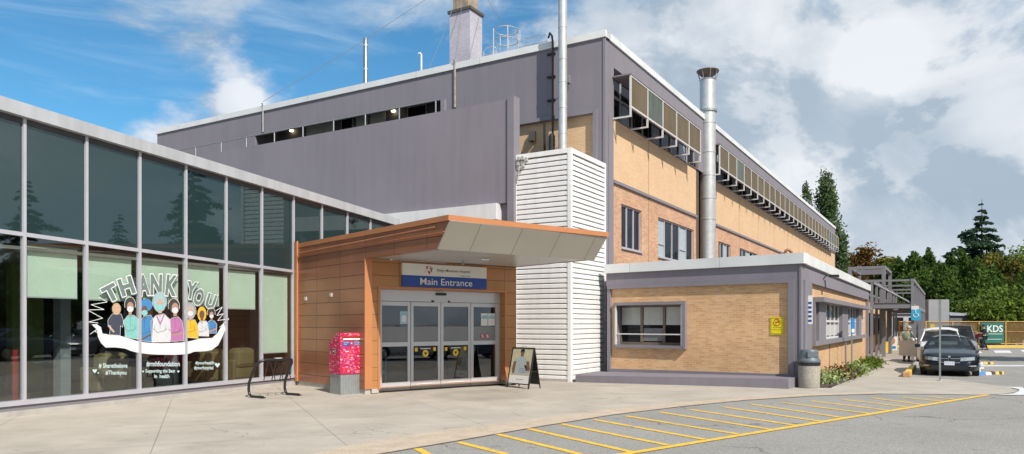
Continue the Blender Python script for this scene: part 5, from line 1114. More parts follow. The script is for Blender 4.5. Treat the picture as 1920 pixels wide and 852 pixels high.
# ------------------------------------------------------------ no smoking sign on the brick
ta, za = SF.hit(1457, 611.5, -.05); hw, hh2 = abs(SF.t(1444, -.1) - SF.t(1470, -.1)) / 2, (SF.z(1457, 595, -.1) - SF.z(1457, 628, -.1)) / 2
ns = thing('no_smoking_sign', 'yellow sign with a red no smoking ring on the front brick wall', 'sign', SF.pt(ta, -.1, za - hh2))
SY = mat('sign_yellow', (.80, .66, .01), .5, var=.03)
MB().box(SF, ta - hw, ta + hw, -.067, -.05, za - hh2, za + hh2).build('plate', SY, ns)
ring = [SF.pt(ta + .088 * math.cos(k * .3927), -.045, za + hh2 * .42 + .088 * math.sin(k * .3927)) for k in range(16)]
MB().tube(ring, .008, 6, True).tube([ring[6], ring[14]], .007, 6).build('prohibition_ring', RED, ns); MB().box(SF, ta - .05, ta + .05, -.049, -.044, za + hh2 * .40, za + hh2 * .47).build('cigarette', BLACK, ns)
for s_, dz, w_ in (('No Smoking', -.04, .20), ('on this property', -.10, .27), ('Thank you', -.24, .15)): text_on('lettering', SF, s_, ta, za + dz, w_, .035, -.046, BLACK, ns, flip=-1)
bd = MB()
for a_, b_, c_, d_ in ((-hw + .02, hw - .02, hh2 - .03, hh2 - .022), (-hw + .02, hw - .02, -hh2 + .022, -hh2 + .03), (-hw + .02, -hw + .028, -hh2 + .03, hh2 - .03), (hw - .028, hw - .02, -hh2 + .03, hh2 - .03)): bd.box(SF, ta + a_, ta + b_, -.049, -.046, za + c_, za + d_)
bd.build('border', BLACK, ns)

# ------------------------------------------------------------ litter bin
bc = Vector((7.62, 18.74, 0)); s_ = 20.5 / FPX * bc.y; S_ = s_ / .28
bn = thing('litter_bin', 'round pebbled concrete litter bin with grey lid at the corner of the brick wing', 'bin', bc)
PEB = mat('pebble_concrete', (.36, .33, .28), .95, var=.25, vs=45, bump=1.0, bs=60, speck=.45)
zB = HC - (679 - HY) / FPX * bc.y; zl1 = HC - (671 - HY) / FPX * bc.y; zl2 = HC - (656 - HY) / FPX * bc.y
MB().lathe(bc, [(.24 * S_, 0), (.255 * S_, .03), (.262 * S_, .3), (.262 * S_, zB)], 32).build('body', PEB, bn, smooth=True)
MB().lathe(bc, [(.268 * S_, zB - .09), (.272 * S_, zB - .01), (.25 * S_, zB)], 32).build('liner_bag', BLACK, bn)
LID = mat('lid_grey', (.115, .14, .16), .5, var=.06)
MB().lathe(bc, [(.275 * S_, zB), (.28 * S_, zB + .03), (.27 * S_, zB + .06), (.23 * S_, zl1 + .01), (.22 * S_, zl2 - .04), (.20 * S_, zl2), (.05, zl2 + .01)], 32).build('lid', LID, bn, smooth=True)
MB().hexa([bc + Vector(p) for p in ((-.13, -.235 * S_, zl1 + .02), (.13, -.235 * S_, zl1 + .02), (.13, -.18, zl1 + .02), (-.13, -.18, zl1 + .02), (-.13, -.225 * S_, zl2 - .05), (.13, -.225 * S_, zl2 - .05), (.13, -.18, zl2 - .05), (-.13, -.18, zl2 - .05))]).build('flap', mat('lid_flap', (.10, .12, .14), .45), bn)

# ------------------------------------------------------------ sign posts
def post(x, yb, yt, lab, w=.05, cat='sign post'):
    b = gp(x, yb); zt = HC + (HY - yt) / FPX * b.y
    r = thing('sign_post', lab, cat, b); MB().box(Fr(b, u, (-v[0], -v[1])), -w / 2, w / 2, -w / 2, w / 2, b.z - .02, zt).build('pole', mat('post_green_grey', (.28, .33, .31), .5, .5, var=.1, vs=6), r)
    return r, b, zt
SWH = mat('plate_back', (.42, .45, .45), .5, .3)
r, b, zt = post(1762.5, 714.5, 563, 'tall bare steel sign post standing in front of the dark sedan'); f_ = Fr(b, u, (-v[0], -v[1])); MB().lathe(b, [(.10, -.005), (.08, .02)], 10).build('base', STEEL, r)
r, b, zt = post(1597, 704, 596, 'nearer sign post in the planting bed, its blue plate seen edge on'); f_ = Fr(b, (u[0], u[1]), (-v[0], -v[1])); 
f1 = Fr(b, (.80, .60), (.60, -.80)); MB().box(f1, -.09, .13, .03, .036, zt - .55, zt - .02).build('plate', SBLUE, r); MB().box(f1, -.07, .11, .037, .039, zt - .52, zt - .40).build('print', ivory, r)
r, b, zt = post(1611, 683, 602, 'farther sign post in the planting bed with a blue and white plate'); f_ = Fr(b, (.72, .69), (.69, -.72))
MB().box(f_, -.13, .13, .03, .036, zt - .45, zt).build('plate', SBLUE, r); MB().box(f_, -.13, .13, .03, .036, zt - .72, zt - .455).build('plate', ivory, r); MB().box(f_, -.06, .06, .037, .039, zt - .36, zt - .14).build('print', ivory, r)
# projecting vertical sign on the corner pilaster
fz0, fz1 = SS.z(1520, 608), SS.z(1520, 556)
vs = thing('projecting_sign', 'narrow blue and white vertical sign on the side wall by the corner', 'sign', SS.pt(1.0, .1, fz0)); t_ = SS.t(1520.5, .12)
MB().box(SS, t_, t_ + .02, -.05, .16, fz0, fz1).build('plate', ivory, vs)
for k in range(5): MB().box(SS, t_ - .004, t_ - .001, .0, .14, fz0 + .06 + k * .12, fz0 + .12 + k * .12).build('print', SB, vs)
tq, zq = SS.hit(1552, 520, .1); fd = thing('flood_light', 'small dark flood light on the grey band over the side windows', 'light', SS.pt(tq, .1, zq)); MB().tube([SS.pt(tq - .25, 0, zq - .08), SS.pt(tq - .25, .1, zq + .05), SS.pt(tq + .05, .25, zq + .05)], .018, 6).build('arm', BLACK, fd); MB().box(SS, tq - .05, tq + .25, .15, .4, zq + .0, zq + .07).build('head', BLACK, fd)

# ------------------------------------------------------------ planting bed
be = [gp(*p) for p in ((1527, 727.5), (1556, 728), (1646.6, 680))]; bedw = [SS.pt(TSL - .4, -.1, 0), SS.pt(.3, -.1, 0)]
gsheet('planting_bed', be + bedw, .02, mat('bark_mulch', (.085, .055, .038), .95, var=.4, vs=12, bump=1.0, bs=50, speck=.5))
bs_ = MB(); 
for a, b in zip([be[0], be[1], be[1]], [be[1], be[1].lerp(be[2], .25), be[2]]): pass
d = (be[2] - be[1]).normalized(); Fb = Fr(be[1], (d.x, d.y), (d.y, -d.x)); MB().box(Fb, 0, (be[2] - be[1]).length, -.03, .03, -.2, .045, None, None, ).single('bed_edging', mat('dark_timber', (.05, .04, .035), .9, var=.3), 'dark timber edging along the planting bed', 'edging')

# ------------------------------------------------------------ foliage
def leaf_obj(name, C_, S_, m, parent=None, label=None, cat=None, group=None, loc=(0, 0, 0), flat=0.0, asp=.55):
    """many small leaf quads: centres C_ (n,3), sizes S_ (n)"""
    n = len(C_); a = RNG.normal(size=(n, 3)); a[:, 2] *= (1 - flat); a /= np.linalg.norm(a, axis=1)[:, None]; b = RNG.normal(size=(n, 3)); b = np.cross(a, b); b /= np.linalg.norm(b, axis=1)[:, None]
    S_ = np.asarray(S_)[:, None]; A_ = a * S_; B_ = b * S_ * asp
    V = np.stack([C_ - A_, C_ + B_ * .9, C_ + A_, C_ - B_ * .9], 1).reshape(-1, 3).astype(np.float32)
    me = bpy.data.meshes.new(name); me.vertices.add(4 * n); me.vertices.foreach_set('co', V.ravel()); me.loops.add(4 * n); me.loops.foreach_set('vertex_index', np.arange(4 * n, dtype=np.int32)); me.polygons.add(n)
    me.polygons.foreach_set('loop_start', np.arange(0, 4 * n, 4, dtype=np.int32)); me.polygons.foreach_set('loop_total', np.full(n, 4, np.int32)); me.update(calc_edges=True); me.materials.append(m)
    o = bpy.data.objects.new(name, me); col.objects.link(o)
    if parent: o.parent = parent
    OFF[o.name] = Vector(); return o
LG = leafmat('leaf_dark_cedar', (.042, .085, .020), (.14, .22, .052), .35); LM = leafmat('leaf_mid', (.07, .125, .026), (.19, .26, .058)); LB = leafmat('leaf_bright', (.070, .12, .018), (.17, .23, .045))
LF_ = leafmat('leaf_fir', (.028, .058, .036), (.085, .135, .075), .3); LP = leafmat('leaf_poplar', (.06, .105, .04), (.19, .26, .11), .35); LR = leafmat('leaf_rust', (.085, .045, .014), (.19, .115, .035)); LY = leafmat('leaf_olive', (.09, .10, .016), (.22, .19, .045))
LV = leafmat('leaf_variegated', (.12, .18, .05), (.44, .50, .24), .15); LRD = leafmat('leaf_red_shrub', (.08, .05, .02), (.22, .10, .05))
BARK = mat('bark', (.075, .055, .042), .95, var=.3, vs=5)
def conifer(h, r, n, seed, drop=.25, lv=2.2, ls=1.0):
    g = np.random.default_rng(seed); C_ = []; S_ = []; tr = MB(); tr.tube([(0, 0, 0), (0, 0, h * .5), (0, 0, h * .97)], [h * .016, h * .009, .02], 7)
    levels = int(h * lv)
    for i in range(levels):
        f = i / levels; z = h * (.10 + .88 * f); rr_ = r * (1 - f) ** .85 * (1 + .25 * g.normal()); nb = max(3, int(7 * (1 - f) + 3))
        for k in range(nb):
            a = g.uniform(0, 2 * math.pi); L_ = max(.15, rr_ * g.uniform(.6, 1.1)); 
            e = np.array([math.cos(a) * L_, math.sin(a) * L_, -drop * L_ + .12 * L_ * g.normal()])
            if k % 3 == 0: tr.tube([(0, 0, z), tuple(e + np.array([0, 0, z]))], [.03, .01], 4)
            m_ = int(n / levels / nb); s = g.uniform(.1, 1, m_) ** .7; sp_ = L_ * .16 * (1.1 - s * .6)
            c = np.stack([e[0] * s, e[1] * s, z + e[2] * s + .08 * L_ * np.sin(s * 3)], 1) + g.normal(size=(m_, 3)) * sp_[:, None] * np.array([1, 1, .35]); C_.append(c); S_.append(g.uniform(.5, 1.2, m_) * (.10 + .09 * L_) * ls)
    return np.concatenate(C_), np.concatenate(S_), tr
def broad(h, r, n, seed, z0=.12, rz=None, clumps=26, csz=.30, leaf=.16):
    g = np.random.default_rng(seed); tr = MB(); zc = h * (1 + z0) / 2; rz = rz or h * (1 - z0) / 2
    tr.tube([(0, 0, 0), (.1, 0, h * .35), (0, .1, h * .8)], [h * .022, h * .015, .03], 8); C_ = []; S_ = []
    for k in range(clumps):
        d_ = g.normal(size=3); d_ /= np.linalg.norm(d_); q_ = g.uniform(.35, .95) ** .6; c0 = np.array([d_[0] * r * q_, d_[1] * r * q_, zc + d_[2] * rz * q_]); cr_ = r * csz * g.uniform(.7, 1.3)
        if k % 2 == 0: tr.tube([(0, 0, min(h * .7, max(h * .2, c0[2] - r * .6))), tuple(c0)], [h * .008, .02], 5)
        m_ = int(n / clumps * g.uniform(.7, 1.3)); w_ = g.normal(size=(m_, 3)); w_ /= np.linalg.norm(w_, axis=1)[:, None]; c = c0 + w_ * cr_ * (g.uniform(.25, 1.15, m_)[:, None]) * np.array([1, 1, .8]); C_.append(c); S_.append(g.uniform(.6, 1.3, m_) * leaf)
    return np.concatenate(C_), np.concatenate(S_), tr
def poplar(h, r, n, seed, lean=0.0):
    g = np.random.default_rng(seed); tr = MB(); tr.tube([(0, 0, 0), (0, 0, h * .95)], [h * .012, .03], 7); C_ = []; S_ = []
    for k in range(90):
        f = g.uniform(.04, 1) ; rr_ = r * min(1, 4.5 * (1.03 - f)) ** .6 * g.uniform(.35, 1.0); a = g.uniform(0, 2 * math.pi); c0 = np.array([math.cos(a) * rr_, math.sin(a) * rr_, f * h * .97]); m_ = n // 90; w_ = g.normal(size=(m_, 3)); c = c0 + w_ * np.array([r * .17, r * .17, r * .55]); C_.append(c); S_.append(g.uniform(.6, 1.3, m_) * .2)
        if k % 3 == 0: tr.tube([(0, 0, max(.5, c0[2] - 1.2)), tuple(c0)], [.05, .02], 4)
    return np.concatenate(C_), np.concatenate(S_), tr
def tree(name, spec, leaf, loc, lab, cat='tree', group=None):
    C_, S_, tr = spec; t = thing(name, lab, cat, loc, group); leaf_obj('crown', C_, S_, leaf, t)
    OFF['zero_parent'] = Vector()
    o = tr.build('trunk', BARK, None); o.parent = t; OFF[o.name] = Vector(); return t
def at(x, Y): return Vector(((x - CX) / FPX * Y, Y, -.19))
def hgt(y, Y): return HC + (HY - y) / FPX * Y + .19
# background row, left to right
Y = 92; tree('poplar_tree', poplar(hgt(343, Y), .85, 5500, 1), LP, at(1513, Y), 'slimmer upright poplar over the far roof end, left of its taller neighbour', group='trees behind the hospital')
tree('poplar_tree', poplar(hgt(336, Y), 1.55, 13000, 2), LP, at(1548, Y), 'tallest upright poplar rising behind the far roof corner', group='trees behind the hospital')
Y = 84; tree('poplar_tree', poplar(hgt(428, Y), 1.2, 5500, 3), LP, at(1573, Y), 'lower dark poplar just right of the far end of the hospital block', group='trees behind the hospital')
Y = 96; tree('maple_tree', broad(hgt(453, Y), 4.3, 9000, 4, clumps=60, csz=.27, leaf=.26), LR, at(1607, Y), 'rusty brown maple right of the poplars', group='trees behind the hospital')
Y = 99; tree('maple_tree', broad(hgt(474, Y), 3.4, 6000, 5, clumps=44, csz=.28, leaf=.26), LY, at(1650, Y), 'yellowish green tree between the rusty maple and the cedars', group='trees behind the hospital')
cds = [(1660, 486, 1.9, 82), (1685, 478, 2.2, 80), (1712, 470, 2.5, 78), (1742, 470, 2.6, 80), (1766, 492, 2.2, 74), (1784, 476, 2.4, 79), (1806, 470, 2.6, 76), (1832, 484, 2.6, 74), (1862, 500, 2.6, 75)]
cl = ['leftmost dark cedar of the row, above the walkway frame', 'second dark cedar from the left in the row behind the walkway', 'dark cedar left of the two highest in the middle of the row', 'broad high dark cedar in the middle of the row, above the grey sign wall', 'short dark cedar in the dip of the row', 'pointed dark cedar just right of the dip in the row', 'high dark cedar left of the great fir', 'dark cedar directly below the left side of the great fir', 'lowest dark cedar at the right end of the row']
for k, (x, y, r_, Y) in enumerate(cds):
    C_, S_, tr = broad(hgt(y, Y), r_, 9000, 20 + k, .02, clumps=90, csz=.38, leaf=.20)
    h_ = hgt(y, Y); f = np.clip(C_[:, 2] / h_, 0, 1); sc_ = (1.45 - 1.25 * f ** 1.4); C_[:, :2] *= sc_[:, None]
    tree('cedar_tree', (C_, S_, tr), LG, at(x, Y), cl[k], group='dark cedars behind the construction fence')
Y = 90; tree('fir_tree', conifer(hgt(366, Y), 6.6, 17000, 31, lv=1.15, ls=.85), LF_, at(1841, Y), 'great dark fir standing alone above the tree line on the right')
Y = 92; tree('fir_tree', conifer(hgt(448, Y), 2.6, 6000, 32), LF_, at(1921, Y), 'fir cut off by the right edge of the picture')
for k, (x, y, r_, Y, m_, lab) in enumerate([(1866, 478, 3.2, 80, LY, 'olive yellow tree in front of the great fir'), (1897, 470, 3.4, 78, LY, 'tall olive tree near the right edge behind the bright bushes'), (1935, 462, 3.6, 80, LM, 'green tree at the right edge above the bushes'), (1885, 545, 3.2, 66, LM, 'mid green bushy tree behind the green banner'), (1918, 530, 3.4, 68, LM, 'mid green bushy tree at the right edge behind the fence'), (1850, 556, 2.6, 66, LM, 'mid green bushy tree left of the banner, above the low roof'), (1858, 573, 1.5, 61, LB, 'small bright green bush above the low roof by the banner'), (1895, 560, 1.9, 62, LB, 'bright green bush above the banner')]):
    tree('broadleaf_tree', broad(hgt(y, Y), r_, 7500, 50 + k, .02, clumps=60, csz=.30, leaf=.19), m_, at(x, Y), lab, group='broadleaf trees behind the banner')
# trees that the lobby glass mirrors
proto = tree('fir_tree', conifer(15.5, 4.2, 36000, 71, ls=.55), LF_, (31, 30, -.18), 'fir on the far side of the car park, seen only in the lobby glass', group='firs mirrored in the lobby glass')
for k, (X, Yy, s) in enumerate([(27.5, 19.0, .72), (60, 44, .80), (66, 34, .95), (72, 26, .75), (70, 50, .9), (80, 18, 1.0), (78, 38, .85), (62, 24, .62), (75, 60, 1.0), (58, 56, .8)]):
    c = copy_tree(proto); c.location = (X, Yy, -.18); c.scale = (s, s, s); c.rotation_euler.z = k * 1.3
# the belt of trees goes on to the right of the picture
bt1 = tree('broadleaf_tree', broad(11.5, 4.4, 7000, 81, .03, clumps=60, csz=.30, leaf=.24), LM, (52, 66, -.19), 'broad green tree at the edge of the car park, right of the picture', group='trees right of the picture')
for k in range(11):
    c = copy_tree(bt1); c.location = (57 + 6.2 * k, 68 - 3.4 * k + 3 * math.sin(k * 2.1), -.19); s_k = .8 + .35 * ((k * 37) % 10) / 10; c.scale = (s_k, s_k, s_k); c.rotation_euler.z = k * 1.7
# shrubs in the bed
for k in range(11):
    f = (k + .5) / 11; a = SS.pt(.75, .30, 0).lerp(SS.pt(TSL - 2.2, .45, 0), f); 
    g = np.random.default_rng(90 + k); n = 520; r_ = .42 + .08 * (k % 3); w_ = g.normal(size=(n, 3)); w_ /= np.linalg.norm(w_, axis=1)[:, None]; w_[:, 2] = np.abs(w_[:, 2])
    C_ = w_ * (r_ * g.uniform(.4, 1.08, n))[:, None] * np.array([1, 1, .75]); C_ += g.normal(size=(n, 3)) * .03
    a.z = gz(a.x, a.y) + .02; kinds = ['pale variegated', 'pale variegated', 'reddish', 'pale variegated', 'green', 'pale variegated', 'pale variegated', 'green']; kinds = kinds; kd_ = kinds[k] if k < 8 else 'green'
    ordn = ['nearest the litter bin', 'second from the litter bin', 'third from the litter bin', 'fourth from the litter bin', 'left of the nearer sign post', 'beside the nearer sign post', 'between the two sign posts', 'left of the farther sign post', 'beside the farther sign post', 'second from the far end of the bed', 'at the far end of the bed'][k]
    sh_ = thing('low_shrub', f'{kd_} low shrub in the planting bed, {ordn}', 'shrub', a, 'low shrubs in the planting bed')
    leaf_obj('foliage', C_, g.uniform(.035, .07, n), {'pale variegated': LV, 'reddish': LRD, 'green': LB}[kd_], sh_, asp=.5)
    st = MB(); 
    for j in range(6): st.tube([(0, 0, 0), tuple(w_[j] * r_ * .8)], [.012, .005], 4)
    o = st.build('stems', BARK, None); o.parent = sh_
# ------------------------------------------------------------ covered walkway (pergola)
PG = mat('walkway_grey', (.20, .193, .21), .6, var=.05)
pf = gp(1634.5, 672); PFr = Fr(pf, u, (-v[0], -v[1])); wP = None
r = (1711 - CX) / FPX; t_ = 0
# width across, from the pixel of the right post on the front line
wP = (r * pf.y - pf.x) / (-v[0] - r * (-v[1])); zP0, zP1, zP2 = HC + (HY - 571) / FPX * pf.y, HC + (HY - 525) / FPX * pf.y, HC + (HY - 578) / FPX * pf.y
print('pergola width', wP, zP0, zP1)
gzp = -.19
pg = thing('covered_walkway', 'grey steel post and beam walkway frame with a flat roof along the wing', 'walkway', pf)
Lp = 21.0; n = 7
for k in range(n + 1):
    t_ = Lp * k / n
    for oo in (0, wP):
        MB().box(PFr, t_ - .07, t_ + .07, oo - .065, oo + .065, gzp, zP1 - .16).build('post', PG, pg)
    MB().box(PFr, t_ - .07, t_ + .07, .09, wP - .09, zP0 - .22, zP0 - .02).build('cross_beam', PG, pg); MB().box(PFr, t_ - .05, t_ + .05, .09, wP - .09, zP1 - .12, zP1 - .02).build('cross_beam', PG, pg) if k % 2 == 0 else None
    if k < n: MB().tube([PFr.pt(t_, wP * .0 + .1, zP1 - .2), PFr.pt(t_ + Lp / n * .0, wP - .1, zP0 + .06)], .05, 4).build('brace', PG, pg) if k == 0 else None
for oo in (0, wP):
    MB().box(PFr, -.09, Lp + .1, oo - .081, oo + .081, zP1 - .16, zP1).build('long_beam', PG, pg); MB().box(PFr, -.092, Lp + .1, oo - .085, oo + .085, zP0 - .2, zP0).build('long_beam', PG, pg)
MB().box(PFr, .0, Lp, .09, wP - .09, zP0 + .0, zP0 + .06).build('roof_deck', mat('walk_soffit', (.06, .05, .045), .8), pg)
q = PFr.pt(1.5, wP * .55, zP0 - .22); MB().lathe(q, [(.06, -.08), (.14, -.04), (.14, .04)], 12).build('ceiling_light', MATS['fixture_white'], pg)
# higher frame behind, over the wing roof
p2 = Vector(((1594 - CX) / FPX * 41, 41, 0)); P2 = Fr(p2, u, (-v[0], -v[1])); r = (1657 - CX) / FPX; w2 = (r * p2.y - p2.x) / (-v[0] + r * v[1]); z2 = HC + (HY - 501) / FPX * 41
hf = thing('high_frame', 'higher grey open steel frame above the wing roof, left of the walkway', 'frame', p2); L2 = 5.0
for t_ in (0, L2):
    for oo in (0, w2): MB().box(P2, t_ - .09, t_ + .09, oo - .09, oo + .09, gzp if oo else 2.4, z2 - .16).build('post', PG, hf)
    MB().box(P2, t_ - .09, t_ + .09, -.09, w2 + .09, z2 - .16, z2).build('beam', PG, hf)
for oo in (0, w2): MB().box(P2, .09, L2 - .09, oo - .085, oo + .085, z2 - .155, z2 - .005).build('beam', PG, hf)
MB().box(P2, L2 / 2 - .06, L2 / 2 + .06, .09, w2 - .09, z2 - .15, z2 - .02).build('beam', PG, hf)
MB().box(P2, -.05, .05, .09, w2 - .09, z2 - .9, z2 - .75).build('beam', PG, hf)
# wheelchair banner on the walkway
bt = thing('accessible_banner', 'light blue banner with a white wheelchair symbol on the walkway post', 'banner', PFr.pt(-.12, wP, 2.0))
BF = Fr(PFr.pt(-.14, wP - .05, 0), (.8586, -.5127), (-.5127, -.8586)); zt, zb = HC + (HY - 575) / FPX * pf.y, HC + (HY - 601) / FPX * pf.y
CY = mat('banner_cyan', (.02, .38, .62), .6, var=.04)
MB().box(BF, 0, .42, .0, .03, zb, zt - .18).build('cloth', CY, bt); MB().box(BF, 0, .34, .0, .03, zt - .178, zt).build('top_strip', ivory, bt)
cz = (zb + zt) / 2
rg = [BF.pt(.20 + .11 * math.cos(a), .034, cz - .10 + .11 * math.sin(a)) for a in [2.4 + k * .42 for k in range(12)]]
MB().tube(rg, .018, 5).tube([BF.pt(.19, .034, cz + .14), BF.pt(.20, .034, cz - .02), BF.pt(.29, .034, cz - .03), BF.pt(.34, .034, cz - .15)], .02, 5).build('wheelchair_symbol', ivory, bt)
MB().poly([BF.pt(.185 + .035 * math.cos(k * .785), .04, cz + .17 + .035 * math.sin(k * .785)) for k in range(8)]).build('symbol_head', ivory, bt)
# free standing signs under the walkway
def aboard(x, yb, yt, w_, m, lab, extra=None):
    b = gp(x, yb); h = HC + (HY - yt) / FPX * b.y - b.z; t = thing('sandwich_board', lab, 'sign', b); f = Fr(b, (-v[0], -v[1]), (-u[0], -u[1]))
    for s in (1, -1): MB().hexa([f.pt(-w_ / 2, .28 * s, b.z), f.pt(w_ / 2, .28 * s, b.z), f.pt(w_ / 2, .25 * s, b.z), f.pt(-w_ / 2, .25 * s, b.z), f.pt(-w_ / 2, .03 * s, b.z + h), f.pt(w_ / 2, .03 * s, b.z + h), f.pt(w_ / 2, .0, b.z + h), f.pt(-w_ / 2, .0, b.z + h)]).build('board', m, t)
    return t, f, b, h
t, f, b, h = aboard(1662, 661, 641, .62, mat('board_yellow', (.72, .45, .02), .6), 'yellow sandwich board under the covered walkway')
t, f, b, h = aboard(1674, 657, 631, .55, ivory, 'white sandwich board with a picture under the covered walkway')
MB().poly([f.pt(.0 + .16 * math.cos(k * .5236), .30 - .25 * (.62 + .22 * math.sin(k * .5236)), b.z + h * (.66 + .22 * math.sin(k * .5236))) for k in range(12)]).build('picture', mat('picture_tan', (.40, .22, .16), .7, var=.3, vs=20), t)
MB().hexa([f.pt(-.2, .31 - .25 * .2, b.z + h * .12), f.pt(.2, .31 - .25 * .2, b.z + h * .12), f.pt(.2, .305 - .25 * .2, b.z + h * .12), f.pt(-.2, .305 - .25 * .2, b.z + h * .12), f.pt(-.2, .31 - .25 * .35, b.z + h * .3), f.pt(.2, .31 - .25 * .35, b.z + h * .3), f.pt(.2, .305 - .25 * .35, b.z + h * .3), f.pt(-.2, .305 - .25 * .35, b.z + h * .3)]).build('print', SBLUE, t)

# ------------------------------------------------------------ background buildings and fence
def boxb(name, x0, x1, yt, Y, dep, m, lab, cat='building', yb=None):
    a, b = at(x0, Y), at(x1, Y); h = HC + (HY - yt) / FPX * Y; t = thing(name, lab, cat, (a.x + (b.x - a.x) / 2, Y, -.19)); z0 = -.19 if yb is None else HC + (HY - yb) / FPX * Y
    MB().lbox(a.x, b.x, Y, Y + dep, z0, h).build('wall', m, t, bevel=.02); return t, a, b, h
PAL = mat('pale_wall', (.40, .40, .41), .8, var=.05, streak=.1)
t, a, b, h = boxb('pale_annexe', 1640, 1742, 582, 66, 8, PAL, 'pale grey annexe seen between the walkway posts')
MB().lbox(a.x - .2, b.x + .2, 65.8, 66, h - .35, h + .05).build('roof_edge', GREYT, t)
for k in range(4): MB().lbox(a.x + .6 + k * 1.25, a.x + 1.3 + k * 1.25, 65.93, 65.99, 1.0, 2.2).build('window', GLW, t)
t, a, b, h = boxb('grey_sign_wall', 1741, 1780, 562, 60, .5, mat('panel_grey', (.26, .26, .27), .7, var=.05), 'tall grey concrete panel wall behind the white car', 'wall')
MB().lbox(a.x + .9, a.x + 1.0, 59.9, 59.99, -.1, h).build('joint', GREYT, t); MB().lbox(a.x + .1, a.x + .45, 59.93, 59.99, 1.3, 1.6).build('yellow_notice', SY, t)
t, a, b, h = boxb('low_store', 1781, 1846, 592, 62, 9, mat('store_dark', (.12, .12, .14), .7, var=.08), 'low dark grey store with a pale sloping roof, left of the banner')
MB().hexa([Vector(p) for p in ((a.x - .1, 61.8, h), (b.x + .2, 61.8, h - .05), (b.x + .2, 71, h), (a.x - .1, 71, h), (a.x - .1, 61.8, h + .10), (b.x + .2, 61.8, h + .02), (b.x - 1.5, 71, h + .75), (a.x - .1, 71, h + .95))]).build('roof', mat('roof_pale', (.36, .36, .38), .5, .2), t)
MB().lbox(b.x - .75, b.x - .6, 61.7, 61.79, -.1, h + .2).build('downpipe', PAL, t)
t, a, b, h = boxb('site_hut', 1846, 1960, 597, 62.6, 3, PAL, 'long pale low hut behind the construction fence')
# fence
fc = thing('construction_fence', 'orange framed wire construction fence behind the parked cars', 'fence', (at(1800, 58).x, 58, -.19)); Yf = 57.0; zf0, zf1 = .08, HC + (HY - 603.5) / FPX * Yf
ORG = mat('fence_orange', (.48, .28, .07), .6, var=.12)
x0, x1 = at(1686, Yf).x, at(1985, Yf).x; seg = (x1 - x0) / 6
def mesh_mat():
    m = bpy.data.materials.new('fence_mesh'); m.use_nodes = True; nt = m.node_tree; N = nt.nodes; L = nt.links; N.remove(N['Principled BSDF']); tr = N.new('ShaderNodeBsdfTransparent'); d = N.new('ShaderNodeBsdfDiffuse'); d.inputs[0].default_value = (.24, .15, .07, 1); mx = N.new('ShaderNodeMixShader'); mx.inputs[0].default_value = .36; L.new(tr.outputs[0], mx.inputs[1]); L.new(d.outputs[0], mx.inputs[2]); L.new(mx.outputs[0], N['Material Output'].inputs[0]); return m
FM = mesh_mat()
for k in range(7): MB().tube([(x0 + seg * k, Yf, -.19), (x0 + seg * k, Yf, zf1 + .05)], .06, 6).build('post', ORG, fc)
for k in range(6):
    MB().tube([(x0 + seg * k, Yf, zf1), (x0 + seg * (k + 1), Yf, zf1)], .035, 6).tube([(x0 + seg * k, Yf, zf0), (x0 + seg * (k + 1), Yf, zf0)], .035, 6).tube([(x0 + seg * k, Yf, 1.0), (x0 + seg * (k + 1), Yf, 1.0)], .02, 6).build('rail', ORG, fc)
    MB().lbox(x0 + seg * k, x0 + seg * (k + 1), Yf + .04, Yf + .06, zf0, zf1).build('mesh_panel', FM, fc)
yk = thing('fence_kerb', 'low yellow kerb along the foot of the construction fence', 'kerb', (x0, 55.9, -.19)); MB().lbox(x0 - 3, x1 + 10, 55.8, 56.05, -.19, -.03).build('painted_face', PYEL, yk); MB().lbox(x0 - 3, x1 + 10, 56.055, 57.8, -.19, -.031).build('verge', CONCB, yk)
# banner
bn_ = thing('green_banner', 'dark green construction banner lettered KDS on the fence', 'banner', (at(1860, 56.8).x, 56.8, .1)); BX0, BX1 = at(1839.5, 56.8).x, at(1882, 56.8).x; bz0, bz1 = HC + (HY - 643.5) / FPX * 56.8, HC + (HY - 605) / FPX * 56.8
BG = Fr((0, 56.8), (1, 0), (0, -1)); MB().box(BG, BX0, BX1, .0, .04, bz0, bz1).build('cloth', mat('banner_green', (.012, .12, .095), .7, var=.06), bn_)
bw_ = BX1 - BX0; text_on('lettering', BG, 'KDS', BX0 + bw_ * .60, bz1 - .48, bw_ * .68, .52, .05, ivory, bn_, bold=.01); text_on('lettering', BG, 'CONSTRUCTION', BX0 + bw_ * .62, bz1 - .88, bw_ * .60, .12, .05, ivory, bn_)
MB().box(BG, BX0 + .15, BX1 - .15, .041, .045, bz0 + .28, bz0 + .31).build('print_line', ivory, bn_)
def cone(x, yb, yt):
    b = gp(x, yb); h = HC + (HY - yt) / FPX * b.y - b.z; t = thing('traffic_delineator', 'orange and white traffic tube beside the banner', 'cone', b)
    MB().lathe(b, [(.26, 0), (.26, .06), (.11, .1), (.08, h)], 12).build('body', mat('cone_orange', (.75, .16, .02), .5), t)
    for f in (.6, .8): MB().lathe(b, [(.105, h * f), (.10, h * (f + .09))], 12).build('white_band', ivory, t)
cone(1882.5, 648, 617)
def parksign(x, yb, yt, ys, lab, m=ivory):
    b = gp(x, yb); zt = HC + (HY - yt) / FPX * b.y; zs = HC + (HY - ys) / FPX * b.y; t = thing('parking_sign', lab, 'sign', b, 'white signs by the fence'); w_ = .30
    MB().tube([b, Vector((b.x, b.y, zt))], .035, 6).build('post', STEEL, t); MB().lbox(b.x - w_, b.x + w_, b.y - .06, b.y - .04, zs, zt).build('plate', m, t)
    MB().tube([(b.x + .16 * math.cos(k * .7), b.y - .07, (zs + zt) / 2 + .2 + .16 * math.sin(k * .7)) for k in range(9)], .03, 5, True).build('red_ring', RED, t)
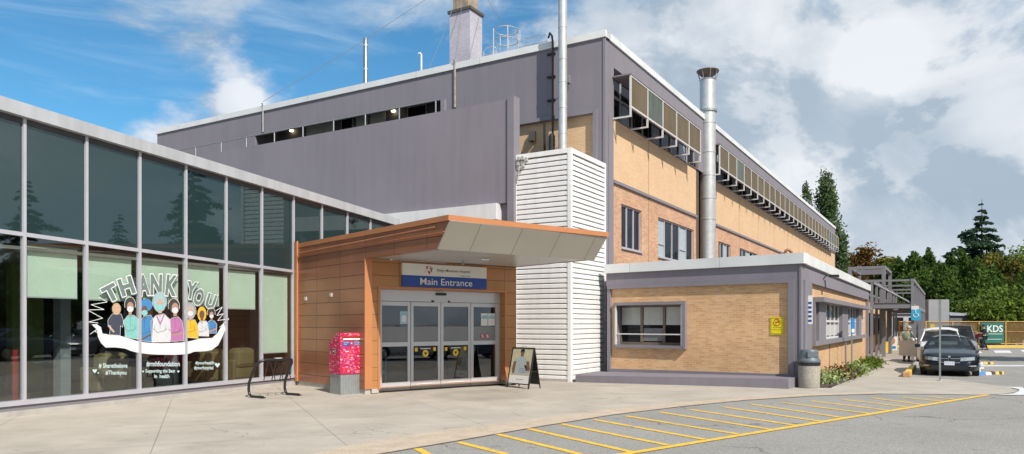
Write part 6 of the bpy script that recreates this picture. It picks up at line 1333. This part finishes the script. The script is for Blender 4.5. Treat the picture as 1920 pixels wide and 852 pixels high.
parksign(1906, 640, 600, 610, 'white sign on a post right of the banner'); parksign(1919, 641, 602, 617, 'white sign cut by the right edge of the picture')

# ------------------------------------------------------------ cars
def carpaint(name, c, metal=.3): return mat(name, c, .30, metal, var=0, coat=.55, spec=.35)
TYRE = mat('tyre', (.02, .02, .02), .9, var=.1); RIM = mat('rim', (.45, .46, .48), .3, .8, var=0); CGL = glass('car_glass', (.34, .38, .38), .0); LAMP = mat('head_lamp', (.38, .41, .43), .1, .3, var=.2, vs=20); TRIM = mat('chrome', (.70, .70, .72), .15, .9, var=0); TAIL = mat('tail_lamp', (.35, .01, .01), .3, var=0); PLATE = mat('licence_plate', (.62, .66, .72), .5, var=0)
SEAT = mat('car_seat', (.16, .15, .14), .8)
def ipl(x, pts):
    for (a, b), (c, d) in zip(pts, pts[1:]):
        if a <= x <= c:
            k = (x - a) / (c - a); k = k * k * (3 - 2 * k) if False else k; return b + (d - b) * k
    return pts[0][1] if x < pts[0][0] else pts[-1][1]
def make_car(name, lab, paint, L=4.7, W=1.82, H=1.43, kind='sedan', group=None, grille=True):
    c = thing(name, lab, 'car', (0, 0, 0), group); hl = L / 2; hw = W / 2
    wx = (-L * .30, L * .305); wr = .33
    if kind == 'sedan': top = [(-hl, .62), (-hl + .05, .86), (-hl + .25, 1.0), (-hl + .9, 1.02), (-.2, .98), (L * .20, .97), (L * .30, .92), (L * .42, .80), (hl - .12, .68), (hl, .52)]; gh = dict(bf=L * .215, rf=L * .055, rr=-L * .20, br=-L * .36)
    elif kind == 'suv': top = [(-hl, .7), (-hl + .05, 1.0), (-hl + .2, 1.08), (-.2, 1.05), (L * .22, 1.05), (L * .30, 1.02), (L * .42, .95), (hl - .1, .80), (hl, .58)]; gh = dict(bf=L * .235, rf=L * .09, rr=-L * .42, br=-L * .475)
    else: top = [(-hl, .7), (-hl + .05, 1.0), (-hl + .2, 1.1), (-.2, 1.06), (L * .26, 1.03), (L * .34, .98), (L * .43, .88), (hl - .1, .74), (hl, .55)]; gh = dict(bf=L * .30, rf=L * .10, rr=-L * .44, br=-L * .48)
    n = 72; xs = [-hl + L * i / (n - 1) for i in range(n)]; mb = MB(); rows = []
    def wid(x): 
        e = max(0, (abs(x) - (hl - .75)) / .75); return hw * (1 - .34 * e ** 2.4) 
    for x in xs:
        w_ = wid(x); zt = ipl(x, top); zb = .20
        for c0 in wx:
            d = abs(x - c0)
            if d < .385: zb = max(zb, wr + math.sqrt(.385 ** 2 - d * d) * .97 - .0)
        zm = zt * .62; pr = [(0, zt + .012), (w_ * .5, zt + .006), (w_ * .80, zt - .025), (w_ * .92, zt - .075), (w_ * .975, zt - .17), (w_, max(zm, zb)), (w_ * .995, max(.38, zb)), (w_ * .97, max(.24, zb)), (w_ * .93, zb)]
        rows.append([(x, y, z) for y, z in pr] + [(x, -y, z) for y, z in pr[::-1][:-1]])
    k = len(rows[0]); vs = [p for r_ in rows for p in r_]; fs = []
    for i in range(n - 1):
        for j in range(k): fs.append((i * k + j, (i + 1) * k + j, (i + 1) * k + (j + 1) % k, i * k + (j + 1) % k))
    fs += [tuple(range(k)), tuple((n - 1) * k + j for j in range(k))[::-1]]
    mb.add(vs, fs); mb.build('body', paint, c, smooth=True)
    MB().lbox(-hl + .2, hl - .15, -hw * .80, hw * .80, .19, .60).build('underbody', BLACK, c)
    zb = ipl(0, top) - .03; wb_, wt_ = hw * .90, hw * (.61 if kind == 'sedan' else .70); zr = H - (.22 if kind == 'suv' else .09)
    def ringp(xa, z, w_): return [(xa, -w_, z), (xa, w_, z)]
    bf, rf, rr_, br = gh['bf'], gh['rf'], gh['rr'], gh['br']; zbf = ipl(bf, top) - .02; zbr = ipl(br, top) - .02
    g = MB()
    A = [(bf, -wb_ * .93, zbf), (bf + .10, 0, zbf), (bf, wb_ * .93, zbf), (rf, wt_, zr), (rf + .05, 0, zr + .02), (rf, -wt_, zr)]
    g.add(A, [(0, 1, 4, 5), (1, 2, 3, 4)]); B_ = [(br, -wb_ * .9, zbr), (br, wb_ * .9, zbr), (rr_, wt_, zr), (rr_, -wt_, zr)]; g.add(B_, [(0, 3, 2, 1)])
    for s in (-1, 1): g.add([(bf - .02, s * wb_ * .985, zbf), (br, s * wb_ * .97, zbr), (rr_, s * wt_ * 1.02, zr), (rf, s * wt_ * 1.02, zr), (0, s * wb_ * 1.0, zb)], [(0, 4, 1, 2, 3)])
    g.build('windows', CGL, c)
    rf_ = MB(); nx = 8; rows = []
    for i in range(nx + 1):
        x = rf + .03 + (rr_ - rf - .06) * i / nx; hr_ = .20 if kind == 'suv' else .075; cz = H - hr_ + hr_ * math.sin(math.pi * (i + .5) / (nx + 1.0)) ** .45; rows.append([(x, wt_ * 1.05 * q, cz + (.0 if abs(q) < .9 else -.05) - .03 * q * q) for q in (-1, -.92, -.5, 0, .5, .92, 1)])
    k = 7; rf_.add([p for r_ in rows for p in r_], [(i * k + j, i * k + j + 1, (i + 1) * k + j + 1, (i + 1) * k + j) for i in range(nx) for j in range(k - 1)])
    rf_.build('roof', paint, c, smooth=True)
    for s in (-1, 1):
        MB().tube([(bf, s * wb_ * .95, zbf), (rf, s * wt_, zr), (rf - .1, s * wt_ * 1.02, zr)], .032, 6).build('front_pillar', paint, c)
        MB().tube([(br, s * wb_ * .93, zbr), (rr_, s * wt_, zr)], .045 if kind == 'sedan' else .06, 6).build('rear_pillar', paint, c)
        MB().tube([(0, s * wb_ * 1.0, zb), (-.06, s * wt_ * 1.02, zr)], .03, 6).build('centre_pillar', BLACK, c)
        MB().tube([(bf - .02, s * wb_ * .99, zbf), (0, s * wb_ * 1.01, zb + .01), (br, s * wb_ * .97, zbr)], .014, 5).build('window_trim', TRIM, c)
        mrr = MB().hexa([(bf - .18, s * (hw + .02), zbf + .02), (bf - .10, s * (hw + .02), zbf + .02), (bf - .08, s * (hw + .20), zbf + .03), (bf - .20, s * (hw + .20), zbf + .03), (bf - .18, s * (hw + .0), zbf + .15), (bf - .12, s * (hw + .0), zbf + .15), (bf - .12, s * (hw + .19), zbf + .15), (bf - .18, s * (hw + .19), zbf + .15)]).build('side_mirror', paint, c, bevel=.03)
        MB().lbox(hl, hl, 0, 0, 0, 0) if False else None
        # lamps wrap round the corner
        lp = []; z0, z1 = ipl(hl - .15, top) - .15, ipl(hl - .15, top) - .03
        ys_ = [.36 * hw, .55 * hw, .70 * hw, .82 * hw]
        def fx_(y):
            for x in [hl - i * .01 for i in range(90)]:
                if wid(x) * .985 >= y: return x
            return hl - .8
        pts = [(min(hl, fx_(y)) + .012, s * y) for y in ys_]
        f_ = MB(); vs = [(x, y, z0 + .012 * i) for i, (x, y) in enumerate(pts)] + [(x - .03, y, z1 + .010 * i) for i, (x, y) in enumerate(pts)]
        f_.add(vs, [(i, i + 1, i + 5, i + 4) for i in range(3)]); f_.build('headlight', LAMP, c)
        f_ = MB(); 
        rx = [(-min(hl, fx_(y)) - .012, s * y) for y in ys_]; z0, z1 = ipl(-hl + .1, top) - .25, ipl(-hl + .1, top) - .08
        f_.add([(x, y, z0) for x, y in rx] + [(x, y, z1) for x, y in rx], [(i, i + 1, i + 5, i + 4) for i in range(3)]); f_.build('tail_light', TAIL, c)
        for wxx in wx:
            wo = MB().lathe((wxx, s * (hw - .12), wr), [(wr * .98, -.10), (wr, -.07), (wr, .07), (wr * .96, .105), (wr * .70, .10)], 28, 'y').build('wheel', TYRE, c)
            rm = MB().lathe((wxx, s * (hw - .015), wr), [(wr * .68, -.02), (wr * .66, .012)], 20, 'y')
            for a in range(5): a_ = a * 2 * math.pi / 5; rm.tube([(wxx, s * (hw + .004), wr), (wxx + wr * .62 * math.cos(a_), s * (hw + .004), wr + wr * .62 * math.sin(a_))], .025, 5)
            rm.build('rim', RIM, wo)
    for s in (-1, 1):
        MB().lbox(-.15, .05, s * .37 - .22, s * .37 + .22, .55, H - .48).lbox(-.12, -.02, s * .37 - .11, s * .37 + .11, H - .46, H - .26).build('front_seat', SEAT, c, bevel=.03)
    MB().lbox(-1.15, -.95, -.62, .62, .5, H - .42).build('rear_seat', SEAT, c, bevel=.03)
    MB().lbox(bf - .75, bf - .25, -.6, .6, zbf - .25, zbf - .01).build('dashboard', BLACK, c)
    MB().tube([(bf - .80, .37 + .17 * math.cos(a_), zbf - .02 + .17 * math.sin(a_)) for a_ in [k * .6283 for k in range(10)]], .015, 5, True).build('steering_wheel', BLACK, c)
    zg = ipl(hl - .12, top)
    zgr0, zgr1 = zg - .20, zg - .05
    if grille:
        for s in (-1, 1):
            MB().hexa([(hl + .0, s * .03, zgr0), (hl + .0, s * .31, zgr0 + .01), (hl + .03, s * .31, zgr0 + .01), (hl + .035, s * .03, zgr0), (hl - .03, s * .03, zgr1), (hl - .03, s * .34, zgr1), (hl + .0, s * .34, zgr1), (hl + .01, s * .03, zgr1)]).build('grille', BLACK, c)
            MB().tube([(hl + .04, s * .03, zgr0), (hl + .035, s * .31, zgr0 + .01), (hl + .005, s * .34, zgr1), (hl + .015, s * .03, zgr1)], .010, 5, True).build('grille_ring', TRIM, c)
        MB().lathe((0, 0, 0), [(.001, 0), (.001, 0)], 3) if False else None
        MB().poly([(hl - .04 + .0, .04 * math.cos(k * .6283), zgr1 + .06 + .04 * math.sin(k * .6283)) for k in range(10)]).build('badge', LAMP, c)
    else: MB().lbox(hl + .002, hl + .02, -.45, .45, zgr0 + .02, zgr1 - .02).build('grille', BLACK, c)
    MB().lbox(hl + .004, hl + .03, -.62 * hw, .62 * hw, .26, .40).build('air_intake', BLACK, c); MB().lbox(hl + .03, hl + .045, -.155, .155, .40 + .0, .53).build('licence_plate', PLATE, c)
    for s in (-1, 1): MB().tube([(hl - .01, s * .62 * hw, .37), (hl - .16, s * .86 * hw, .38)], .022, 6).build('fog_lamp_trim', TRIM, c)
    MB().lbox(-hl - .015, -hl + .0, -.15, .15, .62, .74).build('licence_plate', PLATE, c)
    sm = MB()
    for s in (-1, 1):
        for xx in (bf - .08, -.08, br + .35): sm.lbox(xx - .004, xx + .004, s * hw - .004 if s > 0 else -hw - .003, s * hw + .003 if s > 0 else -hw + .004, .34, .9)
        for xx in (bf - .95, -.55): sm.lbox(xx - .08, xx + .08, s * hw - .01, s * hw + .02 if s > 0 else -hw + .01, .80, .825) if s > 0 else sm.lbox(xx - .08, xx + .08, -hw - .02, -hw + .01, .80, .825)
    sm.build('door_seams', BLACK, c)
    return c
def place(c, px, Yf_, az_deg, z):
    """front bumper centre at pixel column px and depth Yf_"""
    a = R(90 - az_deg); bb = [ch for ch in kids(c) if ch.name.startswith('body')][0]; hl = max(v_.co.x for v_ in bb.data.vertices)
    F = Vector(((px - CX) / FPX * Yf_, Yf_, z)); d = Vector((math.sin(R(az_deg)), math.cos(R(az_deg)), 0)); c.location = F - d * hl; c.rotation_euler.z = a
UA = math.degrees(math.atan2(u[0], u[1])) + 180
c1 = make_car('sedan_car', 'dark navy sedan parked facing the camera behind the tall bare post', carpaint('paint_navy_black', (.006, .008, .014))); place(c1, 1780, 25.3, UA, -.19)
c2 = make_car('parked_car', 'white wagon with its near side front door open, behind the dark sedan', carpaint('paint_white', (.70, .70, .68), 0), 4.8, 1.86, 1.68, 'suv', grille=False); place(c2, 1763, 32.0, UA, -.19)
c3 = make_car('minivan_car', 'silver grey minivan parked farthest in the row, right of the white wagon', carpaint('paint_silver', (.36, .35, .37), .6), 5.1, 1.98, 1.80, 'van', grille=False); place(c3, 1793, 38.0, UA, -.19)
# open doors as parts of the cars
def open_door(c, side, x, hw, paint, ang, h=1.05):
    a = R(ang) * side; b = MB(); Ld = .85
    def D(t, z, o=0): return (x - t * math.cos(a) , side * (hw + t * math.sin(abs(R(ang))) + 0) + o * math.cos(a) * side, z)
    b.hexa([D(0, .32), D(Ld, .34), D(Ld, .34, .06), D(0, .32, .06), D(0, h), D(Ld, h), D(Ld, h, .06), D(0, h, .06)]); d = b.build('open_door', paint, c, bevel=.03)
    MB().tube([D(.02, h, .03), D(.35, h + .46, .03), D(.95, h + .46, .03), D(Ld - .02, h, .03)], .022, 6).build('window_frame', BLACK, d)
    m = MB(); m.hexa([D(.12, h, .10), D(.32, h, .10), D(.32, h, .26), D(.12, h, .24), D(.12, h + .14, .10), D(.30, h + .14, .10), D(.30, h + .14, .25), D(.12, h + .14, .22)]); m.build('side_mirror', paint, d, bevel=.03)
open_door(c2, -1, 1.05, .93, mat('door_inner_beige', (.50, .46, .40), .6, var=.05), 60)
0 and open_door(c3, 1, 1.2, .97, MATS['paint_silver'], 14)
# cars in the car park that the glass mirrors
lot = [('suv', 'paint_silver2', (.40, .41, .43)), ('sedan', 'paint_black2', (.02, .02, .025)), ('suv', 'paint_white2', (.65, .65, .65)), ('sedan', 'paint_blue2', (.05, .09, .16)), ('van', 'paint_grey2', (.18, .19, .20)), ('suv', 'paint_dark2', (.05, .05, .055)), ('sedan', 'paint_silver3', (.45, .45, .46)), ('suv', 'paint_red2', (.25, .02, .02)), ('sedan', 'paint_white3', (.6, .6, .6))]
for k, (kd_, nm, pc) in enumerate(lot):
    c = make_car('parked_car', f'{["silver", "black", "white", "blue", "grey", "charcoal", "pale silver", "red", "off white"][k]} car in the car park, seen only mirrored in the glass', carpaint(nm, pc), 4.7, 1.84, {'sedan': 1.43, 'suv': 1.68, 'van': 1.75}[kd_], kd_, 'cars mirrored in the lobby glass', grille=False)
    q = Vector((12.6, 12.2, 0)) + Vector((.57, .82, 0)) * 5.6 * (k - 2) if k < 6 else Vector((21 + (k - 6) * 3.5, 10 + (k - 6) * 6, 0))
    c.location = (q.x, q.y, gz(q.x, q.y) - .006); c.rotation_euler.z = R(55 if k % 2 else 235)

# ------------------------------------------------------------ people
SKIN = mat('skin', (.42, .25, .17), .6, var=.03); 
def skin_mesh(V, E, Rr, sub=1):
    me = bpy.data.meshes.new('skel'); me.from_pydata(V, E, []); o = bpy.data.objects.new('skel', me); col.objects.link(o)
    sk = o.modifiers.new('s', 'SKIN'); sl = me.skin_vertices[0].data
    for i, r_ in enumerate(Rr): sl[i].radius = (r_, r_) if not isinstance(r_, tuple) else r_
    sl[0].use_root = True; su = o.modifiers.new('u', 'SUBSURF'); su.levels = sub; su.render_levels = sub
    dg = bpy.context.evaluated_depsgraph_get(); dg.update(); m2 = bpy.data.meshes.new_from_object(o.evaluated_get(dg)); Vv = [tuple(x.co) for x in m2.vertices]; F = [tuple(p.vertices) for p in m2.polygons]
    bpy.data.objects.remove(o); bpy.data.meshes.remove(me); bpy.data.meshes.remove(m2); return Vv, F
def person(lab, loc, rz, J, top, legs, hair, shoes, jacket=None):
    """J: joint positions, y forward"""
    t = thing('person', lab, 'person', (0, 0, 0))
    N_ = ['pel', 'spi', 'che', 'nec', 'hd0', 'hd1', 'shL', 'elL', 'wrL', 'haL', 'shR', 'elR', 'wrR', 'haR', 'hiL', 'knL', 'anL', 'toL', 'hiR', 'knR', 'anR', 'toR']
    Rd = dict(pel=.13, spi=.125, che=.14, nec=.055, hd0=.075, hd1=.085, shL=.055, elL=.042, wrL=.028, haL=.035, shR=.055, elR=.042, wrR=.028, haR=.035, hiL=.085, knL=.058, anL=.038, toL=.035, hiR=.085, knR=.058, anR=.038, toR=.035)
    V = [J[n] for n in N_]; E = [('pel', 'spi'), ('spi', 'che'), ('che', 'nec'), ('nec', 'hd0'), ('hd0', 'hd1'), ('che', 'shL'), ('shL', 'elL'), ('elL', 'wrL'), ('wrL', 'haL'), ('che', 'shR'), ('shR', 'elR'), ('elR', 'wrR'), ('wrR', 'haR'), ('pel', 'hiL'), ('hiL', 'knL'), ('knL', 'anL'), ('anL', 'toL'), ('pel', 'hiR'), ('hiR', 'knR'), ('knR', 'anR'), ('anR', 'toR')]
    R_ = [Rd[n] for n in N_]; E = [(N_.index(a), N_.index(b)) for a, b in E]
    for s in 'LR':
        h, w_ = Vector(J['ha' + s]), Vector(J['wr' + s]); d = (h - w_).normalized(); sd2 = d.cross(Vector((0, 0, 1))); sd2 = sd2.normalized() if sd2.length > .1 else Vector((1, 0, 0)); up = d.cross(sd2)
        for k, (off, ln) in enumerate(((-.03, .07), (-.010, .085), (.010, .08), (.03, .06))):
            b = h + sd2 * off; V += [tuple(b + d * .02), tuple(b + d * (.02 + ln * .55) + up * .008), tuple(b + d * (.02 + ln) + up * .025)]; i = len(V); R_ += [.011, .010, .008]; E += [(N_.index('ha' + s), i - 3), (i - 3, i - 2), (i - 2, i - 1)]
        b = h + sd2 * -.035 - d * .03; V += [tuple(b - sd2 * .015), tuple(b - sd2 * .035 + d * .035)]; i = len(V); R_ += [.012, .010]; E += [(N_.index('wr' + s), i - 2), (i - 2, i - 1)]
    vv, ff = skin_mesh(V, E, R_, 1); mb = MB(); mb.add(vv, ff)
    mb.build('body', SKIN, t, smooth=True)
    def cloth(nm, names, edges, grow, m, par=t):
        Vc = [J[n] for n in names]; Rc = [Rd[n] * grow + .006 for n in names]; Ec = [(names.index(a), names.index(b)) for a, b in edges]
        v_, f_ = skin_mesh(Vc, Ec, Rc, 1); MB().add(v_, f_).build(nm, m, par, smooth=True)
    # trousers, top
    Jk = dict(J)
    cloth('trousers', ['pel', 'hiL', 'knL', 'anL', 'hiR', 'knR', 'anR'], [('pel', 'hiL'), ('hiL', 'knL'), ('knL', 'anL'), ('pel', 'hiR'), ('hiR', 'knR'), ('knR', 'anR')], 1.28, legs)
    if jacket: names = ['che', 'spi', 'pel', 'shL', 'elL', 'wrL', 'shR', 'elR', 'wrR']; ed = [('che', 'spi'), ('spi', 'pel'), ('che', 'shL'), ('shL', 'elL'), ('elL', 'wrL'), ('che', 'shR'), ('shR', 'elR'), ('elR', 'wrR')]
    else: names = ['che', 'spi', 'pel', 'shL', 'elL', 'shR', 'elR']; ed = [('che', 'spi'), ('spi', 'pel'), ('che', 'shL'), ('shL', 'elL'), ('che', 'shR'), ('shR', 'elR')]
    cloth('jacket' if jacket else 'shirt', names, ed, 1.28, top)
    hd = Vector(J['hd1']); fw = Vector((0, 1, 0))
    hv = MB(); 
    for i in range(9):
        for j in range(12): pass
    rows = []
    for i in range(7):
        ph = i / 6 * 1.75; rows.append([(hd.x + .108 * math.sin(ph) * math.cos(a), hd.y - .018 + .122 * math.sin(ph) * math.sin(a), hd.z + .005 + .118 * math.cos(ph)) for a in [k * math.pi / 8 for k in range(16)]])
    hv.add([p for r_ in rows for p in r_], [(i * 16 + j, i * 16 + (j + 1) % 16, (i + 1) * 16 + (j + 1) % 16, (i + 1) * 16 + j) for i in range(6) for j in range(16) if not (i >= 3 and 1 < j < 7)]); hv.build('hair', hair, t, smooth=True)
    f_ = MB(); f_.hexa([(hd.x - .014, hd.y + .075, hd.z - .045), (hd.x + .014, hd.y + .075, hd.z - .045), (hd.x + .012, hd.y + .112, hd.z - .045), (hd.x - .012, hd.y + .112, hd.z - .045), (hd.x - .008, hd.y + .08, hd.z + .01), (hd.x + .008, hd.y + .08, hd.z + .01), (hd.x + .006, hd.y + .092, hd.z + .01), (hd.x - .006, hd.y + .092, hd.z + .01)]); f_.build('nose', SKIN, t)
    e_ = MB(); 
    for s in (-1, 1): e_.lbox(hd.x + s * .035 - .012, hd.x + s * .035 + .012, hd.y + .078, hd.y + .090, hd.z - .002, hd.z + .008)
    e_.lbox(hd.x - .025, hd.x + .025, hd.y + .076, hd.y + .090, hd.z - .078, hd.z - .070); e_.build('eyes_and_mouth', BLACK, t)
    for s in (-1, 1): MB().lathe((hd.x + s * .092, hd.y - .005, hd.z - .015), [(.006, -.03), (.016, -.01), (.018, .012), (.006, .03)], 8).build('ear', SKIN, t)
    for s in 'LR':
        a, b = Vector(J['an' + s]), Vector(J['to' + s]); d = (b - a); d.z = 0; d.normalize(); sd2 = Vector((-d.y, d.x, 0)); zb = min(a.z, b.z) - .045
        f_ = MB(); P = [a - d * .07 - sd2 * .042, b + d * .09 - sd2 * .045, b + d * .09 + sd2 * .045, a - d * .07 + sd2 * .042]
        f_.hexa([Vector((p.x, p.y, zb)) for p in P] + [Vector((p.x, p.y, zb + (.11 if k in (0, 3) else .06))) for k, p in enumerate(P)]); f_.build('shoe', shoes, t, bevel=.02)
    t.location = loc; t.rotation_euler.z = rz; return t
base = dict(pel=(0, 0, .95), spi=(0, .01, 1.12), che=(0, 0, 1.33), nec=(0, .01, 1.50), hd0=(0, .015, 1.58), hd1=(0, .03, 1.66), shL=(-.19, 0, 1.42), elL=(-.25, -.02, 1.14), wrL=(-.24, .10, .90), haL=(-.24, .14, .83), shR=(.19, 0, 1.42), elR=(.25, -.02, 1.14), wrR=(.24, .10, .90), haR=(.24, .14, .83),
            hiL=(-.10, 0, .88), knL=(-.11, .03, .48), anL=(-.12, -.02, .09), toL=(-.13, .12, .045), hiR=(.10, 0, .88), knR=(.11, .03, .48), anR=(.12, -.02, .09), toR=(.13, .12, .045))
BLKC = mat('black_cloth', (.014, .014, .018), .85, var=.1)
# walker in black: mid stride, one forearm raised forward
J = dict(base); J.update(elL=(-.22, .16, 1.16), wrL=(-.14, .40, 1.20), haL=(-.13, .48, 1.21), elR=(.26, .10, 1.16), wrR=(.17, .34, 1.13), haR=(.15, .42, 1.13), knL=(-.11, .14, .50), anL=(-.13, .16, .09), toL=(-.14, .30, .045), knR=(.12, -.06, .50), anR=(.16, -.26, .12), toR=(.18, -.13, .05))
b = gp(1845, 656.5)
b.z = -.192
person('person in black clothes walking left in front of the construction fence, forearms raised', b, R(75), J, BLKC, BLKC, mat('hair_black', (.015, .013, .012), .7), BLACK)
# driver by the open car door, looking down
J = dict(base); J.update(che=(0, .05, 1.33), nec=(0, .12, 1.49), hd0=(0, .16, 1.56), hd1=(0, .20, 1.63), elL=(-.25, .10, 1.16), wrL=(-.12, .28, 1.10), haL=(-.08, .35, 1.08), elR=(.25, .10, 1.16), wrR=(.16, .30, 1.08), haR=(.14, .38, 1.06), shL=(-.19, .05, 1.41), shR=(.19, .05, 1.41))
b = gp(1700, 680); b = Vector(((1700 - CX) / FPX * 35.0, 35.0, -.19))
person('grey haired person in a pale green jacket standing behind the open car door', b, R(-60), J, mat('jacket_sage', (.26, .33, .22), .85, var=.1), mat('trouser_dark', (.04, .045, .06), .85), mat('hair_grey', (.34, .32, .30), .8), BLACK, jacket=True)
# red bag-like bundle held by the walker
q = gp(1834, 656); MB().lathe((q.x - .0, q.y, .55), [(.08, 0), (.17, .08), (.19, .25), (.12, .40), (.03, .44)], 12).single('red_bundle', mat('bundle_red', (.34, .02, .05), .8, var=.2), 'dark red bundle beside the open door of the silver minivan', 'bag')
print('objects', len(bpy.data.objects))
